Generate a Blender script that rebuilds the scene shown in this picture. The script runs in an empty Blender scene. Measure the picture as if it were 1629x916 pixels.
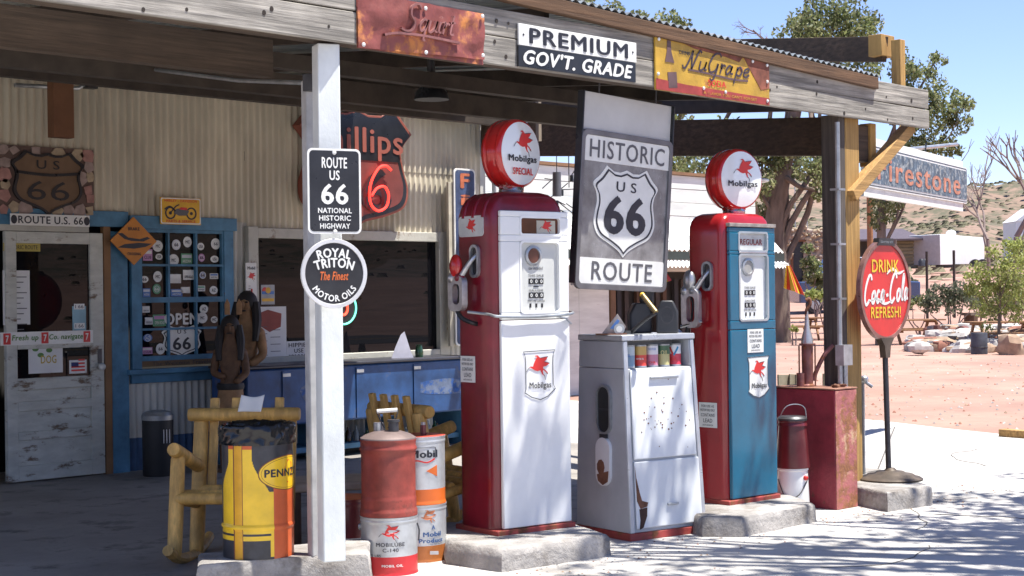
import bpy, math, random
from mathutils import Vector, Matrix, noise as mnoise
rnd = random.Random(7)
PI = math.pi
R_ = math.radians
SC = bpy.context.scene
COL = SC.collection

# ------------------------------------------------------------------ camera, world, sun, exposure
F, TH, ROLL, HY, CAMH = 2500., R_(43.8), R_(0.7), 470., 1.56
VX, VY = math.cos(TH), math.sin(TH)
RX, RY = math.sin(TH), -math.cos(TH)
cd = bpy.data.cameras.new('camera'); cam = bpy.data.objects.new('camera', cd); COL.objects.link(cam)
cd.sensor_width = 36; cd.lens = 36 * F / 1629; cd.clip_start = .1; cd.clip_end = 8000; cd.shift_y = (HY - 458) / 1629
cam.location = (0, 0, CAMH)
cam.rotation_euler = (Matrix.Rotation(TH - PI / 2, 4, 'Z') @ Matrix.Rotation(PI / 2, 4, 'X') @ Matrix.Rotation(-ROLL, 4, 'Z')).to_euler()
SC.camera = cam
SUN_DIR = Vector((.17, -.27, .95)).normalized()      # towards the sun
SUN_EL = math.asin(SUN_DIR.z); SUN_AZ = math.atan2(SUN_DIR.x, SUN_DIR.y)
w = bpy.data.worlds.new('World'); SC.world = w; w.use_nodes = True
nt = w.node_tree; sky = nt.nodes.new('ShaderNodeTexSky'); sky.sky_type = 'NISHITA'; sky.sun_disc = False
sky.sun_elevation = SUN_EL; sky.sun_rotation = SUN_AZ; sky.altitude = 1500; sky.air_density = 1.0; sky.dust_density = .3; sky.ozone_density = 4.0
tint = nt.nodes.new('ShaderNodeMix'); tint.data_type = 'RGBA'; tint.blend_type = 'MULTIPLY'; tint.inputs[0].default_value = 1; tint.inputs[7].default_value = (1.03, .93, 1.04, 1); nt.links.new(sky.outputs[0], tint.inputs[6]); nt.links.new(tint.outputs[2], nt.nodes['Background'].inputs[0]); nt.nodes['Background'].inputs[1].default_value = .10
sl = bpy.data.lights.new('sun', 'SUN'); sl.energy = 5.0; sl.angle = R_(.5); sl.color = (1, .96, .89)
so = bpy.data.objects.new('sun', sl); COL.objects.link(so); so.rotation_euler = (-SUN_DIR).to_track_quat('-Z', 'Y').to_euler()
SC.view_settings.view_transform = 'Standard'; SC.view_settings.look = 'None'
SC.view_settings.exposure = 1.1; SC.view_settings.gamma = 1.0

# ------------------------------------------------------------------ where a line of sight meets a plane of the place
def _ray(px, py):
    dx, dy = px - 814.5, py - 458
    c, s = math.cos(ROLL), math.sin(ROLL)
    a = (dx * c - dy * s) / F; b = -((dx * s + dy * c) - (HY - 458)) / F
    return VX + a * RX, VY + a * RY, b
def onz(px, py, z):
    r = _ray(px, py); t = (z - CAMH) / r[2]; return Vector((r[0] * t, r[1] * t, z))
def ony(px, py, y):
    r = _ray(px, py); t = y / r[1]; return Vector((r[0] * t, y, CAMH + r[2] * t))
def ond(px, py, d):
    r = _ray(px, py); return Vector((r[0] * d, r[1] * d, CAMH + r[2] * d))

# ------------------------------------------------------------------ materials
MATS = {}
def _n(nt, t, **k):
    n = nt.nodes.new(t)
    for a, b in k.items(): setattr(n, a, b)
    return n
def mat(name, col, rough=.6, metal=0., var=.14, vs=5., rust=0., rustcol=(.16, .06, .025), rs=9., bump=0., bs=40.,
        stretch=(1, 1, 1), spec=.5, coat=0., grain=0., gs=(2, 40, 40), dirt=None, dirtcol=(.2, .16, .12), world=False):
    if name in MATS: return MATS[name]
    m = bpy.data.materials.new(name); m.use_nodes = True; MATS[name] = m
    nt = m.node_tree; L = nt.links.new; b = nt.nodes['Principled BSDF']
    tc = _n(nt, 'ShaderNodeTexCoord'); src = tc.outputs['Object']
    mp = _n(nt, 'ShaderNodeMapping'); mp.inputs['Scale'].default_value = stretch; L(src, mp.inputs[0])
    def noi(scale, det=6, rgh=.6, vec=None):
        n = _n(nt, 'ShaderNodeTexNoise'); n.inputs['Scale'].default_value = scale; n.inputs['Detail'].default_value = det
        n.inputs['Roughness'].default_value = rgh; L(vec or mp.outputs[0], n.inputs['Vector']); return n.outputs['Fac']
    def ramp(fac, p0, c0, p1, c1):
        r = _n(nt, 'ShaderNodeValToRGB'); e = r.color_ramp.elements
        e[0].position = p0; e[0].color = (*c0, 1); e[1].position = p1; e[1].color = (*c1, 1); L(fac, r.inputs[0]); return r.outputs[0]
    def mix(fac, a, bb):
        x = _n(nt, 'ShaderNodeMix', data_type='RGBA'); 
        if isinstance(fac, float): x.inputs[0].default_value = fac
        else: L(fac, x.inputs[0])
        for sock, v in ((x.inputs[6], a), (x.inputs[7], bb)):
            if isinstance(v, tuple): sock.default_value = (*v, 1)
            else: L(v, sock)
        return x.outputs[2]
    lo = tuple(c * (1 - var * 1.5) for c in col); hi = tuple(min(1, c * (1 + var)) for c in col)
    c = ramp(noi(vs), .3, lo, .7, hi)
    if grain:
        gm = _n(nt, 'ShaderNodeMapping'); gm.inputs['Scale'].default_value = gs; L(src, gm.inputs[0])
        g = noi(1.0, 8, .65, gm.outputs[0])
        gd = tuple(x * (1 - grain) for x in col)
        gr = ramp(g, .38, (1, 1, 1), .62, (0, 0, 0))
        c = mix(gr, c, gd)
    if dirt:
        d = ramp(noi(dirt[0], 8, .7), dirt[1], (0, 0, 0), dirt[1] + .12, (1, 1, 1)); c = mix(d, c, dirtcol)
    rsock = None
    if rust:
        f = ramp(noi(rs, 9, .72), 1 - rust - .04, (0, 0, 0), 1 - rust + .04, (1, 1, 1))
        rc = ramp(noi(rs * 4), .3, tuple(x * .55 for x in rustcol), .7, tuple(x * 1.5 for x in rustcol))
        c = mix(f, c, rc)
        mr = _n(nt, 'ShaderNodeMapRange'); L(f, mr.inputs[0]); mr.inputs[3].default_value = rough; mr.inputs[4].default_value = .9; rsock = mr.outputs[0]
        if metal:
            mm = _n(nt, 'ShaderNodeMapRange'); L(f, mm.inputs[0]); mm.inputs[3].default_value = metal; mm.inputs[4].default_value = 0; L(mm.outputs[0], b.inputs['Metallic'])
    else:
        mr = _n(nt, 'ShaderNodeMapRange'); L(noi(vs * 2.3), mr.inputs[0]); mr.inputs[3].default_value = max(0, rough - .1) if rough > .12 else rough; mr.inputs[4].default_value = min(1, rough + .1) if rough > .12 else rough; rsock = mr.outputs[0]
    L(c, b.inputs['Base Color']); L(rsock, b.inputs['Roughness'])
    if not (rust and metal): b.inputs['Metallic'].default_value = metal
    b.inputs['Specular IOR Level'].default_value = spec
    b.inputs['Coat Weight'].default_value = coat; b.inputs['Coat Roughness'].default_value = .08
    if bump:
        bp = _n(nt, 'ShaderNodeBump'); bp.inputs['Strength'].default_value = min(1, bump); bp.inputs['Distance'].default_value = .02
        if grain:
            L(g, bp.inputs['Height'])
        else: L(noi(bs, 8, .65), bp.inputs['Height'])
        L(bp.outputs[0], b.inputs['Normal'])
    return m
def emat(name, col, s):
    if name in MATS: return MATS[name]
    m = bpy.data.materials.new(name); m.use_nodes = True; MATS[name] = m; b = m.node_tree.nodes['Principled BSDF']
    b.inputs['Base Color'].default_value = (*col, 1); b.inputs['Emission Color'].default_value = (*col, 1); b.inputs['Emission Strength'].default_value = s
    return m
def wood(name, col, axis='x', g=.5, var=.25, rough=.8, knots=True):
    gs = {'x': (1.6, 38, 38), 'y': (38, 1.6, 38), 'z': (38, 38, 1.6)}[axis]
    return mat(name, col, rough, var=var, vs=1.7, grain=g, gs=gs, bump=.35)
PEELW = mat('peeling_white', (.48, .47, .41), .75, var=.1, rust=.37, rustcol=(.17, .12, .08), rs=5, stretch=(1, 1, .8), bump=.3, bs=18)
CREAMTIN = mat('cream_tin', (.63, .57, .44), .6, var=.22, vs=1.6, rust=.3, rustcol=(.18, .09, .05), rs=3.2, stretch=(1, 1, .35), spec=.22)
WHITETIN = mat('white_tin', (.58, .57, .52), .6, var=.2, vs=1.6, rust=.3, rustcol=(.2, .13, .09), rs=4, stretch=(1, 1, .4))
BLUETIN = mat('blue_tin', (.05, .11, .22), .6, var=.3, vs=4)
BLUE = mat('blue_trim', (.07, .20, .32), .6, var=.25, vs=6, rust=.3, rustcol=(.16, .13, .11), rs=12)
DGLASS = mat('dark_glass', (.006, .006, .008), .0, var=.05, spec=.22)
WHITE = mat('white_enamel', (.78, .79, .78), .22, var=.05, vs=3, coat=.3, bump=.12, bs=2.5, rust=.20, rustcol=(.45, .42, .38), rs=5)
WHITEW = mat('worn_white_enamel', (.74, .76, .76), .3, var=.06, vs=4, rust=.27, rustcol=(.25, .12, .06), rs=6)
SIGNW = mat('sign_white', (.74, .74, .70), .4, var=.07, vs=6, rust=.22, rustcol=(.35, .26, .18), rs=7)
SIGNK = mat('sign_black', (.02, .021, .024), .3, var=.3)
INK = mat('ink', (.018, .02, .03), .5, var=.1)
INKG = mat('grey_ink', (.1, .1, .11), .5, var=.1)
RED = mat('red_enamel', (.52, .02, .018), .18, var=.14, vs=3, coat=.5)
DRED = mat('maroon_enamel', (.20, .008, .020), .28, var=.28, vs=3, coat=.3, bump=.15, bs=2.5, rust=.22, rustcol=(.09, .02, .02), rs=8)
TEAL = mat('teal_enamel', (.005, .115, .20), .25, var=.15, vs=3, coat=.3, bump=.12, bs=2.5, rust=.25, rustcol=(.04, .09, .12), rs=7)
SIGNR = mat('sign_red', (.62, .03, .025), .4, var=.1)
ORANGE = mat('orange', (.6, .13, .03), .45, var=.12)
YEL = mat('yellow', (.75, .42, .02), .4, var=.12, vs=8)
GALV = mat('galvanised', (.42, .44, .45), .4, .7, var=.2, vs=9)
DSTEEL = mat('dark_steel', (.07, .07, .075), .45, .5, var=.25, vs=10)
CHROME = mat('nickel', (.6, .6, .6), .22, 1., var=.1)
ALU = mat('cast_aluminium', (.5, .5, .5), .35, .8, var=.2, vs=14)
RUSTY = mat('rust', (.18, .08, .045), .9, var=.35, vs=14, bump=.3)
BLACK = mat('black_rubber', (.014, .014, .015), .5, var=.2)
PAPER = mat('paper', (.72, .72, .70), .8, var=.05)
GREYB = mat('grey_board', (.52, .52, .51), .6, var=.08, vs=3)
LOG = mat('pine_log', (.74, .44, .12), .55, var=.3, vs=5, grain=.42, gs=(18, 18, 4), bump=.45, rust=.24, rustcol=(.20, .09, .03), rs=11)
YWOOD = wood('new_pine_z', (.52, .31, .10), 'z', .4)
YWOODX = wood('new_pine_x', (.50, .29, .10), 'x', .4)
GWOODX = wood('weathered_board', (.42, .39, .34), 'x', .62, .32)
GWOODZ = wood('weathered_post', (.12, .10, .085), 'z', .5)
BWOODX = wood('brown_beam_x', (.10, .068, .046), 'x', .5)
BWOODY = wood('brown_beam_y', (.10, .065, .04), 'y', .5)
RAWX = wood('raw_eave_board', (.15, .08, .04), 'x', .45)
WPAINTZ = mat('white_painted_post', (.66, .69, .68), .6, var=.12, vs=4, rust=.29, rustcol=(.25, .22, .18), rs=22, stretch=(1, 1, .6), bump=.12)
GPAINTZ = mat('grey_painted_post', (.42, .42, .42), .6, var=.2, vs=6)
STONE = mat('pale_stone', (.42, .35, .28), .9, var=.3, vs=5, bump=.5, bs=9)
PADC = mat('old_concrete', (.33, .31, .29), .9, var=.3, vs=4, bump=.8, bs=26, dirt=(3, .5), dirtcol=(.2, .18, .16))

# ------------------------------------------------------------------ mesh builder
def catmull(pts, n=8):
    if len(pts) < 3: return [tuple(p) for p in pts]
    out = []
    P = [pts[0]] + list(pts) + [pts[-1]]
    for i in range(1, len(P) - 2):
        a, b, c, d = (Vector(P[i - 1]), Vector(P[i]), Vector(P[i + 1]), Vector(P[i + 2]))
        for k in range(n):
            t = k / n
            out.append(tuple(.5 * ((2 * b) + (c - a) * t + (2 * a - 5 * b + 4 * c - d) * t * t + (3 * b - a - 3 * c + d) * t ** 3)))
    out.append(tuple(pts[-1])); return out
_txtcache = {}
def text_tris(body, bold, shear, spacing):
    key = (body, bold, shear, spacing)
    if key in _txtcache: return _txtcache[key]
    c = bpy.data.curves.new('t', 'FONT'); c.body = body; c.shear = shear; c.space_character = spacing + bold; c.resolution_u = 3; c.fill_mode = 'FRONT'
    o = bpy.data.objects.new('t', c); COL.objects.link(o)
    dg = bpy.context.evaluated_depsgraph_get(); me = bpy.data.meshes.new_from_object(o.evaluated_get(dg))
    v0 = [tuple(x.co) for x in me.vertices]; f0 = [tuple(p.vertices) for p in me.polygons]
    bpy.data.objects.remove(o); bpy.data.curves.remove(c); bpy.data.meshes.remove(me)
    v = []; f = []
    for k, (dx, dy) in enumerate(((0, 0), (-1, 0), (1, 0), (0, .7), (0, -.7)) if bold else ((0, 0),)):
        n = len(v); v += [(p[0] + dx * bold, p[1] + dy * bold, k) for p in v0]; f += [tuple(i + n for i in q) for q in f0]
    xs = [p[0] for p in v]; ys = [p[1] for p in v]
    x0, x1, y0, y1 = min(xs), max(xs), min(ys), max(ys)
    v = [((p[0] - x0) / (x1 - x0) - .5, (p[1] - y0) / (y1 - y0) - .5, p[2]) for p in v]
    _txtcache[key] = (v, f); return v, f
class MB:
    def __init__(s): s.v = []; s.f = []; s.m = []; s.mats = []
    def mi(s, m):
        if m not in s.mats: s.mats.append(m)
        return s.mats.index(m)
    def add(s, v, f, m, xf=None):
        o = len(s.v); k = s.mi(m)
        s.v += [tuple(xf @ Vector(p)) for p in v] if xf else [tuple(p) for p in v]
        for q in f: s.f.append(tuple(i + o for i in q)); s.m.append(k)
        return s
    def box(s, c, d, m, rot=None, taper=1.):
        x, y, z = d[0] / 2, d[1] / 2, d[2] / 2; t = taper
        v = [(-x, -y, -z), (x, -y, -z), (x, y, -z), (-x, y, -z), (-x * t, -y * t, z), (x * t, -y * t, z), (x * t, y * t, z), (-x * t, y * t, z)]
        f = [(0, 3, 2, 1), (4, 5, 6, 7), (0, 1, 5, 4), (1, 2, 6, 5), (2, 3, 7, 6), (3, 0, 4, 7)]
        xf = Matrix.Translation(c)
        if rot is not None: xf = xf @ (Matrix.Rotation(rot, 4, 'Z') if not isinstance(rot, Matrix) else rot)
        return s.add(v, f, m, xf)
    def bb(s, x0, x1, y0, y1, z0, z1, m): return s.box(((x0 + x1) / 2, (y0 + y1) / 2, (z0 + z1) / 2), (x1 - x0, y1 - y0, z1 - z0), m)
    def hexa(s, v8, m): return s.add(v8, [(0, 3, 2, 1), (4, 5, 6, 7), (0, 1, 5, 4), (1, 2, 6, 5), (2, 3, 7, 6), (3, 0, 4, 7)], m)
    def beam(s, a, b, wd, ht, m, up=(0, 0, 1)):
        a, b = Vector(a), Vector(b); d = (b - a).normalized(); u = Vector(up); sd = d.cross(u)
        if sd.length < 1e-4: sd = d.cross(Vector((0, 1, 0)))
        sd.normalize(); u = sd.cross(d)
        v = [a - sd * wd / 2 - u * ht / 2, a + sd * wd / 2 - u * ht / 2, b + sd * wd / 2 - u * ht / 2, b - sd * wd / 2 - u * ht / 2]
        v += [p + u * ht for p in v]
        return s.hexa(v, m)
    def tube(s, pts, r, m, seg=8, cap=True, smooth=0):
        if smooth: 
            n = len(pts); pts2 = catmull(pts, smooth)
            if isinstance(r, (list, tuple)):
                rr = [];
                for i in range(len(pts2)):
                    t = i / max(1, len(pts2) - 1) * (n - 1); k = min(n - 2, int(t)); rr.append(r[k] + (r[k + 1] - r[k]) * (t - k))
                r = rr
            pts = pts2
        P = [Vector(p) for p in pts]; n = len(P); rr = r if isinstance(r, (list, tuple)) else [r] * n
        v = []; f = []; pu = None
        for i in range(n):
            d = (P[min(i + 1, n - 1)] - P[max(i - 1, 0)]); d = d.normalized() if d.length > 1e-9 else Vector((0, 0, 1))
            if pu is None: pu = Vector((0, 0, 1)) if abs(d.z) < .9 else Vector((1, 0, 0))
            a = d.cross(pu); a = a.normalized() if a.length > 1e-6 else d.orthogonal().normalized(); pu = a.cross(d)
            for k in range(seg):
                t = 2 * PI * k / seg; v.append(P[i] + (a * math.cos(t) + pu * math.sin(t)) * rr[i])
        for i in range(n - 1):
            for k in range(seg):
                k2 = (k + 1) % seg; f.append((i * seg + k, i * seg + k2, (i + 1) * seg + k2, (i + 1) * seg + k))
        if cap: f.append(tuple(range(seg))[::-1]); f.append(tuple((n - 1) * seg + k for k in range(seg)))
        return s.add(v, f, m)
    def lathe(s, prof, m, seg=32, xf=None, ms=None):
        v = []; n = len(prof)
        for r, z in prof:
            for k in range(seg): t = 2 * PI * k / seg; v.append((r * math.cos(t), r * math.sin(t), z))
        if xf is None: xf = Matrix()
        o = len(s.v); s.v += [tuple(xf @ Vector(p)) for p in v]
        for i in range(n - 1):
            mm = s.mi(ms[i] if ms else m)
            for k in range(seg):
                k2 = (k + 1) % seg; s.f.append((o + i * seg + k, o + i * seg + k2, o + (i + 1) * seg + k2, o + (i + 1) * seg + k)); s.m.append(mm)
        for i, q in ((0, -1), (n - 1, 1)):
            if prof[i][0] > 1e-6:
                t = tuple(o + i * seg + k for k in range(seg)); s.f.append(t if q > 0 else t[::-1]); s.m.append(s.mi(ms[0 if q < 0 else -1] if ms else m))
        return s
    def prism(s, poly, y0, y1, m, xf=None):
        """poly in (x,z); extruded from y0 (front) to y1 (back)"""
        n = len(poly)
        ar = sum(poly[i][0] * poly[(i + 1) % n][1] - poly[(i + 1) % n][0] * poly[i][1] for i in range(n))
        if ar < 0: poly = poly[::-1]
        from mathutils.geometry import tessellate_polygon
        tri = tessellate_polygon([[Vector((p[0], p[1], 0)) for p in poly]])
        v = [(p[0], y0, p[1]) for p in poly] + [(p[0], y1, p[1]) for p in poly]
        f = []
        for t in tri:
            a, b, c = t; p, q, r = poly[a], poly[b], poly[c]
            if (q[0] - p[0]) * (r[1] - p[1]) - (q[1] - p[1]) * (r[0] - p[0]) < 0: b, c = c, b
            f.append((a, b, c)); f.append((a + n, c + n, b + n))
        for i in range(n): j = (i + 1) % n; f.append((j, i, i + n, j + n))
        return s.add(v, f, m, xf)
    def text(s, body, cx, cz, wd, ht, y, m, bold=0., shear=0., sp=1.06, th=.0015, warp=None, xf=None, arc=None):
        """fitted into a wd x ht box centred at (cx,cz) on the plane y, reading from -y"""
        v2, f2 = text_tris(body, bold, shear, sp)
        pts = []
        for x, z, kk in v2:
            X, Z = x * wd, z * ht
            if arc:   # (radius, +1 top / -1 bottom): baseline on an arc about (cx,cz)
                rr, sg = arc
                a = X / rr; q = rr + sg * Z
                pts.append((cx + q * math.sin(a), cz + sg * q * math.cos(a)))
            else: pts.append((cx + X, cz + Z))
        n = len(pts)
        v = [(p[0], y - .00012 * q_[2], p[1]) for p, q_ in zip(pts, v2)]; f = []
        for q in f2: f.append(tuple(q))
        if th and not bold:
            v += [(p[0], y + th, p[1]) for p in pts]
            ed = {}
            for q in f2:
                for i in range(len(q)):
                    e = (q[i], q[(i + 1) % len(q)]); ed[e] = 1
            for (a, b) in ed:
                if (b, a) not in ed: f.append((b, a, a + n, b + n))
        if warp: v = [warp(*p) for p in v]
        return s.add(v, f, m, xf)
    def stroke(s, pts, wd, y, m, th=.002, smooth=6, warp=None, xf=None, taper=False):
        P = catmull([(p[0], p[1], 0) for p in pts], smooth) if smooth else [(p[0], p[1], 0) for p in pts]
        P = [Vector(p[:2]) for p in P]; n = len(P); v = []; f = []
        for i in range(n):
            d = P[min(i + 1, n - 1)] - P[max(i - 1, 0)]; d = d.normalized() if d.length > 1e-9 else Vector((1, 0))
            w2 = wd / 2 * (1 if not taper else .25 + .75 * math.sin(PI * i / (n - 1)))
            nn = Vector((-d.y, d.x)) * w2
            for q in (P[i] + nn, P[i] - nn): v.append((q.x, y, q.y))
        m0 = len(v); v += [(p[0], y + th, p[2]) for p in v]
        for i in range(n - 1):
            a = 2 * i; f.append((a, a + 1, a + 3, a + 2)); f.append((a + m0, a, a + 2, a + 2 + m0)); f.append((a + 1, a + 1 + m0, a + 3 + m0, a + 3))
        if warp: v = [warp(*p) for p in v]
        return s.add(v, f, m, xf)
    def ring(s, outer, inner, y0, y1, m, xf=None):
        n = len(outer); v = [(p[0], y0, p[1]) for p in outer] + [(p[0], y0, p[1]) for p in inner] + [(p[0], y1, p[1]) for p in outer] + [(p[0], y1, p[1]) for p in inner]
        f = []
        for i in range(n):
            j = (i + 1) % n
            f += [(i, j, n + j, n + i), (j, i, 2 * n + i, 2 * n + j), (n + i, n + j, 3 * n + j, 3 * n + i), (2 * n + j, 2 * n + i, 3 * n + i, 3 * n + j)]
        return s.add(v, f, m, xf)
    def ell(s, c, r, m, seg=14, rings=9, xf=None):
        X = Matrix.Translation(c) @ Matrix.Diagonal((*r, 1)) if not xf else xf @ Matrix.Translation(c) @ Matrix.Diagonal((*r, 1))
        return s.lathe([(max(1e-7, math.sin(PI * i / rings)), -math.cos(PI * i / rings)) for i in range(rings + 1)], m, seg, X)
    def rock(s, c, r, m, seed):
        q = random.Random(seed); off = Vector((q.random() * 50, q.random() * 50, q.random() * 50)); n0 = len(s.v)
        s.ell((0, 0, 0), (1, 1, 1), m, 10, 7)
        rot = Matrix.Rotation(q.random() * 6.28, 3, 'Z')
        for i in range(n0, len(s.v)):
            p = Vector(s.v[i]); k = 1 + .55 * mnoise.noise(p * 1.2 + off) + .18 * mnoise.noise(p * 3.1 + off) ; 
            p = Vector((max(-.95, min(.88, p.x * k)), max(-.9, min(.92, p.y * k)), max(-.85, min(.82, p.z * k)))) / .9
            p = rot @ Vector((p.x * r[0], p.y * r[1], p.z * r[2])); s.v[i] = (p.x + c[0], p.y + c[1], p.z + c[2])
        return s
    def build(s, name, parent=None, bev=0., sharp=35, smooth=True, loc=None, rz=0.):
        me = bpy.data.meshes.new(name); me.from_pydata(s.v, [], s.f)
        for m in s.mats: me.materials.append(m)
        me.polygons.foreach_set('material_index', s.m)
        if smooth:
            me.polygons.foreach_set('use_smooth', [True] * len(s.f)); me.set_sharp_from_angle(angle=R_(sharp))
        me.update()
        o = bpy.data.objects.new(name, me); COL.objects.link(o)
        if parent: o.parent = parent
        if loc is not None: o.location = loc
        if rz: o.rotation_euler.z = rz
        if bev:
            b = o.modifiers.new('bevel', 'BEVEL'); b.width = bev; b.segments = 2; b.limit_method = 'ANGLE'; b.angle_limit = R_(40)
        return o
def rrect(x0, x1, z0, z1, r, n=5):
    out = []
    for cx, cz, a0 in ((x1 - r, z1 - r, 0), (x0 + r, z1 - r, 90), (x0 + r, z0 + r, 180), (x1 - r, z0 + r, 270)):
        for k in range(n + 1): a = R_(a0 + 90 * k / n); out.append((cx + r * math.cos(a), cz + r * math.sin(a)))
    return out
def circ(cx, cz, r, n=36, rz=None): return [(cx + r * math.cos(2 * PI * k / n), cz + (rz or r) * math.sin(2 * PI * k / n)) for k in range(n)]
def thing(name, label, cat, loc=(0, 0, 0), rz=0., group=None):
    o = bpy.data.objects.new(name, None); COL.objects.link(o); o.empty_display_size = .1
    o.location = loc; o.rotation_euler.z = rz; return tag(o, label, cat, group)
def tag(o, label, cat, group=None):
    o['label'] = label; o['category'] = cat
    if group: o['group'] = group
    return o
def struct(o): o['kind'] = 'structure'; return o
def stuff(o): o['kind'] = 'stuff'; return o
def dup(root, loc, rz, label):
    r = root.copy(); COL.objects.link(r); r.location = loc; r.rotation_euler.z = rz; r['label'] = label
    for ch in list(root.children):
        c = ch.copy(); COL.objects.link(c); c.parent = r
        for g in list(ch.children):
            d = g.copy(); COL.objects.link(d); d.parent = c
    return r
# ------------------------------------------------------------------ emblems and script lettering
PEG = [(325, 165), (355, 155), (390, 155), (412, 180), (440, 200), (600, 178), (560, 235), (520, 262), (635, 290), (560, 335), (495, 345), (500, 375), (545, 400), (590, 440), (595, 465), (560, 440), (500, 392), (488, 420), (500, 460), (522, 495), (480, 470), (440, 400), (380, 412), (320, 395), (280, 372), (235, 350), (210, 352), (240, 330), (290, 340), (300, 300), (320, 262), (350, 215), (378, 180), (330, 172)]
def pegasus(mb, cx, cz, h, y, m=None, warp=None, xf=None, ink=True, m2=None):
    k = h / 340.; T = lambda p: (cx + (p[0] - 415) * k, cz - (p[1] - 325) * k)
    n0 = len(mb.v); mb.prism([T(p) for p in PEG], y, y + .0015, m or SIGNR)
    if ink:
        lw = 9 * k
        for st in ([(215, 350), (180, 380), (150, 418)], [(560, 440), (575, 455), (597, 470)], [(505, 475), (530, 500), (545, 560)], [(440, 200), (520, 190), (602, 180)], [(520, 262), (580, 275), (637, 290)]):
            mb.stroke([T(p) for p in st], lw, y - .0006, m2 or INK, .001)
    if warp:
        for i in range(n0, len(mb.v)): mb.v[i] = warp(*mb.v[i])
    if xf:
        for i in range(n0, len(mb.v)): mb.v[i] = tuple(xf @ Vector(mb.v[i]))
USH = [(0, .50), (.10, .455), (.2, .46), (.31, .53), (.40, .41), (.5, .31), (.45, .2), (.435, .08), (.465, -.08), (.465, -.2), (.39, -.33), (.22, -.42), (.08, -.5), (0, -.58)]
def us_shield(cx, cz, wd, ht):
    hs = catmull([(p[0], p[1], 0) for p in USH[3:]], 4); half = [(0, .5), (.10, .462), (.2, .468), (.31, .53)] + [(p[0], p[1]) for p in hs[1:]]
    full = half + [(-p[0], p[1]) for p in half[-2:0:-1]]
    return [(cx + p[0] * wd, cz + (p[1] + .025) * ht / 1.11) for p in full]
GLY = {
 'C': (1.12, [[(.95, .95), (.8, 1.15), (.5, 1.1), (.18, .7), (.12, .25), (.4, -.05), (.85, .15)]]),
 'o': (.7, [[(.35, .5), (.08, .35), (.08, .08), (.3, 0), (.5, .2), (.45, .45), (.33, .5)]]),
 'c': (.64, [[(.45, .42), (.25, .5), (.06, .25), (.2, 0), (.48, .12)]]),
 'a': (.78, [[(.45, .42), (.25, .5), (.06, .25), (.18, 0), (.42, .25), (.48, .5)], [(.48, .5), (.42, .1), (.62, .08)]]),
 'l': (.45, [[(.05, .1), (.3, .8), (.25, 1.1), (.12, .9), (.12, .1), (.35, .06)]]),
 '-': (.52, [[(.05, .25), (.35, .3)]]),
 'N': (1.1, [[(-.1, .15), (0, 0), (.15, .05), (.35, .6), (.45, 1.0)], [(.45, 1.0), (.5, .5), (.6, .0)], [(.6, .0), (.78, .7), (.95, 1.05), (1.1, .95)]]),
 'u': (.6, [[(.05, .5), (.05, .1), (.2, 0), (.42, .2), (.48, .5)], [(.48, .5), (.45, .1), (.6, .06)]]),
 'G': (.95, [[(.9, .9), (.7, 1.1), (.35, .95), (.12, .45), (.3, 0), (.65, .12), (.75, .5)], [(.78, .5), (.72, -.1), (.55, -.45), (.35, -.35)]]),
 'r': (.45, [[(.05, .45), (.12, .5), (.1, 0)], [(.1, .25), (.25, .48), (.42, .42)]]),
 'p': (.6, [[(.12, .5), (.05, -.45)], [(.1, .3), (.3, .52), (.52, .28), (.35, .02), (.12, .08)]]),
 'e': (.55, [[(.08, .22), (.42, .32), (.35, .5), (.1, .38), (.1, .08), (.32, 0), (.52, .15)]]),
 'S': (.9, [[(.85, .9), (.6, 1.1), (.25, .95), (.3, .6), (.6, .35), (.55, 0), (.15, -.08), (-.15, .0)]]),
 'q': (.6, [[(.45, .45), (.25, .5), (.06, .25), (.2, 0), (.42, .2), (.48, .5)], [(.48, .5), (.42, -.3), (.55, -.35)]]),
 'i': (.28, [[(.1, .5), (.08, .1), (.25, .05)], [(.12, .68), (.14, .72)]]),
 't': (.4, [[(.15, .85), (.12, .1), (.35, .05)], [(.0, .52), (.32, .55)]]), ' ': (.3, [])}
def script_word(mb, word, cx, cz, wd, ht, lw, y, m, slope=0., shear=.25, th=.002, xf=None):
    x = 0; sts = []
    for ch in word:
        wv, ss = GLY[ch]
        for st in ss: sts.append([(x + p[0] + p[1] * shear, p[1]) for p in st])
        x += wv
    k = wd / x
    for st in sts: mb.stroke([(cx + (p[0] - x / 2) * k, cz + (p[1] - .4) * ht + (p[0] - x / 2) * k * slope) for p in st], lw, y, m, th, 5, xf=xf)
def wbuild(mb, name, parent, **k):
    """mesh given in world coordinates, hung under a thing or one of its parts"""
    r = parent; M = Matrix()
    while r: M = (Matrix.Translation(r.location) @ Matrix.Rotation(r.rotation_euler.z, 4, 'Z')) @ M; r = r.parent
    iv = M.inverted(); mb.v = [tuple(iv @ Vector(p)) for p in mb.v]
    return mb.build(name, parent, **k)
def smooth(a, b, x): t = max(0, min(1, (x - a) / (b - a))); return t * t * (3 - 2 * t)
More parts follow.
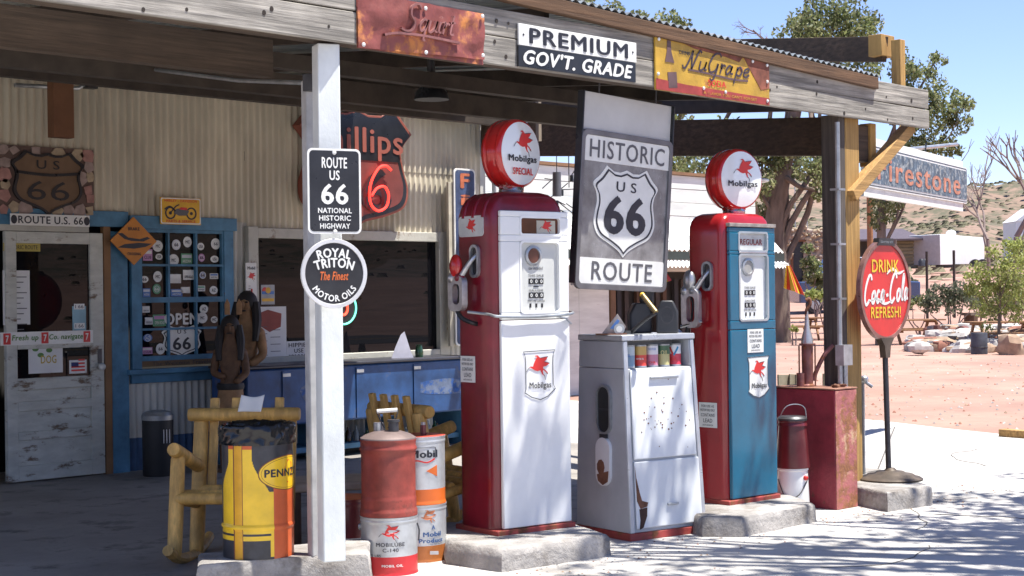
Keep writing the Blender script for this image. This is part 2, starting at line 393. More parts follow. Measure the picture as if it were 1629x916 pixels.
# ------------------------------------------------------------------ ground
def height(x, y):
    r = math.hypot(x, y); a = math.atan2(y, x)
    n = mnoise.fractal(Vector((math.cos(a) * 3, math.sin(a) * 3, r * .004)), 1, 2, 4)
    n2 = mnoise.fractal(Vector((x * .02, y * .02, 3)), 1, 2, 4)
    near = 3.3 * smooth(48, 118, r) + .25 * n2 * smooth(40, 60, r)
    return near + smooth(150, 420, r) * (19 + 7 * n + 3 * n2) + smooth(110, 260, r) * 5 * max(0, n2 + .3) - 30 * smooth(600, 3000, r)
v = [(0, 0, -.004)]; f = []
radii = [1.5 + i * 1.5 for i in range(20)] + [33 * 1.07 ** i for i in range(68)]
NA = 240
for r in radii:
    for k in range(NA):
        a = 2 * PI * k / NA; x, y = r * math.cos(a), r * math.sin(a); v.append((x, y, height(x, y) - .004))
for k in range(NA): f.append((0, 1 + k, 1 + (k + 1) % NA))
for i in range(len(radii) - 1):
    for k in range(NA):
        k2 = (k + 1) % NA; a = 1 + i * NA; f.append((a + k, a + NA + k, a + NA + k2, a + k2))
DIRT = mat('desert_dirt', (.36, .215, .165), .95, var=.22, vs=.35, rust=.42, rustcol=(.27, .165, .125), rs=1.1, bump=.7, bs=5, dirt=(.22, .5), dirtcol=(.30, .17, .125))
def hill_mat():
    m = DIRT; nt = m.node_tree; L = nt.links.new; b = nt.nodes['Principled BSDF']; old = b.inputs['Base Color'].links[0].from_socket
    g = _n(nt, 'ShaderNodeNewGeometry'); s = _n(nt, 'ShaderNodeSeparateXYZ'); L(g.outputs['Position'], s.inputs[0])
    n1 = _n(nt, 'ShaderNodeTexNoise'); n1.inputs['Scale'].default_value = .22; n1.inputs['Detail'].default_value = 8; n1.inputs['Roughness'].default_value = .75; L(g.outputs['Position'], n1.inputs['Vector'])
    r = _n(nt, 'ShaderNodeValToRGB'); e = r.color_ramp.elements; e[0].position = .42; e[0].color = (.09, .085, .05, 1); e[1].position = .55; e[1].color = (.225, .15, .11, 1); L(n1.outputs['Fac'], r.inputs[0])
    mr = _n(nt, 'ShaderNodeMapRange'); L(s.outputs['Z'], mr.inputs[0]); mr.inputs[1].default_value = 2.6; mr.inputs[2].default_value = 4.5
    x = _n(nt, 'ShaderNodeMix', data_type='RGBA'); L(mr.outputs[0], x.inputs[0]); L(old, x.inputs[6]); L(r.outputs[0], x.inputs[7]); L(x.outputs[2], b.inputs['Base Color'])
hill_mat()
g = MB(); g.add(v, f, DIRT); struct(g.build('ground', sharp=180))
CONC = mat('concrete_apron', (.46, .44, .41), .85, var=.14, vs=.5, rust=.33, rustcol=(.33, .31, .29), rs=1.6, bump=.35, bs=30, dirt=(1.1, .56), dirtcol=(.25, .23, .21))
g = MB(); P = [(-40, -14), (13.2, -14), (14.2, 0), (15.4, 6.5), (15.75, 7.6), (16.2, 8.8), (16.7, 9.9), (17.4, 12.6), (17.3, 15.4), (-40, 15.4)]
from mathutils.geometry import tessellate_polygon as _tp
tri = _tp([[Vector((p[0], p[1], 0)) for p in P]]); g.add([(p[0], p[1], .002) for p in P], [t if True else t for t in tri], CONC)
o = struct(g.build('concrete_apron'))
for p_ in o.data.polygons:
    if p_.normal.z < 0: p_.flip()
g = MB(); ASPH = mat('asphalt', (.055, .054, .053), .9, var=.2, vs=1.2, bump=.3, bs=60); g.add([(-300, -24, .012), (300, -24, .012), (300, -15, .012), (-300, -15, .012)], [(0, 1, 2, 3)], ASPH); g.add([(-300, -19.65, .016), (300, -19.65, .016), (300, -19.5, .016), (-300, -19.5, .016)], [(0, 1, 2, 3)], YEL); struct(g.build('road'))
# floor joints: shallow dark lines cut in the slab
g = MB(); JD = mat('joint', (.12, .11, .1), .95)
for a, b in (((-6, 7.15), (12, 7.15)), ((8.2, 7.15), (8.2, 12.3)), ((4.6, 7.15), (4.6, 12.3)), ((12, 7.15), (16, 9.3)), ((11.9, 5.2), (15.2, 6.4))):
    g.beam((*a, .004), (*b, .004), .014, .003, JD)
q = random.Random(14)
for x, y, a, L in ((9.2, 5.2, .5, 2.2), (12.2, 5.9, .15, 2.6), (12.9, 6.6, .9, 1.8), (7.6, 4.9, -.6, 1.4), (10.6, 4.6, .2, 1.6), (13.2, 8.2, .4, 2.4), (9.9, 5.5, -1.1, .9)):
    pts = []; px_, py_ = x, y
    for k in range(int(L / .12)): pts.append((px_, py_)); a += q.uniform(-.45, .45); px_ += .12 * math.cos(a); py_ += .12 * math.sin(a)
    for p0, p1 in zip(pts[:-1], pts[1:]): g.beam((*p0, .004), (*p1, .004), q.uniform(.004, .011), .003, JD)
struct(g.build('slab_joints'))

g = MB(); g.add([(-20, 7.16, .007), (12.1, 7.16, .007), (12.6, 15.2, .007), (-20, 15.2, .007)], [(0, 1, 2, 3)], mat('shaded_porch_concrete', (.29, .265, .235), .8, var=.25, vs=.9, rust=.40, rustcol=(.15, .14, .125), rs=1.8, dirt=(2.6, .55), dirtcol=(.11, .10, .09), bump=.2, bs=30)); struct(g.build('porch_shade_floor'))  # sheet over the apron: canopy shade put into a darker, stained concrete colour
# ------------------------------------------------------------------ store building
WY = 12.4
W_ = lambda px, py: ony(px, py, WY)
store = thing('store_building', 'long roadside store with cream corrugated wall, peeling white door and blue framed window', 'building', (9.4, WY, 0))
def corr(mb, x0, x1, z0, z1, y, m, pitch=.076, amp=.014, per=6):
    n = max(1, int((x1 - x0) / pitch * per)); vv = []; ff = []
    for i in range(n + 1):
        x = x0 + (x1 - x0) * i / n; yy = y + amp * math.cos(2 * PI * x / pitch)
        vv += [(x, yy, z0), (x, yy, z1)]
    for i in range(n): a = 2 * i; ff.append((a, a + 2, a + 3, a + 1))
    mb.add(vv, ff, m)
m = MB()
corr(m, 3.2, 6.55, 0, 2.32, WY, CREAMTIN); corr(m, 3.2, 9.21, 2.30, 3.0, WY, CREAMTIN); corr(m, 3.2, 9.21, 2.99, 3.95, WY - .006, CREAMTIN)
corr(m, 9.21, 12.42, 2.24, 2.9, WY, CREAMTIN); corr(m, 9.21, 12.42, 2.89, 3.95, WY - .006, CREAMTIN)
corr(m, 11.88, 12.42, 0, 2.24, WY, WHITETIN); corr(m, 9.0, 9.22, 0, 2.3, WY, WHITETIN); corr(m, 9.21, 11.88, 0, .93, WY, WHITETIN)
corr(m, 7.86, 9.0, .3, .9, WY, WHITETIN); corr(m, 7.86, 9.0, 0, .305, WY - .004, BLUETIN)
wbuild(m, 'corrugated_wall', store, sharp=180)
m = MB(); m.bb(12.42, 12.5, WY - .02, 20, 0, 4.2, WHITETIN); m.bb(3.2, 12.42, 19.9, 20, 0, 4.2, WHITETIN); m.bb(3.1, 3.2, WY, 20, 0, 4.2, WHITETIN); wbuild(m, 'side_wall', store)
m = MB(); m.bb(3.0, 12.6, WY + .1, 20.2, 4.1, 4.2, mat('roof_tin', (.25, .22, .2), .6)); wbuild(m, 'roof', store)
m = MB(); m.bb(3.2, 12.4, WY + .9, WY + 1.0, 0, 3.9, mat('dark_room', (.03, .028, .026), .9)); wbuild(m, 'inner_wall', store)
m = MB(); m.bb(3.2, 12.45, WY - .18, WY - .02, 3.53, 3.78, BWOODX); wbuild(m, 'wall_plate', store)
# door
m = MB()
x0, x1 = 6.66, 7.60; yd = WY - .03
DW = mat('peeling_door', (.54, .54, .48), .75, var=.12, rust=.40, rustcol=(.13, .09, .06), rs=3.4, stretch=(1, 1, 2.6), bump=.3, bs=20)
m.bb(x0, 6.76, yd - .03, yd + .02, .02, 2.16, DW); m.bb(7.47, x1, yd - .03, yd + .02, .02, 2.16, DW)
m.bb(6.76, 7.47, yd - .028, yd + .02, 2.06, 2.16, DW); m.bb(6.76, 7.47, yd - .032, yd + .02, 1.15, 1.22, DW)
m.bb(6.76, 7.47, yd - .03, yd + .02, .80, .90, DW); m.bb(6.76, 7.47, yd - .03, yd + .02, .62, .70, DW); m.bb(6.76, 7.47, yd - .03, yd + .02, .37, .44, DW); m.bb(6.76, 7.47, yd - .03, yd + .02, .02, .15, DW)
for za, zb in ((.70, .80), (.44, .62), (.15, .37)): m.bb(6.76, 7.47, yd - .012, yd + .015, za, zb, DW)
door = wbuild(m, 'front_door', store, bev=.004)
m = MB(); m.bb(6.76, 7.47, yd - .004, yd + .004, .90, 1.15, DGLASS); m.bb(6.76, 7.47, yd - .004, yd + .004, 1.22, 2.06, DGLASS); wbuild(m, 'glass_pane', door)
m = MB(); kx = W_(153, 583); m.ell((kx.x, yd - .07, kx.z), (.033, .03, .033), mat('porcelain', (.6, .6, .56), .3)); m.tube([(kx.x, yd, kx.z), (kx.x, yd - .06, kx.z)], .012, DSTEEL); m.bb(kx.x - .02, kx.x + .02, yd - .036, yd - .03, kx.z + .03, kx.z + .16, DSTEEL); wbuild(m, 'door_knob', door)
def quad_on(pxa, pya, pxb, pyb, y, mt, th=.003):
    a, b = ony(pxa, pya, y), ony(pxb, pyb, y); mb = MB(); mb.bb(min(a.x, b.x), max(a.x, b.x), y - th, y, min(a.z, b.z), max(a.z, b.z), mt)
    return mb, min(a.x, b.x), max(a.x, b.x), min(a.z, b.z), max(a.z, b.z)
yg = yd - .005
m, a, b, c, d = quad_on(4, 430, 48, 516, yg, PAPER)
for k in range(11): m.bb(a + .03, b - .03 - .03 * (k % 3), yg - .005, yg - .0032, d - .06 - .045 * k, d - .052 - .045 * k, INKG)
wbuild(m, 'notice_sheet', door)
m, a, b, c, d = quad_on(5, 386, 64, 400, yg, mat('dull_yellow', (.45, .36, .08), .6)); m.text('HISTORIC ROUTE', (a + b) / 2, (c + d) / 2, (b - a) * .85, (d - c) * .5, yg - .005, INK); wbuild(m, 'yellow_strip', door)
m, a, b, c, d = quad_on(45, 546, 100, 592, yg, PAPER); GRN = mat('green_ink', (.12, .25, .07), .7)
for q, (u, vv) in enumerate(((.2, .8), (.35, .6), (.6, .75))): m.prism(circ(a + (b - a) * u, c + (d - c) * vv, .03, 14, .02), yg - .005, yg - .003, GRN)
m.text('DOG', a + (b - a) * .58, c + (d - c) * .45, .15, .07, yg - .005, mat('gold_ink', (.5, .36, .05), .6), bold=.02); wbuild(m, 'poster', door)
m, a, b, c, d = quad_on(110, 573, 138, 593, yg, PAPER); m.bb(a + .02, a + .09, yg - .005, yg - .003, (c + d) / 2, d - .02, mat('navy', (.02, .03, .14), .6))
for k in range(4): m.bb(a + .02 + (.07 if k > 1 else 0), b - .02, yg - .005, yg - .003, c + .02 + .03 * k, c + .035 + .03 * k, SIGNR)
wbuild(m, 'flag_sticker', door)
m, a, b, c, d = quad_on(115, 487, 137, 526, yg, mat('pale_blue', (.25, .42, .5), .6)); 
for k in (0, 2): m.bb(a + .015, b - .015, yg - .005, yg - .003, c + .02 + .085 * k, c + .07 + .085 * k, PAPER); m.text('I 66', (a + b) / 2, c + .045 + .085 * k, .08, .03, yg - .006, INK)
wbuild(m, 'blue_sticker', door)
m, a, b, c, d = quad_on(0, 529, 148, 545, yd - .034, SIGNW)
for u in (.07, .47, .93): m.bb(a + (b - a) * u - .033, a + (b - a) * u + .033, yd - .04, yd - .037, c + .008, d - .008, SIGNR); m.text('7', a + (b - a) * u, (c + d) / 2, .03, .06, yd - .041, SIGNW, bold=.03)
m.text('Fresh up', a + (b - a) * .26, (c + d) / 2, .25, .062, yd - .039, GRN, bold=.03, shear=.15); m.text('Co. navigate', a + (b - a) * .70, (c + d) / 2, .33, .062, yd - .039, GRN, bold=.03, shear=.15)
wbuild(m, 'push_bar_sign', door)
m = MB(); m.bb(6.4, 7.47, WY - .05, WY - .001, 2.165, 2.22, PEELW); m.bb(7.61, 7.68, WY - .06, WY, 0, 2.3, mat('bare_jamb', (.24, .13, .06), .8)); m.bb(7.685, 7.86, WY - .05, WY, 0, 2.18, BLUE); m.bb(6.4, 7.86, WY - .07, WY - .002, 2.22, 2.36, BLUE); wbuild(m, 'door_frame', store, bev=.004)
# blue window
wz0, wz1 = .95, 2.20; wx0, wx1 = 8.0, 8.92
m = MB(); m.bb(7.88, 9.06, WY - .07, WY - .002, 2.21, 2.33, BLUE); m.bb(7.90, wx0, WY - .05, WY, .93, 2.21, BLUE); m.bb(wx1, 9.03, WY - .05, WY, .93, 2.21, BLUE); m.bb(7.84, 9.06, WY - .10, WY, .885, .93, BLUE); m.bb(7.9, 9.03, WY - .04, WY, .80, .883, BLUE)
win = wbuild(m, 'blue_window', store, bev=.004)
zm = 1.56
m = MB()
for za, zb, yy in ((zm, wz1, WY - .02), (1.02, zm, WY - .01)):
    for k in range(4): x = wx0 + (wx1 - wx0) * k / 3; wd = .035 if k in (0, 3) else .02; m.bb(x - wd / 2, x + wd / 2, yy - .02, yy + .02, za, zb, BLUE)
    for k, wd in ((0, .05), (1, .02), (2, .04)): z = za + (zb - za) * k / 2; m.bb(wx0, wx1, yy - .023, yy + .017, z - wd / 2, z + wd / 2, BLUE)
m.bb(wx0, wx1, WY - .045, WY - .005, .95, 1.0, mat('brown_board', (.16, .1, .05), .8)); m.text('The Welcome Travelers', (wx0 + wx1) / 2, .975, .7, .035, WY - .047, INK)
wbuild(m, 'sash', win)
m = MB(); m.bb(wx0, wx1, WY + .003, WY + .008, .95, wz1, DGLASS); wbuild(m, 'window_pane', win)
STK = [(.75, .75, .72), (.65, .1, .07), (.08, .2, .5), (.72, .5, .08), (.1, .3, .16), (.6, .62, .65), (.03, .03, .05), (.5, .25, .45), (.2, .5, .6)]
rs_ = random.Random(11)
ys = WY - .002
cells = [(i, j) for j in range(4) for i in range(3)]
for (i, j) in cells:
    cx0 = wx0 + .02 + (wx1 - wx0) * i / 3; cw = (wx1 - wx0) / 3 - .04
    zb = (1.03, 1.30, 1.58, 1.89)[j]; ch = .25
    if j == 0 and i > 0 or (j == 1 and i == 1): continue
    for k in range(4 if j >= 2 else 3):
        u, vv = (k % 2) * .5 + .25, (k // 2) * .5 + .25; cx, cz = cx0 + cw * u + rs_.uniform(-.025, .025), zb + ch * vv + rs_.uniform(-.025, .025)
        col = STK[rs_.randrange(9) if rs_.random() > .3 else 0]; mm = mat('sticker_%d' % STK.index(col), col, .55, var=.05); mm2 = mat('sticker_%d' % ((STK.index(col) + rs_.choice((1, 3, 6))) % 9), STK[0])
        m = MB(); sh = rs_.random()
        if sh < .4:
            rq = rs_.uniform(.036, .06); m.prism(circ(cx, cz, rq, 20, rq * rs_.uniform(.7, 1.1)), ys - .002, ys, mm); m.ring(circ(cx, cz, rq * .68, 20), circ(cx, cz, rq * .56, 20), ys - .003, ys - .002, mm2); m.text(rs_.choice(('66', 'AZ', 'USA', 'MC')), cx, cz, .045, .03, ys - .004, INK if col[0] > .4 else SIGNW, bold=.03)
        else:
            wd, hh = rs_.uniform(.07, .14), rs_.uniform(.05, .12); m.bb(cx - wd / 2, cx + wd / 2, ys - .002, ys, cz - hh / 2, cz + hh / 2, mm); m.bb(cx - wd * .42, cx + wd * .42, ys - .003, ys - .002, cz + hh * .1, cz + hh * .38, mm2); m.text(rs_.choice(('ROUTE 66', 'ARIZONA', 'OPEN ROAD', 'CLUB')), cx, cz - hh * .2, wd * .75, hh * .28, ys - .004, INK if col[0] > .4 else SIGNW, bold=.02)
        wbuild(m, 'sticker', win)
cx, cz = 8.46, 1.17
m = MB(); m.prism(us_shield(cx, cz, .44, .30), ys - .003, ys - .001, SIGNW); m.ring(us_shield(cx, cz, .40, .265), us_shield(cx, cz, .375, .245), ys - .005, ys - .0035, INK); m.text('66', cx, cz - .02, .2, .12, ys - .005, INK, bold=.03); m.text('U S', cx, cz + .09, .1, .035, ys - .005, INK, bold=.02); wbuild(m, 'shield_decal', win)
m = MB(); m.text('OPEN', 8.46, 1.38, .38, .11, ys - .003, SIGNW, bold=.04); wbuild(m, 'open_lettering', win)
# large shop window
x0, x1, z0, z1 = 9.32, 11.74, .99, 2.15
m = MB(); m.bb(9.2, x0, WY - .06, WY + .01, .92, 2.26, PEELW); m.bb(x1, 11.88, WY - .06, WY + .01, .92, 2.26, PEELW); m.bb(x0, x1, WY - .055, WY + .01, z1, 2.25, PEELW); m.bb(x0, x1, WY - .055, WY + .01, .92, z0, PEELW)
sw = wbuild(m, 'shop_window', store, bev=.006)
m = MB(); m.bb(x0, x1, WY + .0, WY + .008, z0, z1, DGLASS); wbuild(m, 'window_pane', sw)
yw = WY - .003
m, a, b, c, d = quad_on(406, 488, 456, 572, yw, PAPER)
m.prism([(a + .05, d - .06), (a + .15, d - .03), (b - .06, d - .07), (b - .07, d - .2), (a + .17, d - .25), (a + .06, d - .19)], yw - .005, yw - .003, mat('print_red', (.3, .07, .05), .7))
for k in range(9): m.bb(a + .02 + .16 * (k % 2), a + .14 + .16 * (k % 2), yw - .005, yw - .003, c + .05 + .035 * k, c + .056 + .035 * k, INKG)
wbuild(m, 'newspaper_poster', sw)
m, a, b, c, d = quad_on(456, 543, 494, 572, yw, PAPER)
for t, u in (('HIPPIES', .8), ('USE', .5), ('SIDE DOOR', .2)): m.text(t, (a + b) / 2, c + (d - c) * u, (b - a) * (.86 if u != .5 else .4), (d - c) * .22, yw - .005, INK, bold=.02)
wbuild(m, 'side_door_notice', sw)
m, a, b, c, d = quad_on(415, 453, 437, 484, yw, mat('card_grey', (.4, .4, .4), .6)); m.prism(circ(a + .045, d - .055, .032, 16), yw - .005, yw - .003, SIGNR); m.prism(circ(a + .085, d - .055, .032, 16), yw - .006, yw - .003, YEL); m.bb(a + .01, b - .01, yw - .005, yw - .003, c + .10, c + .13, mat('sticker_2', STK[2])); m.bb(a + .01, b - .01, yw - .005, yw - .003, c + .03, c + .06, YEL); wbuild(m, 'card_sticker', sw)
# neon clock ring and dark wheel behind the pane
NC = W_(545, 490)
m = MB(); m.tube([(NC.x + .165 * math.cos(2 * PI * k / 40), WY - .02, NC.z + .165 * math.sin(2 * PI * k / 40)) for k in range(41)], .009, emat('neon_green', (.15, .9, .6), 1.0)); m.tube([(NC.x + .05 * math.cos(2 * PI * k / 20), WY - .02, NC.z + .07 * math.sin(2 * PI * k / 20)) for k in range(21)], .012, emat('neon_red', (1, .06, .03), 1.6)); m.prism(circ(NC.x, NC.z, .155, 30), WY - .012, WY - .002, SIGNK)
wbuild(m, 'neon_clock', sw)
th = thing('thermometer', 'narrow white advertising thermometer with red winged horse on the shop window frame', 'thermometer', (0, 0, 0))
m, a, b, c, d = quad_on(390, 418, 408, 508, WY - .064, SIGNW, .012); th.location = ((a + b) / 2, WY - .064, c)
o = wbuild(m, 'scale_plate', th)
m = MB(); yy = WY - .078; pegasus(m, (a + b) / 2, d - .13, .075, yy); m.text('Mobil', (a + b) / 2, d - .05, .09, .03, yy, INK, bold=.03); m.tube([((a + b) / 2, yy - .004, c + .06), ((a + b) / 2, yy - .004, d - .25)], .007, SIGNR)
for k in range(12): m.bb((a + b) / 2 - .035, (a + b) / 2 - .012, yy - .001, yy + .001, c + .08 + .022 * k, c + .084 + .022 * k, INK)
wbuild(m, 'scale_marks', th)

# ------------------------------------------------------------------ canopy
FY = 6.25; cz0 = 2.87
can = thing('porch_canopy', 'weathered timber canopy with grey board fascia, tin roof and posts over the fuel pumps', 'canopy', (7.4, FY, 0))
m = MB(); m.bb(1.2, 5.36, FY - .035, FY, 2.875, 3.04, GWOODX); m.bb(1.2, 5.36, FY - .033, FY, 3.048, 3.20, GWOODX); wbuild(m, 'fascia_board', can, bev=.005)
m = MB(); m.bb(5.365, 8.0, FY - .034, FY, 2.87, 3.03, GWOODX); m.bb(5.365, 8.0, FY - .03, FY, 3.036, 3.19, GWOODX); wbuild(m, 'fascia_board', can, bev=.005)
for za, zb, xe in ((2.84, 2.985, 11.28), (2.995, 3.145, 11.27)):
    m = MB(); m.hexa([(8.005, FY - .035, za + .01), (xe, FY - .035, za), (xe, FY, za), (8.005, FY, za + .01), (8.005, FY - .035, zb + .03), (xe, FY - .035, zb), (xe, FY, zb), (8.005, FY, zb + .03)], GWOODX); wbuild(m, 'fascia_board', can, bev=.004)
m = MB()
for (px, py) in ((228, 15), (297, 15), (432, 14), (523, 42), (790, 33), (787, 66), (809, 37), (805, 90), (1236, 138), (1299, 149), (1410, 154), (1412, 190), (1452, 188), (1343, 180), (1377, 173), (1225, 143), (420, 20), (1450, 160), (1300, 130)):
    q = ony(px, py, FY - .035); r = rnd.uniform(.007, .014); m.prism(circ(q.x, q.z, r, 12, r * 1.2), FY - .0375, FY - .034, mat('knot_hole', (.03, .022, .018), .9))
wbuild(m, 'knot_holes', can)
m = MB(); m.hexa([(1.2, FY + .002, 2.885), (11.0, FY + .002, 2.88), (11.0, FY + .14, 2.88), (1.2, FY + .14, 2.885), (1.2, FY + .002, 3.2), (11.0, FY + .002, 3.15), (11.0, FY + .14, 3.15), (1.2, FY + .14, 3.2)], BWOODX); wbuild(m, 'front_beam', can, bev=.005)
EY = 6.185
def eave(x): return 3.315 - .038 * (x - 6.9)
m = MB(); m.hexa([(1.2, FY - .07, eave(1.2) - .10), (10.46, FY - .07, eave(10.46) - .10), (10.46, FY - .02, eave(10.46) - .10), (1.2, FY - .02, eave(1.2) - .10), (1.2, FY - .07, eave(1.2) - .014), (10.46, FY - .07, eave(10.46) - .014), (10.46, FY - .02, eave(10.46) - .014), (1.2, FY - .02, eave(1.2) - .014)], RAWX); wbuild(m, 'eave_board', can, bev=.004)
# roof sheet, corrugations running up the slope
TINR = mat('roof_sheet', (.40, .43, .42), .4, .6, var=.2, vs=2, rust=.3, rs=2)
m = MB(); n = int((10.5 - 1.0) / .0725 * 6); vv = []; ff = []; slope = .085
for i in range(n + 1):
    x = 1.0 + 9.5 * i / n; h = eave(x) + .011 * math.cos(2 * PI * x / .0725)
    for yy in (EY, 12.3): vv.append((x, yy, h + (yy - EY) * slope + (.15 if yy > 10 and x > 9 else 0) * 0))
    for yy in (EY, 12.3): vv.append((x, yy, h + .004 + (yy - EY) * slope))
for i in range(n):
    a = 4 * i; b = a + 4; ff += [(a, a + 1, b + 1, b), (a + 2, b + 2, b + 3, a + 3), (a, b, b + 2, a + 2)]
m.add(vv, ff, TINR); wbuild(m, 'roof_sheet', can, sharp=60)
DW2 = mat('dark_rafter', (.06, .045, .034), .85, var=.3, vs=4)
for x in (2.2, 3.4, 4.6, 5.8, 7.0, 8.2, 9.4, 10.38):
    m = MB(); m.beam((x, FY + .15, eave(x) - .09), (x, 12.25, eave(x) - .09 + 6 * slope), .05, .14, DW2, up=(0, 0, 1)); wbuild(m, 'rafter', can)
for yy, zz, xa, xb, hh, mt in ((7.45, 2.98, 1.5, 5.75, .22, BWOODX), (9.0, 3.10, 1.5, 10.6, .16, DW2), (10.6, 3.28, 1.5, 11, .14, DW2), (8.2, 3.12, 5.4, 10.4, .1, DW2)):
    m = MB(); m.bb(xa, xb, yy, yy + .09, zz - hh / 2, zz + hh / 2, mt); wbuild(m, 'cross_beam', can)
m = MB(); m.hexa([(10.50, 6.46, 2.60), (10.56, 6.46, 2.60), (12.50, 12.36, 3.12), (12.42, 12.36, 3.12), (10.50, 6.46, 2.90), (10.56, 6.46, 2.90), (12.50, 12.36, 3.48), (12.42, 12.36, 3.48)], BWOODY); wbuild(m, 'end_beam', can)
m = MB(); m.hexa([(10.45, 6.46, 2.95), (10.52, 6.46, 2.95), (12.40, 12.3, 3.53), (12.32, 12.3, 3.53), (10.45, 6.46, 3.12), (10.52, 6.46, 3.12), (12.40, 12.3, 3.75), (12.32, 12.3, 3.75)], DW2); wbuild(m, 'end_rafter', can)
# wooden strips dropping from the rafters
for px in (787, 857): 
    q = ond(px, 205, 15.5); m = MB(); m.bb(q.x - .02, q.x + .02, q.y - .02, q.y + .02, q.z - .12, q.z + .5, mat('pale_strip', (.3, .24, .18), .8)); wbuild(m, 'hanger_strip', can)
# posts
q = ony(537, 890, FY + .03)
m = MB(); m.box((0, 0, 1.335), (.118, .118, 2.67), WPAINTZ); o = m.build('front_post', can, bev=.006, loc=(q.x - can.location.x, FY + .075 - can.location.y, .2), rz=R_(-24))
m = MB(); ta = ond(492, 128, 8.45); tb = ond(503, 884, 8.32); m.beam(tb, ta, .07, .07, GPAINTZ, up=(.3, 1, 0)); wbuild(m, 'leaning_prop', can, bev=.006)
m = MB(); ta = ond(507, 500, 8.2); tb = ond(509, 884, 8.2); m.tube([tb, ta], .011, mat('white_pipe', (.75, .76, .75), .35), 10); q2 = ond(495, 132, 8.4); m.box(q2, (.07, .06, .09), DSTEEL, .3); m.tube([q2, ond(380, 128, 9.4), ond(240, 110, 10.6)], .012, GALV); wbuild(m, 'conduit', can)
for xa, xb, mt, zt in ((10.05, 10.14, GWOODZ, 2.87), (10.145, 10.335, YWOOD, 2.865)):
    m = MB(); m.bb(xa, xb, FY + .03, FY + .18, 0, zt, mt); wbuild(m, 'end_post', can, bev=.006)
m = MB(); pz = ony(1352, 312, FY + .02); pt = ony(1452, 205, FY + .02); m.beam(pz, (pt.x, FY + .05, 2.85), .09, .09, YWOODX, up=(0, 1, 0)); wbuild(m, 'diagonal_brace', can, bev=.005)
m = MB(); m.bb(10.62, 10.70, FY + .1, FY + .2, 2.52, 2.85, YWOOD); m.bb(10.36, 10.62, FY + .12, FY + .22, 2.55, 2.83, BWOODX); wbuild(m, 'stub_block', can, bev=.004)
m = MB(); c0 = ony(1333, 590, FY); m.tube([(c0.x, FY - .02, .5), (c0.x, FY - .02, 2.8)], .018, GALV, 10); m.bb(c0.x - .03, c0.x + .09, FY - .07, FY + .0, 1.02, 1.17, GALV); m.tube([(c0.x + .05, FY - .03, .4), (c0.x + .05, FY - .03, 1.02)], .02, GALV, 10)
for z in (1.9, 2.3, 1.5): m.bb(c0.x - .03, c0.x + .06, FY - .045, FY + .03, z, z + .015, GALV)
wbuild(m, 'conduit', can)
m = MB(); e0 = ony(1408, 68, 6.45); m.beam((e0.x, 6.45, 3.47), (e0.x + 1.2, 9.6, 3.95), .05, .2, BWOODY); m.bb(e0.x - .03, e0.x + .05, 6.3, 6.38, 3.05, 3.53, YWOOD); m.box((e0.x + .03, 6.5, 3.5), (.2, .12, .17), YWOOD); wbuild(m, 'parapet_board', can, bev=.004)
m = MB(); a = ony(80, 130, 11.9); m.bb(a.x, a.x + .19, 11.85, 11.95, ony(80, 218, 11.9).z, 3.75, mat('red_brown_post', (.17, .075, .035), .8)); wbuild(m, 'drop_post', can)
m = MB(); m.tube([W_(0, 140) + Vector((0, -.25, 0)), W_(100, 145) + Vector((0, -.25, 0)), W_(128, 128) + Vector((0, -.25, 0)), W_(480, 160) + Vector((0, -.25, 0))], .018, GALV); 
for px, py in ((118, 135), (330, 125)): q = W_(px, py) + Vector((0, -.27, 0)); m.box(q, (.1, .08, .12), DSTEEL)
wbuild(m, 'conduit', can)
m = MB(); q = ond(686, 110, 11.5); m.tube([(q.x, q.y, 3.4), (q.x, q.y, 3.1)], .03, DSTEEL); m.lathe([(.13, 0), (.12, .05), (.06, .12), (.04, .2)], SIGNK, 20, Matrix.Translation((q.x, q.y, 3.0))); wbuild(m, 'ceiling_lamp', can)
m = MB(); q = W_(690, 185) + Vector((0, -.3, 0)); m.beam(W_(640, 172) + Vector((0, -.3, 0)), W_(745, 188) + Vector((0, -.3, 0)), .12, .05, mat('lamp_white', (.6, .6, .56), .5)); wbuild(m, 'tube_lamp', can)
m = MB(); m.tube([W_(755, 175) + Vector((0, -.2, 0)), W_(772, 195) + Vector((0, -.1, 0)), W_(774, 330) + Vector((.03, -.1, 0))], .025, GALV); q = W_(776, 212); m.box(q + Vector((0, -.12, 0)), (.14, .1, .14), GALV); wbuild(m, 'service_conduit', can)

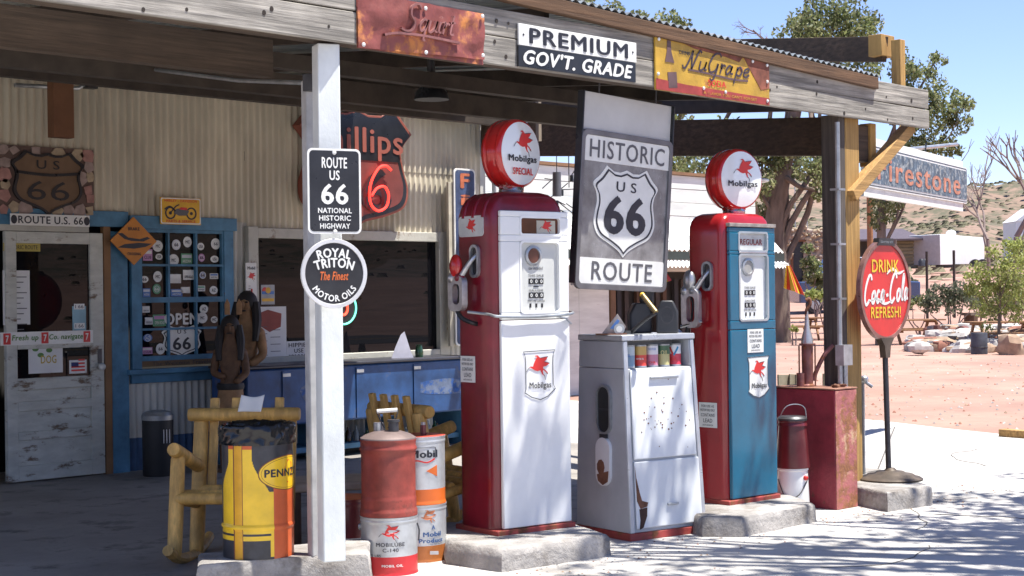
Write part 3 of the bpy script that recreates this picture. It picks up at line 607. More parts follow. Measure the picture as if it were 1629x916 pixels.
# ------------------------------------------------------------------ plinths
def pad(name, label, poly, z1, mt, seed):
    q = random.Random(seed); mb = MB(); P2 = []
    n = len(poly)
    for i in range(n):
        a, b = Vector(poly[i]), Vector(poly[(i + 1) % n]); k = max(2, int((b - a).length / .07))
        for j in range(k): P2.append(a + (b - a) * j / k)
    c = sum(P2, Vector((0, 0))) / len(P2); vv = []; N = len(P2)
    rings = [(1.02, -.02), (1.015, z1 * .3), (1.0, z1 * .62), (.985, z1 - .012), (.95, z1)]
    for s_, z in rings:
        for p in P2:
            d = (p - c); nz = mnoise.noise(Vector((p.x * 5, p.y * 5, z * 12 + seed))) * .03
            pp = c + d * (s_ + .55 * nz / max(.3, d.length)); vv.append((pp.x, pp.y, z + (mnoise.noise(Vector((p.x * 7, p.y * 7, seed))) * .012 if z < z1 - .001 and z > 0 else 0)))
    ff = []
    for r in range(len(rings) - 1):
        for i in range(N): j = (i + 1) % N; ff.append((r * N + i, r * N + j, (r + 1) * N + j, (r + 1) * N + i))
    b0 = (len(rings) - 1) * N; vv.append((c.x, c.y, z1))
    for i in range(N): ff.append((b0 + i, b0 + (i + 1) % N, len(vv) - 1))
    mb.add(vv, ff, mt); o = mb.build('concrete_plinth', sharp=50); return tag(o, label, 'plinth', 'concrete plinths along the pump row')
def pz(pts, z): return [tuple(onz(px, py, z))[:2] for px, py in pts]
pad('p', 'pale rough block plinth carrying the yellow drum and the white post', pz([(312, 900), (470, 886), (588, 882)], .2) + [(5.86, 6.75), (4.9, 7.05)], .2, PADC, 1)
pad('p', 'weathered concrete plinth under the maroon and white fuel pump', pz([(712, 862), (798, 874), (972, 850)], .13) + [(7.45, 6.7), (6.85, 7.25)], .13, PADC, 2)
pad('p', 'low concrete plinth under the teal and red fuel pump', pz([(1118, 822), (1180, 822), (1297, 800)], .13) + [(9.5, 6.45), (8.6, 7.0)], .13, PADC, 3)
pad('p', 'square concrete plinth under the round drink sign stand', pz([(1372, 775), (1412, 783), (1482, 773)], .14) + [(11.05, 6.5), (10.3, 6.65)], .14, PADC, 4)
# ------------------------------------------------------------------ signs on the wall
def wall_sign(name, label, pxa, pya, pxb, pyb, y, mt, th=.02, cat='sign', group=None):
    a, b = ony(pxa, pya, y), ony(pxb, pyb, y); w_, h_ = abs(b.x - a.x), abs(a.z - b.z)
    t = thing(name, label, cat, ((a.x + b.x) / 2, y, min(a.z, b.z)), 0, group)
    m = MB(); m.bb(-w_ / 2, w_ / 2, 0, th, 0, h_, mt); return t, m, w_, h_
t, m, w_, h_ = wall_sign('mosaic_panel', 'stone mosaic panel with brown highway shield above the store door', -4, 229, 150, 345, WY - .06, mat('mortar', (.13, .085, .07), .9), .05)
m.build('backing', t)
m = MB(); q = random.Random(4); PK = [mat('stone_pink', (.38, .20, .17), .8, var=.2, vs=12), mat('stone_buff', (.42, .33, .22), .8, var=.2, vs=12), mat('stone_grey', (.33, .25, .22), .8, var=.2, vs=12)]
sh = us_shield(0, h_ * .47, w_ * .74, h_ * .92)
def inside(p, poly):
    c = False; n = len(poly)
    for i in range(n):
        a, b = poly[i], poly[(i + 1) % n]
        if (a[1] > p[1]) != (b[1] > p[1]) and p[0] < (b[0] - a[0]) * (p[1] - a[1]) / (b[1] - a[1]) + a[0]: c = not c
    return c
cell = .105; nx, nz = int(w_ / cell), int(h_ / cell)
for i in range(nx + 1):
    for j in range(nz + 1):
        cx, cz = -w_ / 2 + (i + .5) * w_ / (nx + 1) + q.uniform(-.015, .015), (j + .5) * h_ / (nz + 1) + q.uniform(-.015, .015)
        if inside((cx * .93, h_ * .47 + (cz - h_ * .47) * .93), sh): continue
        k = q.randint(4, 6); a0 = q.random() * 6; r = q.uniform(.055, .082)
        m.prism([(max(-w_ / 2, min(w_ / 2, cx + r * q.uniform(.8, 1.1) * math.cos(a0 + 2 * PI * s / k))), max(0, min(h_, cz + r * q.uniform(.8, 1.1) * math.sin(a0 + 2 * PI * s / k)))) for s in range(k)], -.012, .0, PK[q.randrange(3)])
m.build('stone_pieces', t, bev=.003)
m = MB(); BR = mat('shield_brown', (.17, .105, .06), .8, var=.15); m.prism(sh, -.02, -.001, BR); m.ring(us_shield(0, h_ * .47, w_ * .76, h_ * .94), us_shield(0, h_ * .47, w_ * .70, h_ * .86), -.03, -.001, SIGNK)
m.stroke([(-w_ * .33, h_ * .62), (0, h_ * .59), (w_ * .33, h_ * .63)], .025, -.03, SIGNK, .01)
m.text('U S', 0, h_ * .74, w_ * .24, h_ * .13, -.024, SIGNK, bold=.01); m.text('66', 0, h_ * .36, w_ * .44, h_ * .28, -.024, SIGNK, bold=.0); m.build('highway_shield', t)
t, m, w_, h_ = wall_sign('name_plate', 'narrow white ROUTE U.S. 66 plate with black ends over the store door', 17, 339, 143, 361, WY - .13, SIGNW, .015)
m.build('plate', t, bev=.003)
m = MB(); m.text('ROUTE U.S. 66', 0, h_ / 2, w_ * .82, h_ * .66, -.003, INK, bold=.02)
for s in (-1, 1): m.prism(circ(s * (w_ / 2 - .03), h_ / 2, .028, 16, h_ * .38), -.003, 0, INK)
m.build('lettering', t)
t, m, w_, h_ = wall_sign('motorcycle_sign', 'yellow tin sign with a motorcycle drawing above the blue window', 255, 313, 320, 358, WY - .09, YEL, .012)
m.build('plate', t, bev=.003)
m = MB(); cz = h_ * .5; m.ring(rrect(-w_ / 2 + .004, w_ / 2 - .004, .004, h_ - .004, .02), rrect(-w_ / 2 + .014, w_ / 2 - .014, .014, h_ - .014, .015), -.002, 0, SIGNW)
m.text('HARLEY - DAVIDSON', 0, h_ * .88, w_ * .8, h_ * .10, -.002, SIGNR, bold=.02); m.text('PARTS & SERVICE', 0, h_ * .12, w_ * .72, h_ * .10, -.002, SIGNR, bold=.02); m.build('lettering', t)
m = MB()
for s in (-1, 1): m.ring(circ(s * .115, h_ * .42, .058, 24), circ(s * .115, h_ * .42, .044, 24), -.003, 0, INK); m.prism(circ(s * .115, h_ * .42, .016, 12), -.003, 0, INK)
m.prism([(-.08, h_ * .42), (-.02, h_ * .33), (.06, h_ * .34), (.09, h_ * .5), (.03, h_ * .62), (-.05, h_ * .58)], -.004, 0, INKG); m.prism([(-.02, h_ * .56), (.07, h_ * .54), (.06, h_ * .64), (0, h_ * .64)], -.006, 0, SIGNR); m.stroke([(-.115, h_ * .42), (-.06, h_ * .66), (-.02, h_ * .74)], .012, -.005, INK); m.stroke([(-.18, h_ * .55), (-.12, h_ * .66), (-.06, h_ * .5)], .014, -.005, INK); m.build('motorcycle_drawing', t)
q0 = ony(212, 384, WY - .10); t = thing('diamond_warning_sign', 'orange diamond shaped warning sign with an aeroplane drawing beside the blue window', 'sign', (q0.x, q0.y, q0.z - .215))
hw = .30; hh_ = .215 * 1.02; wd_ = (ony(249, 384, WY - .1).x - ony(175, 384, WY - .1).x) / 2
m = MB(); m.prism([(0, 0), (wd_, hh_), (0, 2 * hh_), (-wd_, hh_)], -.012, 0, mat('faded_orange', (.55, .2, .02), .5, var=.15)); m.build('plate', t, bev=.003)
m = MB(); z = hh_; m.text('BRAKE', 0, z * 1.5, .12, .03, -.014, INK, bold=.03); m.text('CROSSING', 0, z * .47, .14, .026, -.014, INK, bold=.03)
m.prism([(-.17, z * 1.30), (-.12, z * 1.32), (-.06, z * 1.14), (.06, z * 1.08), (.14, z * 1.18), (.17, z * 1.12), (.1, z * .98), (-.03, z * 1.0), (-.1, z * 1.08)], -.014, -.012, INK); m.prism([(-.17, z * .72), (-.1, z * .86), (.05, z * .93), (.19, z * .9), (.12, z * .76), (0, z * .68)], -.014, -.012, INK); m.build('aeroplane_drawing', t)
# big shield
a, b = ony(477, 260, WY - .16), ony(656, 260, WY - .16); zt, zb = ony(590, 168, WY - .16).z, ony(560, 360, WY - .16).z
cx = (a.x + b.x) / 2 - .0; wd_ = b.x - a.x; h_ = zt - zb
t = thing('oil_shield_sign', 'large black and orange shield sign with red neon 66 on the cream wall', 'sign', (cx, WY - .16, zb))
OR2 = mat('shield_orange', (.19, .048, .04), .5, var=.2, vs=4)
PH = catmull([(p[0], p[1], 0) for p in [(0, .44), (.12, .395), (.24, .40), (.34, .47)]], 4)
hs = [(0, .44), (.1, .40), (.22, .405), (.33, .48), (.5, .27)] + [(p[0], p[1]) for p in catmull([(.5, .27, 0), (.40, .13, 0), (.415, -.02, 0), (.46, -.2, 0), (.42, -.35, 0), (.25, -.43, 0), (.06, -.48, 0), (0, -.53, 0)], 5)[1:]]
PHP = hs + [(-p[0], p[1]) for p in hs[-2:0:-1]]
S_ = lambda k: [(p[0] * wd_ * k, h_ * .52 + p[1] * h_ * k) for p in PHP]
m = MB(); m.prism(S_(1.0), 0, .12, mat('shield_rim', (.28, .08, .05), .5)); m.build('shield_box', t, bev=.01)
m = MB(); top = [p for p in S_(.9) if p[1] > h_ * .56]
m.prism(S_(.955), -.006, 0, SIGNK); m.prism(S_(.88), -.012, -.005, OR2)
blk = [p for p in S_(.9)]
xs = [p for p in blk if p[1] >= h_ * .555]
rt = [p for p in xs if p[0] >= -1e-6]; edge = wd_ * .372
m.prism([(edge, h_ * .545)] + [p for p in sorted(rt, key=lambda p: -S_(.9).index(p))] + [(-p[0], p[1]) for p in sorted(rt, key=lambda p: S_(.9).index(p)) if p[0] > 1e-6] + [(-edge, h_ * .545)], -.018, -.011, SIGNK)
m.build('shield_face', t)
m = MB(); m.text('Phillips', 0, h_ * .68, wd_ * .80, h_ * .27, -.024, mat('letter_orange', (.33, .10, .07), .5), bold=.02, th=.01); m.text('66', 0, h_ * .30, wd_ * .58, h_ * .38, -.02, SIGNK, bold=.035, th=.006); m.build('lettering', t)
NR = emat('neon_tube_red', (1, .03, .02), 1.7)
for s in (-1, 1):
    ox = .155 * wd_ * s; pts = [(.105, .155), (.06, .185), (.0, .165), (-.06, .08), (-.085, -.02), (-.07, -.11), (-.01, -.15), (.06, -.115), (.08, -.03), (.045, .03), (-.02, .015), (-.065, -.04)]
    m = MB(); m.tube([(ox + p[0] * wd_ * 1.05, -.06, h_ * .30 + p[1] * h_ * 1.12) for p in pts], .013, NR, 8, smooth=5); m.build('neon_tube', t)
# vertical tyre sign
a, b = ony(722, 268, WY - .2), ony(756, 268, WY - .2); zt, zb = ony(738, 268, WY - .2).z, ony(738, 550, WY - .2).z
t = thing('vertical_tyre_sign', 'tall narrow blue sign with orange letters on the corner of the store', 'sign', ((a.x + b.x) / 2, WY - .2, zb)); w_ = b.x - a.x; h_ = zt - zb
m = MB(); m.prism(rrect(-w_ / 2, w_ / 2, 0, h_, .05), 0, .02, SIGNW); m.bb(-w_ * .68, w_ * .75, .025, .06, -.0, h_ * .92, mat('cream_board', (.5, .46, .36), .7)); m.build('backing_board', t, bev=.003)
BLS = mat('faded_blue', (.045, .07, .15), .6, var=.35, vs=8, rust=.36, rustcol=(.12, .13, .15), rs=16)
m = MB(); m.prism(rrect(-w_ / 2 + .02, w_ / 2 - .02, .02, h_ - .02, .04), -.004, 0, BLS); m.build('blue_panel', t)
m = MB(); LO = mat('letter_faded_orange', (.5, .14, .06), .6, var=.25, vs=14)
for k, c in enumerate('Firestone'): m.text(c.upper() if k == 0 else c, 0, h_ * (.93 - .108 * k), w_ * .45, h_ * (.085 if k == 0 else .062), -.008, LO, bold=.035)
m.build('lettering', t)
# carved figures by the window
CARV = mat('carved_wood', (.15, .075, .035), .7, var=.35, vs=9, rust=.33, rustcol=(.06, .035, .025), rs=7); CARV2 = mat('carved_wood_pale', (.33, .18, .08), .7, var=.3, vs=9); HAIRK = mat('carved_black', (.018, .014, .012), .6)
def carved(label, q, hgt, rz, mt, front):
    t = thing('carved_figure', label, 'carving', q, rz, 'carved wooden figures by the window')
    bm_ = MB(); k = hgt / 1.7; KX = .66
    def sk(pts, name, mtt):
        me = bpy.data.meshes.new(name); vs = [p[0] for p in pts[0]]; me.from_pydata([tuple(c * k for c in v) for v in vs], pts[1], [])
        o = bpy.data.objects.new(name, me); COL.objects.link(o); o.parent = t
        s = o.modifiers.new('skin', 'SKIN'); s.use_smooth_shade = True
        if not me.skin_vertices: pass
        return o
    V_ = [((0, 0, .86), .17), ((0, 0, 1.12), .15), ((0, 0, 1.32), .17), ((0, 0, 1.45), .07), ((0, -.01, 1.56), .105), ((0, -.015, 1.66), .09),
          ((.22, 0, 1.30), .075), ((.27, -.03, 1.08), .065), ((.10, -.19, .98), .05), ((-.22, 0, 1.30), .075), ((-.27, -.03, 1.08), .065), ((-.08, -.19, 1.04), .05),
          ((.1, 0, .78), .13), ((.11, 0, .42), .1), ((.11, -.01, .06), .07), ((-.1, 0, .78), .13), ((-.11, 0, .42), .1), ((-.11, -.01, .06), .07), ((.11, -.12, .03), .05), ((-.11, -.12, .03), .05)]
    E_ = [(0, 1), (1, 2), (2, 3), (3, 4), (4, 5), (2, 6), (6, 7), (7, 8), (2, 9), (9, 10), (10, 11), (0, 12), (12, 13), (13, 14), (0, 15), (15, 16), (16, 17), (14, 18), (17, 19)]
    me = bpy.data.meshes.new('body'); me.from_pydata([(v[0][0] * k * KX, v[0][1] * k * .8, v[0][2] * k) for v in V_], E_, []); o = bpy.data.objects.new('body', me); COL.objects.link(o); o.parent = t
    sm = o.modifiers.new('skin', 'SKIN'); sm.use_smooth_shade = True
    if not me.skin_vertices:
        bpy.context.view_layer.objects.active = o
        with bpy.context.temp_override(object=o, active_object=o): bpy.ops.mesh.customdata_skin_add()
    for i, vv_ in enumerate(V_):
        me.skin_vertices[0].data[i].radius = (vv_[1] * k * .72, vv_[1] * k * .72)
    me.skin_vertices[0].data[0].use_root = True
    ss = o.modifiers.new('sub', 'SUBSURF'); ss.levels = 2; ss.render_levels = 2
    me.materials.append(mt)
    m = MB(); m.ell((0, .035 * k, 1.60 * k), (.105 * k, .10 * k, .12 * k), HAIRK)
    for s in (-1, 1): m.tube([(s * .09 * k, .02 * k, 1.6 * k), (s * .115 * k, -.02 * k, 1.42 * k), (s * .115 * k, -.08 * k, 1.22 * k)], [.045 * k, .05 * k, .03 * k], HAIRK, 8, smooth=4)
    m.build('hair', t)
    m = MB(); m.ell((0, -.11 * k, 1.575 * k), (.02 * k, .03 * k, .035 * k), mt)
    for s in (-1, 1): m.ell((s * .04 * k, -.105 * k, 1.605 * k), (.017 * k, .012 * k, .01 * k), HAIRK)
    m.ell((0, -.103 * k, 1.52 * k), (.035 * k, .014 * k, .009 * k), HAIRK); m.build('face_carving', t)
    m = MB(); m.lathe([(.15, .50), (.18, .55), (.145, .80), (.135, .92), (.14, .95)], CARV2, 20, Matrix.Scale(k, 4)); m.lathe([(.145, .90), (.155, .93), (.145, .97)], HAIRK, 20, Matrix.Scale(k, 4)); m.build('skirt', t)
    m = MB(); m.lathe([(.0, 0), (.24, 0), (.24, .05), (0, .05)], CARV, 16, Matrix.Scale(k, 4)); m.build('base', t)
    if front:
        m = MB()
        for s in (-.03, .1): m.prism([((s - .03) * k, 1.72 * k), ((s + .03) * k, 1.72 * k), ((s + .03) * k, 1.84 * k), (s * k, 1.90 * k), ((s - .03) * k, 1.84 * k)], -.01 + .05, .0 + .06, CARV2)
        m.build('feathers', t, bev=.004)
    return t
qa = ony(368, 700, 11.7); carved('dark carved wooden figure with long black hair and crossed arms in front of the window', (qa.x, 11.7, 0), 1.40, R_(-40), CARV, True)
qb = ony(384, 700, 12.1); carved('paler carved wooden figure standing behind the dark one against the wall', (qb.x, 12.0, 0), 1.62, R_(-55), CARV2, False)
# blue counter
CBL = mat('worn_blue_counter', (.025, .085, .24), .5, var=.4, vs=2.2, rust=.42, rustcol=(.085, .095, .14), rs=2.3)
xa, xb, yc = ony(392, 600, 11.75).x, ony(752, 600, 11.75).x, 11.75
zt = ony(560, 575, yc).z; zb = ony(560, 668, yc).z
t = thing('blue_counter', 'long worn blue metal counter with dark top under the shop window', 'counter', ((xa + xb) / 2, yc, 0)); hx = (xb - xa) / 2
m = MB(); m.bb(-hx, hx, 0, .55, zb, zt - .03, CBL); m.build('cabinet', t, bev=.02)
m = MB(); m.bb(-hx - .03, hx + .03, -.03, .56, zt - .028, zt, mat('counter_top', (.045, .045, .055), .4)); m.build('top', t, bev=.008)
for u in (-.72, -.1, .42, .9): m = MB(); m.bb(hx * u, hx * u + .09, -.012, 0, zb + .02, zt - .06, CBL); m.bb(hx * u, hx * u + .09, -.018, -.012, zt - .11, zt - .08, GALV); m.build('hinge_strip', t)
for u, v_, wd_, hh_ in ((-.42, .5, .24, .2), (.72, .48, .5, .15), (-.35, .2, .16, .12)):
    m = MB()
    m.prism([(hx * u + wd_ * (math.cos(a_) * (.9 + .3 * mnoise.noise(Vector((a_, u * 9, 0))))), zb + (zt - zb) * v_ + hh_ * .6 * math.sin(a_) * (.9 + .4 * mnoise.noise(Vector((a_, u * 5, 3))))) for a_ in [2 * PI * i / 20 for i in range(20)]], -.002, .0, mat('scuffed_paint', (.13, .17, .26), .6, var=.25, vs=9, rust=.5, rustcol=(.025, .08, .26), rs=7)); m.build('scuffed_patch', t)
for u in (-.95, -.3, .3, .95):
    m = MB(); m.bb(hx * u - .04, hx * u + .04, .03, .5, 0, zb, BLUE); m.build('leg', t)
m = MB(); m.bb(-hx, hx, .1, .5, .08, .13, BLUE); m.build('shelf', t)
q = random.Random(5); BOT = [mat('bottle_green', (.02, .06, .03), .1), mat('bottle_brown', (.05, .025, .01), .1), mat('bottle_clear', (.2, .22, .22), .1)]
for k in range(16):
    o_ = MB(); h = q.uniform(.1, .16); o_.lathe([(0, 0), (.03, 0), (.031, h * .6), (.012, h * .8), (.012, h), (0, h)], BOT[k % 3], 12)
    b = o_.build('bottle', None, loc=(t.location.x + hx * (-.1 + 1.1 * k / 16), yc + .15 + q.uniform(0, .1), .13)); tag(b, ['green glass bottle on the low shelf under the blue counter', 'brown glass bottle on the low shelf under the blue counter', 'clear glass bottle on the low shelf under the blue counter'][k % 3], 'bottle', 'bottles on the shelf under the blue counter')
p = ony(640, 574, yc + .2); m = MB(); m.prism([(-.12, 0), (.13, 0), (.10, .06), (.03, .27), (-.01, .24), (-.07, .12)], 0, .004, mat('pale_card', (.6, .6, .7), .6)); o_ = m.build('folded_card', loc=(p.x, yc + .2, zt), rz=-.3); tag(o_, 'white pointed folded card standing on the blue counter', 'card')
m = MB(); m.lathe([(0, 0), (.04, 0), (.045, .05), (.03, .12), (.035, .13), (0, .13)], BOT[0], 14); p = ony(667, 572, yc + .2); o_ = m.build('glass_jar', loc=(p.x, yc + .2, zt)); tag(o_, 'small green glass jar on the blue counter beside the card', 'jar')
# trash can by the wall
p = ony(252, 756, 11.9); t = thing('trash_can', 'black cylindrical trash can with silver rim against the store wall', 'trash can', (p.x, 11.9, 0))
m = MB(); m.lathe([(0, 0), (.13, 0), (.135, .02), (.137, .52), (0, .52)], BLACK, 28); m.build('body', t); m = MB(); m.lathe([(.139, .50), (.142, .54), (.12, .57), (.06, .585), (0, .585)], GALV, 28); m.build('rim', t)
m = MB()
for dx in (-.03, 0, .03): m.bb(dx - .004, dx + .004, -.14, -.134, .3, .42, GALV)
m.build('stripes', t)

# ------------------------------------------------------------------ signs on the fascia
FS = FY - .04
def bolts(m, pts, y):
    for x, z in pts: m.ell((x, y, z), (.012, .008, .012), mat('bolt_white', (.75, .75, .72), .4), 8, 5)
def fsign(name, label, quad, y=FS):
    P4 = [ony(px, py, y) for px, py in quad]; c = sum(P4, Vector()) / 4
    t = thing(name, label, 'sign', (c.x, y, c.z)); return t, [(p.x - c.x, p.z - c.z) for p in P4]
RUSTM = mat('rusted_maroon_tin', (.25, .07, .06), .5, .1, var=.35, vs=3, rust=.44, rustcol=(.42, .16, .05), rs=2.6, bump=.6, bs=5, stretch=(1, 1, .8))
t, P4 = fsign('rusted_soda_sign', 'dented rusty maroon tin sign with embossed script on the fascia above the white post', [(567, -14), (768, 22), (766, 95), (570, 76)])
w_ = P4[1][0] - P4[0][0]; h_ = .26
m = MB(); N1, N2 = 44, 14; vv = []; ff = []
for i in range(N1 + 1):
    for j in range(N2 + 1):
        u, s = i / N1, j / N2; x = -w_ / 2 + w_ * u; zt_ = P4[0][1] + (P4[1][1] - P4[0][1]) * u; zb_ = P4[3][1] + (P4[2][1] - P4[3][1]) * u
        d = .012 + .022 * mnoise.noise(Vector((u * 7, s * 2.4, 1))) + .012 * abs(mnoise.noise(Vector((u * 14, s * 5, 8)))); vv.append((x, -max(.002, d), zb_ + (zt_ - zb_) * s))
for i in range(N1):
    for j in range(N2): a = i * (N2 + 1) + j; ff.append((a, a + N2 + 1, a + N2 + 2, a + 1))
m.add(vv, ff, RUSTM); m.bb(-w_ / 2, w_ / 2, -.001, 0, P4[3][1], P4[1][1], RUSTM); m.build('tin_sheet', t, sharp=60)
m = MB(); EMB = mat('embossed_rust', (.30, .13, .12), .4, .2, var=.3, vs=8); script_word(m, 'Squirt', .02, .03, w_ * .40, .13, .011, -.038, EMB, 0, .35, .02); m.stroke([(-.30, -.07), (-.2, -.05), (0, -.045), (.25, -.055)], .013, -.036, EMB, .02); m.build('embossed_script', t)
m = MB(); bolts(m, [(P4[0][0] + .02, P4[3][1] + .015), (0, P4[3][1] + .02), (w_ / 2 - .03, P4[2][1] + .02), (w_ / 2 - .03, P4[1][1] - .02), (0, P4[1][1] - .03)], -.03); m.build('bolts', t)
t, P4 = fsign('fuel_grade_sign', 'white and black fuel grade sign reading PREMIUM on the fascia between the two tin signs', [(823, 38), (1010, 62), (1007, 130), (821, 108)])
x0, x1 = P4[0][0], P4[1][0]; z0, z1 = -.128, .12; zm = -.005
m = MB(); m.bb(x0, x1, -.012, 0, zm + .001, z1, SIGNW); m.bb(x0 - .005, x1 - .01, -.013, 0, z0, zm - .001, SIGNK); m.build('plates', t, bev=.002)
m = MB(); m.text('PREMIUM', (x0 + x1) / 2, (zm + z1) / 2, (x1 - x0) * .84, .092, -.015, INK, bold=.028, sp=1.1); m.text('GOV\'T. GRADE', (x0 + x1) / 2 - .005, (zm + z0) / 2, (x1 - x0) * .93, .088, -.016, SIGNW, bold=.04, shear=.25)
for s in (-1, 1): m.prism(circ((x0 + x1) / 2 + s * (x1 - x0) * .465, (zm + z1) / 2, .007, 10), -.015, -.012, INK)
m.build('lettering', t)
YR = mat('rusty_yellow_tin', (.50, .30, .035), .5, var=.25, vs=4, rust=.40, rustcol=(.26, .075, .04), rs=2.6, bump=.4, bs=4)
t, P4 = fsign('grape_soda_sign', 'rusty yellow and red tin grape soda sign on the fascia above the teal pump', [(1040, 58), (1221, 98), (1219, 168), (1038, 142)])
x0, x1 = P4[0][0], P4[1][0]; z1a, z1b, z0a, z0b = P4[0][1], P4[1][1], P4[3][1], P4[2][1]
m = MB(); m.hexa([(x0, -.012, z0a), (x1, -.012, z0b), (x1, 0, z0b), (x0, 0, z0a), (x0, -.012, z1a), (x1, -.012, z1b), (x1, 0, z1b), (x0, 0, z1a)], YR); m.build('tin_sheet', t)
m = MB(); RR_ = mat('rusty_red_tin', (.36, .05, .04), .5, var=.25, vs=6, rust=.36, rustcol=(.22, .1, .06), rs=6)
m.prism([(x0 + .002, z0a + .002), (x1 - .002, z0b + .002), (x1 - .002, z0b + .05), (x0 + .3, z0a + .058), (x0 + .002, z0a + .072)], -.0145, -.012, RR_); m.prism([(x1 - .3, z1b), (x1 - .002, z1b), (x1 - .002, z0b + .12), (x1 - .10, z0b + .1), (x1 - .2, z0b + .2)], -.0145, -.012, mat('rust_patch', (.24, .08, .05), .8, var=.35, vs=9))
m.prism([(x0 + .25, z1a - .004), (x1 - .31, z1b - .003), (x1 - .35, z1b - .04), (x1 - .5, z1b - .02), (x0 + .4, z1a - .035)], -.0142, -.012, mat('rust_patch', (.2, .1, .06)))
m.build('colour_bands', t)
PUR = mat('faded_purple', (.12, .07, .07), .6, var=.25)
m = MB(); cxb = x0 + .14; m.prism([(cxb - .02, z1a - .01), (cxb + .015, z1a - .012), (cxb + .02, z1a - .08), (cxb + .05, z1a - .15), (cxb - .045, z1a - .15), (cxb - .025, z1a - .08)], -.0155, -.012, PUR); m.prism([(cxb - .02, z0a + .12), (cxb + .07, z0a + .13), (cxb + .08, z0a + .03), (cxb - .01, z0a + .02)], -.0155, -.012, PUR); m.build('bottle_pictures', t)
m = MB(); script_word(m, 'NuGrape', .03, .055, (x1 - x0) * .58, .12, .013, -.017, mat('script_purple', (.05, .035, .05), .6), -.0, .3); m.stroke([(-.28, .0), (-.1, -.005), (.2, -.02), (.38, -.015)], .014, -.016, PUR); m.text('SODA', .03, z0a + .092, .2, .042, -.016, SIGNR, bold=.02); m.text('DRINK', x0 + .30, z1a - .075, .12, .025, -.016, INK, bold=.02); m.text('A FLAVOR YOU CAN\'T FORGET', .18, z0b + .028, .6, .018, -.017, YR, bold=.02); m.build('lettering', t)
m = MB(); bolts(m, [(x0 + .03, z1a - .015), (x0 + .02, z0a + .1), (-.12, z0a + .05), (.12, z0b + .05), (x1 - .03, z0b + .03), (x1 - .03, 0), (x1 - .03, z1b - .03), (x1 - .2, z1b - .02)], -.018); m.build('bolts', t)
# signs on the post
dp = 5.33 * VX + 6.32 * VY
cP = ond(532, 304, 7.93); t = thing('highway_marker_sign', 'black ROUTE US 66 National Historic Highway plate on the white post', 'sign', cP, R_(-20))
w_, h_ = .285, .43
m = MB(); m.prism(rrect(-w_ / 2, w_ / 2, -h_ / 2, h_ / 2, .028), 0, .004, GALV); m.build('plate', t); m = MB(); m.prism(rrect(-w_ / 2, w_ / 2, -h_ / 2, h_ / 2, .028), -.003, 0, SIGNW); m.prism(rrect(-w_ / 2 + .011, w_ / 2 - .011, -h_ / 2 + .011, h_ / 2 - .011, .02), -.0045, -.003, SIGNK); m.build('face', t)
m = MB()
for s_, z, a_, h2 in (('ROUTE', .143, .135, .056), ('US', .08, .055, .05), ('66', -.015, .145, .105), ('NATIONAL', -.098, .18, .027), ('HISTORIC', -.136, .17, .027), ('HIGHWAY', -.176, .16, .027)): m.text(s_, 0, z, a_, h2, -.006, SIGNW, bold=.03)
bolts(m, [(0, .195), (0, -.205)], -.006); m.build('lettering', t)
cP = ond(531.5, 435, 7.93); t = thing('motor_oil_sign', 'round black motor oil sign with white rim on the white post', 'sign', cP, R_(-20))
m = MB(); m.prism(circ(0, 0, .176, 48), 0, .006, SIGNW); m.ring(circ(0, 0, .176, 48), circ(0, 0, .155, 48), -.008, 0, mat('sign_rim', (.6, .6, .6), .35, .2)); m.build('disc', t, bev=.002); m = MB(); m.prism(circ(0, 0, .154, 48), -.003, 0, SIGNK); m.build('face', t)
m = MB(); m.text('ROYAL', 0, -.22, .185, .048, -.005, SIGNW, bold=.04, arc=(.325, 1)); m.text('TRITON', 0, -.27, .215, .05, -.005, SIGNW, bold=.04, arc=(.325, 1)); m.text('The Finest', 0, -.012, .15, .044, -.006, ORANGE, bold=.03, shear=.3); m.text('MOTOR OILS', 0, 0, .25, .034, -.005, SIGNW, bold=.035, arc=(.125, -1)); m.build('lettering', t)
# hanging historic route sign
tl, tr = ony(930, 147, 6.42), ony(1071, 165, 6.42); w_ = tr.x - tl.x
t = thing('hanging_route_sign', 'tall grey and white HISTORIC ROUTE 66 sign hanging from the canopy between the pumps', 'sign', ((tl.x + tr.x) / 2 + .0, 6.42, tl.z)); t.rotation_euler = (.05, .035, 0)
m = MB(); m.bb(-w_ / 2, w_ / 2, .012, .04, -1.215, 0, GREYB); m.build('backing_board', t, bev=.004)
m = MB(); fr = mat('lead_frame', (.16, .16, .17), .4, .4, var=.2); m.ring(rrect(-w_ / 2 - .01, w_ / 2 + .01, -1.235, -.235, .05), rrect(-w_ / 2 + .022, w_ / 2 - .022, -1.2, -.268, .035), -.012, .012, fr); m.bb(-w_ / 2 - .012, -w_ / 2, -.01, .045, -1.2, .0, SIGNK); m.bb(w_ / 2, w_ / 2 + .012, -.01, .045, -1.2, .0, SIGNK); m.build('frame', t, bev=.003)
GG = mat('grey_glass', (.22, .22, .225), .25, var=.3, vs=7, spec=.6)
m = MB(); m.bb(-w_ / 2 + .02, w_ / 2 - .02, 0, .011, -1.20, -.265, GG); m.bb(-w_ / 2 + .022, w_ / 2 - .022, -.004, 0, -.43, -.27, SIGNW); m.prism(rrect(-w_ / 2 + .022, w_ / 2 - .022, -1.198, -1.035, .02), -.004, 0, SIGNW); m.build('panel', t)
m = MB(); m.prism(us_shield(0, -.735, .645, .575), -.004, 0, SIGNW); m.ring(us_shield(0, -.735, .60, .535), us_shield(0, -.735, .575, .51), -.007, -.003, INK); m.build('shield', t)
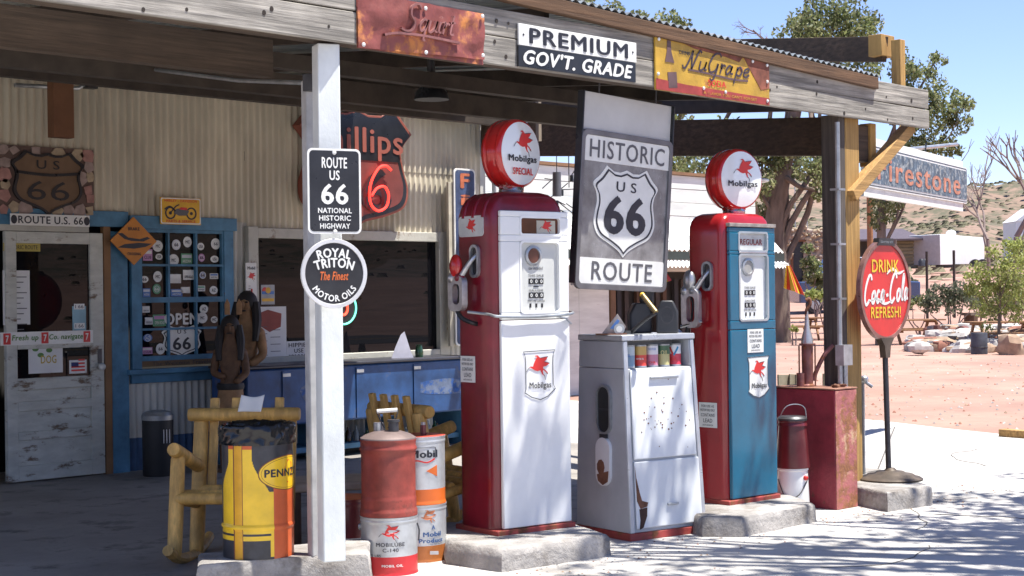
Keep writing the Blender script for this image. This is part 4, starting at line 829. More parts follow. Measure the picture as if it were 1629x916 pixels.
m = MB(); m.text('HISTORIC', 0, -.35, w_ * .84, .115, -.006, INKG, bold=.012, sp=1.1); m.text('ROUTE', 0, -1.115, w_ * .68, .12, -.006, INKG, bold=.012, sp=1.1); m.text('U S', 0, -.572, .20, .065, -.006, INK, bold=.012); m.text('66', 0, -.755, .42, .25, -.006, INK, bold=.04, sp=1.05); m.build('lettering', t)
m = MB()
for s in (-.32, .32): m.tube([(s * w_, .02, 0), (s * w_, .02, .1)], .006, DSTEEL, 6)
m.build('hangers', t)
# ------------------------------------------------------------------ fuel pumps
def loft(mb, secs, m, n=6):
    vv = []; N = None
    for z, x0, x1, y0, y1, r in secs:
        rr = rrect(x0, x1, y0, y1, r, n); N = len(rr); vv += [(p[0], p[1], z) for p in rr]
    ff = []
    for s in range(len(secs) - 1):
        for i in range(N): j = (i + 1) % N; ff.append((s * N + i, s * N + j, (s + 1) * N + j, (s + 1) * N + i))
    ff.append(tuple(range(N))[::-1]); ff.append(tuple((len(secs) - 1) * N + i for i in range(N))); mb.add(vv, ff, m)
def frame_panel(mb, x0, x1, z0, z1, holes, y0, y1, m):
    """a slab with rectangular holes stacked in z: [(hx0,hx1,hz0,hz1)] bottom to top"""
    z = z0
    for hx0, hx1, hz0, hz1 in holes:
        mb.bb(x0, x1, y0, y1, z, hz0, m); mb.bb(x0, hx0, y0, y1, hz0, hz1, m); mb.bb(hx1, x1, y0, y1, hz0, hz1, m); z = hz1
    mb.bb(x0, x1, y0, y1, z, z1, m)
def fuel_shield(mb, cx, cz, h, y, fill):
    P = [(85, 110), (705, 95), (672, 170), (665, 300), (668, 640), (710, 700), (560, 815), (410, 865), (240, 820), (105, 745), (128, 690), (125, 200)]
    k = h / 760.; T = lambda p, s=1.: (cx + (p[0] - 400) * k * s, cz - (p[1] - 480) * k * s)
    if fill: mb.prism([T(p) for p in P], y, y + .002, SIGNW)
    mb.ring([T(p, 1.0) for p in P], [T(p, .972) for p in P], y - .002, y, INK)
    pegasus(mb, cx - .004, cz + h * .19, h * .42, y - .002)
    mb.text('Mobilgas', cx + .003, cz - h * .22, h * .56, h * .16, y - .003, INK, bold=.02, sp=1.05)
def lead_sticker(mb, cx, cz, w_, h_, y, xf=None):
    o = MB(); o.bb(cx - w_ / 2, cx + w_ / 2, y, y + .003, cz - h_ / 2, cz + h_ / 2, SIGNW)
    for t_, u, ww, hh in (('FOR USE AS', .36, .7, .10), ('MOTOR FUEL ONLY', .20, .8, .10), ('CONTAINS', 0, .75, .13), ('LEAD', -.22, .5, .16), ('ANTI-KNOCK', -.4, .6, .06)): o.text(t_, cx, cz + h_ * u, w_ * ww, h_ * hh, y - .001, INKG, bold=.02)
    mb.add(o.v, [], INK)  # keep indices simple
    base = len(mb.v) - len(o.v)
    for fc, mi_ in zip(o.f, o.m): mb.f.append(tuple(i + base for i in fc)); mb.m.append(mb.mi(o.mats[mi_]))
    if xf:
        for i in range(base, len(mb.v)): mb.v[i] = tuple(xf @ Vector(mb.v[i]))
def nozzle(t, D, z, dx, body, boot, red_hood):
    """fuel nozzle hung on the left side (x=0 face); dx = distance along the side from the front"""
    X = Matrix.Translation((0, dx, z)) @ Matrix.Rotation(-PI / 2, 4, 'Z')     # local x -> towards front, -y -> outwards
    m = MB(); m.ring(rrect(-.045, .045, -.10, .10, .04), rrect(-.03, .03, -.085, .085, .03), -.02, .003, GALV, xf=X); m.prism(rrect(-.03, .03, -.085, .085, .03), -.004, .002, SIGNK, xf=X)
    m.build('nozzle_boot', t)
    m = MB(); m.tube([X @ Vector(p) for p in ((.015, -.0, .04), (-.0, -.04, .0), (-.05, -.075, -.09))], [.013, .014, .018], body, 10, smooth=4)
    dz_ = 0 if red_hood else -.05
    m.ring([(p[0], p[1]) for p in rrect(-.165, -.015, -.30 + dz_, -.085, .045)], [(p[0], p[1]) for p in rrect(-.118, -.045, -.26 + dz_, -.135, .03)], -.095, -.055, body, xf=X)
    m.tube([X @ Vector(p) for p in ((-.09, -.075, -.14), (-.075, -.075, -.19), (-.09, -.075, -.25 + dz_))], .007, BLACK, 8, smooth=3)
    hood = RED if red_hood else body
    m.ell(X @ Vector((-.105, -.075, -.03)), (.035, .05, .075), hood); m.ell(X @ Vector((-.14, -.08, -.10)), (.03, .03, .035), body); m.ell(X @ Vector((-.07, -.075, -.10)), (.025, .045, .035), DRED if red_hood else body)
    noz = m.build('nozzle', t)
    m = MB(); m.tube([X @ Vector(p) for p in ((-.115, -.08, -.33), (-.125, -.09, -.42), (-.16, -.08, -.75), (-.20, -.03, -1.0), (-.18, .0, -.62), (-.14, -.0, -.42))] if boot else [X @ Vector(p) for p in ((-.10, -.075, -.29), (-.06, -.07, -.34), (.0, -.04, -.37), (.0, .0, -.38))], .014, BLACK, 8, smooth=6); m.build('hose', noz)
def globe(t, cx, cy, z, r, rz, word2):
    X = Matrix.Translation((cx, cy, z + r)) @ Matrix.Rotation(rz, 4, 'Z') @ Matrix.Rotation(PI / 2, 4, 'X')
    m = MB(); th = .155
    prof = [(r * .90, th / 2), (r * .97, th / 2 - .008), (r * 1.0, th * .30), (r * .975, th * .26), (r * .975, th * .2), (r * 1.0, th * .14), (r, -th * .14), (r * .975, -th * .2), (r * .975, -th * .26), (r * 1.0, -th * .3), (r * .97, -th / 2 + .008), (r * .90, -th / 2)]
    m.lathe(prof, RED, 56, X); g_ = m.build('globe_ring', t, sharp=50)
    m = MB()
    FG = mat('milk_glass', (.80, .82, .82), .08, var=.02, coat=.6)
    m.lathe([(r * .90, th / 2 - .004), (r * .90, th / 2 + .001), (r * .6, th / 2 + .009), (r * .3, th / 2 + .0125), (0, th / 2 + .013)], FG, 48, X); m.lathe([(r * .90, -th / 2 - .001), (r * .6, -th / 2 - .010), (0, -th / 2 - .014)], FG, 48, X)
    m.build('globe_face', g_)
    XF = Matrix.Translation((cx, cy, z + r)) @ Matrix.Rotation(rz, 4, 'Z'); y = -th / 2 - .0155
    m = MB(); o = MB(); pegasus(o, .015, r * .34, r * .62, y); o.text('Mobilgas', .0, -r * .18, r * 1.32, r * .25, y, INK, bold=.035)
    if word2: o.text(word2, .0, -r * .52, r * .95, r * .20, y, SIGNR, bold=.035)
    o.v = [tuple(XF @ Vector(p)) for p in o.v]; o.build('globe_lettering', g_)
    m = MB(); m.lathe([(.075, z - .03), (.08, z - .01), (.07, z + .012), (.05, z + .02)], CHROME, 28, Matrix.Translation((cx, cy, 0))); m.build('globe_collar', g_)
    m = MB(); m.box((cx, cy, z + .012), (.14, .10, .03), RED, rz); m.build('globe_foot', g_, bev=.008)
def pump(label, loc, rz, W, D, H, body, panel, kind):
    t = thing('fuel_pump', label, 'fuel pump', loc, rz, 'old fuel pumps')
    m = MB(); r = .07
    if kind == 1: secs = [(.0, 0, W, 0, D, r), (H - .22, 0, W, 0, D, r), (H - .14, .0, W, .0, D, r), (H - .085, .015, W - .012, .01, D - .01, r), (H - .04, .045, W - .04, .02, D - .02, r * .9), (H - .012, .09, W - .09, .035, D - .035, r * .8), (H, .14, W - .14, .06, D - .06, r * .6)]
    else: secs = [(.0, 0, W, 0, D, r * .8), (H - .16, 0, W, 0, D, r * .8), (H - .09, .003, W - .003, .002, D - .002, r * .8), (H - .05, .015, W - .015, .008, D - .008, r * .8), (H - .018, .04, W - .04, .02, D - .02, r * .8), (H, .085, W - .085, .05, D - .05, r * .6)]
    loft(m, secs, body)
    if kind == 1:
        for k in range(3): m.tube([(.0 + .006, D * (.22 + .26 * k), H - .16), (.03, D * (.22 + .26 * k), H - .075), (.10, D * (.22 + .26 * k), H - .022)], .02, body, 8, smooth=4)
    m.build('body', t, sharp=50)
    m = MB(); m.bb(-.012, W + .012, -.04, D + .01, -.005, .03, mat('rusty_red_base', (.33, .05, .04), .6, var=.25, rust=.42, rs=8)); m.build('base_strip', t, bev=.006)
    y0 = -.03
    if kind == 1:
        px0, px1, pz1 = .045, W - .012, H - .12
        h1 = (px0 + .28 * (px1 - px0), px0 + .88 * (px1 - px0), H - .265, H - .155); h2 = (px0 + .28 * (px1 - px0), px0 + .86 * (px1 - px0), H - .735, H - .305)
        m = MB(); frame_panel(m, px0, px1, 1.285, pz1, [h2, h1], y0, -.002, panel); m.build('face_panel', t, bev=.006)
        m = MB(); m.bb(px0, px1, y0, -.002, .035, 1.28, WHITE); dp_ = m.build('door_panel', t, bev=.006)
        m = MB(); fuel_shield(m, (px0 + px1) / 2 + .02, .945, .30, y0 - .0025, False); m.build('emblem', t)
        m = MB(); m.bb(h1[0], h1[1], -.012, -.006, h1[2], h1[3], mat('amber_glass', (.10, .03, .015), .06, var=.2)); mm_ = mat('pale_card2', (.5, .47, .38), .5); m.bb(h1[0] + .14, h1[1] - .03, -.014, -.012, h1[2], h1[3] - .02, mm_); pegasus(m, h1[1] - .1, (h1[2] + h1[3]) / 2, .07, -.0165, m2=INK); m.ring(rrect(h1[0] - .006, h1[1] + .006, h1[2] - .006, h1[3] + .006, .02), rrect(h1[0] + .008, h1[1] - .008, h1[2] + .008, h1[3] - .008, .014), y0 - .004, -.004, panel); m.build('sight_window', t)
        dc = (.56, .57, .54)
    else:
        px0, px1, pz1 = .035, W - .008, H - .10
        h1 = (px0 + .2 * (px1 - px0), px0 + .82 * (px1 - px0), H - .26, H - .135); h2 = (px0 + .2 * (px1 - px0), px0 + .83 * (px1 - px0), H - .735, H - .285)
        m = MB(); frame_panel(m, px0, px1, 1.18, pz1, [h2, h1], y0, -.002, panel); m.build('face_panel', t, bev=.006)
        m = MB(); m.bb(px0, px1, y0, -.002, .035, 1.177, panel); m.build('door_panel', t, bev=.006)
        m = MB(); m.bb(px0 - .005, px1 + .004, y0 - .008, -.001, pz1 + .003, pz1 + .028, mat('worn_trim', (.42, .38, .33), .4, .5, var=.3, vs=14)); m.bb(h1[0], h1[1], y0 - .006, y0, h1[2] - .017, h1[2] - .006, CHROME); m.build('trim_strip', t, bev=.003)
        m = MB(); fuel_shield(m, (px0 + px1) / 2 + .045, .85, .285, y0 - .0025, True); m.build('emblem', t)
        m = MB(); m.bb(h1[0] - .003, h1[1] + .003, -.012, -.006, h1[2], h1[3], mat('label_grey', (.55, .56, .55), .3)); m.ring(rrect(h1[0] - .008, h1[1] + .008, h1[2] - .008, h1[3] + .008, .022), rrect(h1[0] + .006, h1[1] - .006, h1[2] + .006, h1[3] - .006, .014), y0 - .004, -.004, mat('plate_trim', (.45, .5, .52), .3, .6)); m.text('REGULAR', (h1[0] + h1[1]) / 2, (h1[2] + h1[3]) / 2, (h1[1] - h1[0]) * .78, .04, -.014, DRED, bold=.03); m.build('grade_plate', t)
        m = MB(); lead_sticker(m, (px0 + px1) / 2 + .015, 1.10, .17, .16, y0 - .004); m.build('warning_sticker', t)
        dc = (.72, .73, .71)
    m = MB(); m.bb(h2[0], h2[1], -.010, -.005, h2[2], h2[3], mat('dial_plate_%d' % kind, dc, .3, var=.05)); m.ring(rrect(h2[0] - .006, h2[1] + .006, h2[2] - .006, h2[3] + .006, .03), rrect(h2[0] + .007, h2[1] - .007, h2[2] + .007, h2[3] - .007, .022), y0 - .004, -.004, panel if kind == 1 else mat('plate_trim', (.45, .5, .52), .3, .6)); dpl = m.build('dial_plate', t)
    cx = h2[0] + (h2[1] - h2[0]) * .36; cz = h2[3] - .085
    m = MB(); m.lathe([(.062, 0), (.062, .012), (.047, .016), (.045, .008), (0, .008)], GALV, 28, Matrix.Translation((cx, -.010, cz)) @ Matrix.Rotation(PI / 2, 4, 'X'), ms=[GALV, GALV, GALV, mat('dial_glass_%d' % kind, (.12, .05, .04) if kind == 1 else (.35, .35, .34), .1)]); m.build('sight_dial', dpl)
    m = MB(); cx2 = (h2[0] + h2[1]) / 2 - .02
    def counter(z, n, w_, h_):
        for k in range(n): x = cx2 + (k - (n - 1) / 2) * w_ * 1.15; m.bb(x - w_ / 2, x + w_ / 2, -.014, -.0101, z - h_ / 2, z + h_ / 2, SIGNK); m.text('0', x, z, w_ * .5, h_ * .66, -.0155, SIGNW, bold=.03)
    zz = h2[2]
    m.text('THIS SALE', cx2, zz + .225, .12, .014, -.012, INKG, bold=.02); counter(zz + .19, 3, .034, .034); m.text('GALLONS', cx2, zz + .135, .11, .013, -.012, INKG, bold=.02); counter(zz + .105, 3, .034, .034); m.text('PRICE PER GALLON', cx2, zz + .07, .13, .012, -.012, INKG, bold=.02)
    for k in (-1, 0, 1): m.bb(cx2 + k * .045 - .006, cx2 + k * .045 + .006, -.014, -.0101, zz + .03, zz + .055, SIGNK)
    if kind == 1: m.bb(cx2 - .02, cx2 + .02, -.013, -.0101, zz + .155, zz + .162, INK); m.text('tax included', cx2, zz + .27, .11, .02, -.012, INKG, shear=.3, bold=.01)
    m.build('price_counters', dpl)
    SX = Matrix.Translation((-.0015, D / 2, 0)) @ Matrix.Rotation(-PI / 2, 4, 'Z')
    if kind == 1:
        m = MB(); m.prism(rrect(-D * .36, D * .30, H - .27, H - .145, .025), -.004, .002, mat('label_grey', (.55, .56, .55), .3), xf=SX); pegasus(m, -.01, H - .205, .085, -.0065, xf=SX, ink=False); m.build('side_plate', t)
        m = MB(); lead_sticker(m, -.06, .985, .15, .16, -.005, SX); m.build('warning_sticker', t)
        nozzle(t, D, H - .42, D * .42, ALU, False, True)
        m = MB(); m.tube([(-.1, D * .30, 1.335), (-.02, D * .05, 1.32), (.02, -.045, 1.305), (W * .5, -.05, 1.30), (W + .0, -.04, 1.315), (W + .015, .06, 1.34)], .009, GALV, 8, smooth=6); m.tube([(W * .78, -.05, 1.30), (W - .06, -.055, 1.285), (W - .02, -.055, 1.25)], .006, GALV, 6); m.build('hose_retainer', t)
        globe(t, W * .54, D * .55, H + .03, .215, R_(6) - rz, 'SPECIAL')
    else:
        m = MB(); lead_sticker(m, .02, .60, .16, .17, -.005, SX); m.build('warning_sticker', t)
        nozzle(t, D, H - .43, D * .40, ALU, True, False)
        m = MB(); m.tube([SX @ Vector(p) for p in ((-.13, -.11, 1.17), (-.17, -.12, 1.13), (-.19, -.12, 1.06))], .025, ALU, 10); m.tube([SX @ Vector(p) for p in ((-.19, -.12, 1.07), (-.19, -.12, 1.0))], .018, mat('brass', (.4, .25, .08), .35, .8), 10); m.tube([SX @ Vector(p) for p in ((-.13, -.1, 1.2), (.03, -.06, 1.24))], .012, CHROME, 8); m.build('hose_fitting', t)
        globe(t, W * .64, D * .55, H + .03, .213, R_(-10) - rz, None)
    return t
pq = onz(803, 851, .13); R9 = R_(-9)
pump('maroon and white fuel pump with winged horse on its door, beside the stacked pails', (pq.x - .05, pq.y + .03, .13), R9, .58, .385, 2.06, DRED, WHITE, 1)
pq = onz(1165, 803, .13)
pump('teal and red fuel pump with REGULAR plate between the oil cabinet and rusty red box', (pq.x - .03, pq.y + .03, .13), R_(-4), .53, .33, 1.975, mat('pump_red', (.34, .014, .018), .22, var=.15, vs=3, coat=.35), TEAL, 2)

# ------------------------------------------------------------------ oil cabinet and what stands in and on it
oq = onz(1003, 862, .0); ORZ = R_(-11)
t = thing('oil_cabinet', 'dented tapering white metal oil cabinet with red foot between the two fuel pumps', 'cabinet', (oq.x, oq.y, 0), ORZ)
W, D, H, sl_ = .64, .56, 1.285, .085
yf = lambda z: sl_ * z / H
xl = lambda z: .025 * z / H
CABW = mat('cabinet_white', (.70, .72, .72), .35, var=.06, vs=3, coat=.2); CABS = mat('cabinet_shaded_side', (.40, .42, .44), .4, var=.08, vs=4)  # CABS is the white body with its side shade put into the colour
def slab(mb, z0, z1, mt, x0=0, x1=1, y0=0., yb=None):
    a, b = z0, z1; X = lambda u, z: xl(z) + (W - 2 * xl(z)) * u
    YB = lambda z: (D - .02 * z) if yb is None else yf(z) + yb
    mb.hexa([(X(x0, a), yf(a) + y0, a), (X(x1, a), yf(a) + y0, a), (X(x1, a), YB(a), a), (X(x0, a), YB(a), a), (X(x0, b), yf(b) + y0, b), (X(x1, b), yf(b) + y0, b), (X(x1, b), YB(b), b), (X(x0, b), YB(b), b)], mt)
m = MB(); slab(m, .05, 1.085, CABS); slab(m, 1.087, 1.26, CABS, 0, .06); slab(m, 1.087, 1.26, CABS, .94, 1.0); slab(m, 1.087, 1.26, CABS, .061, .939, .16); m.build('body', t, bev=.006)
m = MB(); slab(m, .0, .05, mat('rusty_red_base', (.33, .05, .04)), -.005, 1.005, -.006); m.build('base_strip', t, bev=.006)
m = MB(); slab(m, 1.262, 1.30, mat('cabinet_edge', (.5, .52, .55), .3, .5), -.02, 1.02, -.012); m.build('top', t, bev=.006)
m = MB(); slab(m, .51, 1.075, WHITEW, .075, .93, -.014, -.001); ud_ = m.build('upper_door', t, bev=.008)
m = MB(); slab(m, .075, .495, CABW, .075, .95, -.014, -.001); ld_ = m.build('lower_door', t, bev=.008)
m = MB(); slab(m, .05, 1.26, mat('cabinet_edge', (.5, .52, .55)), .0, .055, -.008, -.0); slab(m, .05, 1.26, mat('cabinet_edge', (.5, .52, .55)), .95, 1.0, -.008, -.0); m.build('edge_trim', t, bev=.004)
m = MB(); slab(m, 1.015, 1.03, GALV, .33, .72, -.03, -.014); m.build('handle', ud_, bev=.003)
m = MB(); slab(m, .205, .22, GALV, .48, .62, -.03, -.014); m.build('handle', ld_, bev=.003)
TX = Matrix.Rotation(-math.atan(sl_ / H), 4, 'X')
m = MB()
m.prism([(.056, .47), (.062, .40), (.085, .30), (.10, .25), (.15, .235), (.14, .21), (.085, .20), (.06, .25)], -.0165, -.014, RUSTY, xf=TX); m.prism([(.075, .198), (.14, .205), (.135, .15), (.10, .08), (.07, .07), (.08, .13)], -.0165, -.014, mat('deep_rust', (.06, .03, .02), .9, var=.3), xf=TX)
q = random.Random(3)
for k in range(42): m.prism(circ(W * q.gauss(.5, .16), q.gauss(.78, .09), q.uniform(.002, .006), 7), -.0165, -.014, RUSTY, xf=TX)
m.build('rust_spots', t)
SXF = Matrix.Translation((-.002 + xl(.6), D * .46, 0)) @ Matrix.Rotation(-PI / 2, 4, 'Z')
m = MB(); m.ring(rrect(-.075, .075, .66, .98, .07), rrect(-.06, .06, .675, .965, .055), -.016, .012, GALV, xf=SXF); m.prism(rrect(-.06, .06, .675, .965, .055), -.006, .008, SIGNK, xf=SXF); m.box(SXF @ Vector((0, -.008, .82)), (.006, .11, .012), DSTEEL); sh_ = m.build('side_hatch', t)
m = MB(); m.prism(rrect(-.075, .07, .33, .64, .07), -.02, .008, WHITEW, xf=SXF); m.prism([(-.06, .40), (.06, .43), (.05, .36), (0, .335), (-.05, .36)], -.023, -.02, RUSTY, xf=SXF); m.prism(circ(-.02, .45, .04, 9, .05), -.022, -.02, RUSTY, xf=SXF); m.box(SXF @ Vector((0, -.01, .65)), (.015, .07, .025), DSTEEL); m.build('hatch_flap', sh_, bev=.003)
OM = Matrix.Translation((oq.x, oq.y, 0)) @ Matrix.Rotation(ORZ, 4, 'Z')
CANL = [('slim pale blue and white oil can at the left end of the cabinet shelf', (.45, .52, .55), (.2, .3, .4)), ('oil can with red lower half and yellow top on the cabinet shelf', (.5, .33, .1), (.65, .06, .04)), ('white oil can with pink and blue print in the middle of the cabinet shelf', (.68, .66, .68), (.5, .2, .28)), ('dark green and yellow oil can on the cabinet shelf', (.05, .12, .06), (.5, .45, .2)), ('white oil can with a red and blue V on the cabinet shelf', (.72, .72, .72), (.6, .05, .08))]
for k, (lb, c1, c2) in enumerate(CANL):
    p = OM @ Vector((.125 + .098 * k, .15, 1.0875)); r, h = .043, .145
    t = thing('oil_can', lb, 'can', p, -PI / 2 + TH + (-.25 if k == 4 else .1 * (k - 2)), 'oil cans on the cabinet shelf')
    ma, mb_ = mat('can_a%d' % k, c1, .35, var=.06), mat('can_b%d' % k, c2, .35, var=.06)
    m = MB(); m.lathe([(r, 0), (r, .006), (r * .97, .01), (r * .97, h * .55), (r * .97, h - .01), (r, h - .006), (r, h), (0, h - .004)], ma, 24, None, [GALV, GALV, mb_, ma, GALV, GALV, GALV]); m.build('body', t)
    WP = lambda x, y, z: ((r * .97 - y) * math.sin(x / r), -(r * .97 - y) * math.cos(x / r), z)
    m = MB()
    if k == 4: m.stroke([(-.028, .125), (-.014, .095), (0, .07)], .012, -.002, SIGNR, warp=WP); m.stroke([(.03, .125), (.014, .095), (.0, .07)], .012, -.0025, mat('can_blue', (.02, .25, .45), .4), warp=WP); m.text('OIL', 0, .045, .05, .02, -.002, SIGNR, bold=.04, warp=WP)
    elif k == 1: m.bb(-.012, .012, -.002, -.001, .1, .13, mat('can_b1', c2)); m.text('MOTOR OIL', 0, .055, .05, .012, -.002, SIGNW, bold=.03, warp=WP)
    elif k == 2: m.text('MOTOR', 0, .115, .05, .014, -.002, mat('sticker_2', STK[2]), bold=.03, warp=WP); m.text('OIL', 0, .03, .05, .014, -.002, SIGNR, bold=.03, warp=WP)
    elif k == 3: m.ring([WP(*p)[::2] for p in [(0, 0, 0)] * 3], [(0, 0)] * 3, 0, 0, ma) if False else m.text('OIL', 0, .09, .05, .03, -.002, mat('can_b3', c2), bold=.03, warp=WP)
    else: m.text('OIL', 0, .08, .04, .02, -.002, mat('sticker_2', STK[2]), bold=.03, warp=WP)
    m.build('lettering', t)
BJ = mat('black_jug', (.035, .037, .042), .5, var=.25, vs=8)
def jug(label, loc, rz, w_, h_, d_, emblem):
    t = thing('oil_jug', label, 'jug', loc, rz)
    m = MB(); P_ = [(-w_ / 2, 0), (w_ / 2, 0), (w_ / 2, h_ * .66), (w_ * .28, h_), (-w_ * .28, h_), (-w_ / 2, h_ * .66)]; m.prism(P_, 0, d_, BJ); m.build('body', t, bev=.012)
    m = MB()
    if emblem: m.ring(circ(0, h_ * .55, .045, 20, .06), circ(0, h_ * .55, .038, 20, .05), -.003, 0, DSTEEL); m.text('OIL', 0, h_ * .55, .05, .03, -.003, DSTEEL, bold=.02); m.build('embossed_emblem', t)
    else: m.lathe([(.045, h_ - .01), (.05, h_ + .02), (.05, h_ + .075), (.03, h_ + .08), (0, h_ + .08)], BJ, 16, Matrix.Translation((.05, d_ / 2, 0))); m.build('cap', t)
p = OM @ Vector((.50, .20, 1.30)); jug('black square oil jug with round emblem on top of the oil cabinet', p, TH - PI / 2 - .1, .145, .215, .12, True)
p = OM @ Vector((.42, .37, 1.30)); jug('plain dark oil jug with tall cap behind the emblem jug on the oil cabinet', p, TH - PI / 2 + .1, .15, .20, .12, False)
p = OM @ Vector((.22, .30, 1.30)); m = MB(); e0 = ond(1022, 469, 10.05) - p; e1 = ond(1044, 497, 9.95) - p; m.tube([(.05, .0, 0), e1 * .6, e1], .012, BJ, 8, smooth=4); GOLD = mat('tarnished_brass', (.30, .22, .10), .4, .7, var=.3, vs=20)
pts = [e1 + (e0 - e1) * k / 16 for k in range(17)]; m.tube(pts, [.016 + .003 * (k % 2) for k in range(17)], GOLD, 10); m.ell(tuple(e0), (.018, .018, .018), YEL, 10, 6); m.lathe([(0, 0), (.05, 0), (.045, .02), (0, .025)], BJ, 16); tag(m.build('flexible_spout', loc=p), 'tarnished flexible brass pouring spout leaning up from the oil cabinet top', 'spout')
p = OM @ Vector((.07, .22, 1.30)); t = thing('price_holder', 'small triangular tin price holder with a silver roll on top of the oil cabinet', 'holder', p, TH - PI / 2)
m = MB(); m.prism([(-.08, .01), (.05, .005), (.075, .05), (.02, .135)], 0, .01, mat('printed_tin', (.34, .30, .28), .5, var=.3, vs=22)); m.prism([(-.03, .04), (.0, .035), (.035, .09), (.02, .1)], -.002, 0, mat('sticker_2', STK[2])); m.build('triangle_plate', t, bev=.002)
m = MB(); m.lathe([(.02, -.05), (.035, -.05), (.035, .0), (.02, .0), (.02, -.05)], GALV, 20, Matrix.Translation((.03, -.015, .036)) @ Matrix.Rotation(PI / 2, 4, 'X')); m.prism(circ(.03, .036, .02, 16), -.02, -.01, SIGNW); m.build('silver_roll', t); m = MB(); m.bb(-.12, .08, -.03, .05, 0, .008, RUSTY); m.build('foot', t)

# ------------------------------------------------------------------ rusty red box, grease pump, buckets
bq = onz(1330, 812, 0)
RBX = mat('peeling_red_box', (.26, .025, .04), .55, var=.3, vs=4, rust=.36, rustcol=(.10, .045, .03), rs=8, bump=.3, bs=14)
RBF = mat('peeling_red_front', (.46, .15, .14), .65, var=.3, vs=5, rust=.49, rustcol=(.26, .11, .05), rs=9, dirt=(5, .53), dirtcol=(.60, .46, .25), bump=.35, bs=18)
t = thing('red_cabinet_box', 'tall rusty peeling red metal box in front of the yellow timber post', 'box', (bq.x, bq.y, 0), R_(-3))
m = MB(); m.bb(0, .265, 0, .55, 0, .855, RBX); m.build('body', t, bev=.006); m = MB(); m.bb(.004, .261, -.006, -.0005, .004, .85, RBF); m.build('front_plate', t, bev=.002)
m = MB(); m.bb(-.008, .272, -.008, .556, .857, .868, mat('rusty_top', (.25, .12, .08), .8, var=.3, vs=10)); m.build('top', t, bev=.003)
BM = Matrix.Translation((bq.x, bq.y, 0)) @ Matrix.Rotation(R_(-3), 4, 'Z')
p = BM @ Vector((.12, .32, .868)); t = thing('grease_pump', 'rusty hand grease pump with curved handle on top of the red metal box', 'pump', p, TH - PI / 2)
RS = mat('rusty_steel_red', (.24, .10, .09), .45, .4, var=.3, vs=10, rust=.45, rs=12)
m = MB(); m.lathe([(.055, 0), (.055, .01), (.04, .02), (.042, .30), (.06, .305), (.06, .315), (0, .315)], RS, 24); m.build('barrel', t)
m = MB(); m.lathe([(.045, .315), (.043, .35), (.02, .43), (.014, .5), (.012, .55)], mat('pale_steel', (.5, .48, .46), .3, .6, var=.25), 20); m.build('neck', t)
m = MB(); m.tube([(0, 0, .5), (.0, 0, .56), (.025, 0, .60), (.02, 0, .64), (-.005, 0, .63)], .013, RUSTY, 8, smooth=4); m.build('handle', t)
m = MB(); m.tube([(.05, 0, .04), (.06, 0, .1), (.12, 0, .22), (.17, 0, .28), (.19, 0, .3)], .016, RS, 8, smooth=4); m.tube([(-.06, 0, .0), (-.06, 0, .3)], .006, RUSTY, 6); m.tube([(.055, -.01, .0), (.055, -.01, .3)], .006, RUSTY, 6); m.lathe([(.03, 0), (.03, .10), (0, .1)], RS, 14, Matrix.Translation((-.055, -.02, 0))); m.build('lever_arm', t)
p = BM @ Vector((.2, .12, .868))
for k, (dx, dy) in enumerate(((-.10, -.05), (0, -.05), (.04, .03))):
    m = MB(); m.rock((0, 0, .012), (.03, .02, .012), RUSTY, k); tag(m.build('rusty_fitting', loc=(p.x + dx, p.y + dy, p.z)), 'small rusty pipe fitting lying on the red metal box', 'fitting', 'rusty fittings on the red box')
def bucket(name, label, loc, r0, r1, h, mt, lid, top=None, extra=None):
    t = thing(name, label, 'bucket', loc, TH - PI / 2)
    m = MB(); m.lathe([(0, 0), (r0, 0), (r0 + .003, .008), (r1, h - .02), (r1 + .006, h - .012), (r1 + .006, h), (r1 - .004, h), (r0 * .9, h - .04), (0, h - .04)], mt, 32); m.build('body', t)
    return t
kq = ond(1262, 797, 11.2); kq.z = .01
t = bucket('white_bucket', 'white enamel bucket underneath the dark red one between the teal pump and the red box', kq, .115, .105, .30, WHITE, False)
m = MB(); m.tube([(-.11, -.03, .22), (-.07, -.11, .10), (.02, -.125, .12), (.10, -.06, .235)], .004, DSTEEL, 6, smooth=5); m.ell((.075, -.09, .235), (.018, .012, .018), SIGNR, 10, 6); m.build('handle', t)
t = bucket('dark_red_bucket', 'dark red bucket with wire handle stacked on the white bucket', kq + Vector((0, 0, .302)), .118, .095, .34, mat('oxblood', (.13, .018, .022), .35, var=.25, coat=.2), True)
m = MB(); m.lathe([(.104, .335), (.106, .35), (.09, .365), (0, .372)], DSTEEL, 28); m.build('lid', t); m = MB(); m.tube([(-.1, 0, .33), (-.05, -.02, .43), (.03, -.02, .45), (.09, 0, .42), (.10, 0, .33)], .0035, GALV, 6, smooth=5); m.build('handle', t)
# timber slats behind the box
for k, px in enumerate((1248, 1262, 1276, 1316, 1330)):
    p = ond(px, 640, 12.9); m = MB(); m.beam((0, 0, 0), (.10 if k % 2 else .06, .05, .75 + .13), .11, .02, mat('grey_slat', (.32, .28, .2), .8, var=.25), up=(.3, 1, 0)); tag(m.build('leaning_board', bev=.003, loc=(p.x, p.y, .0)), 'grey wooden slat leaning behind the rusty red box', 'slat', 'slats behind the red box')
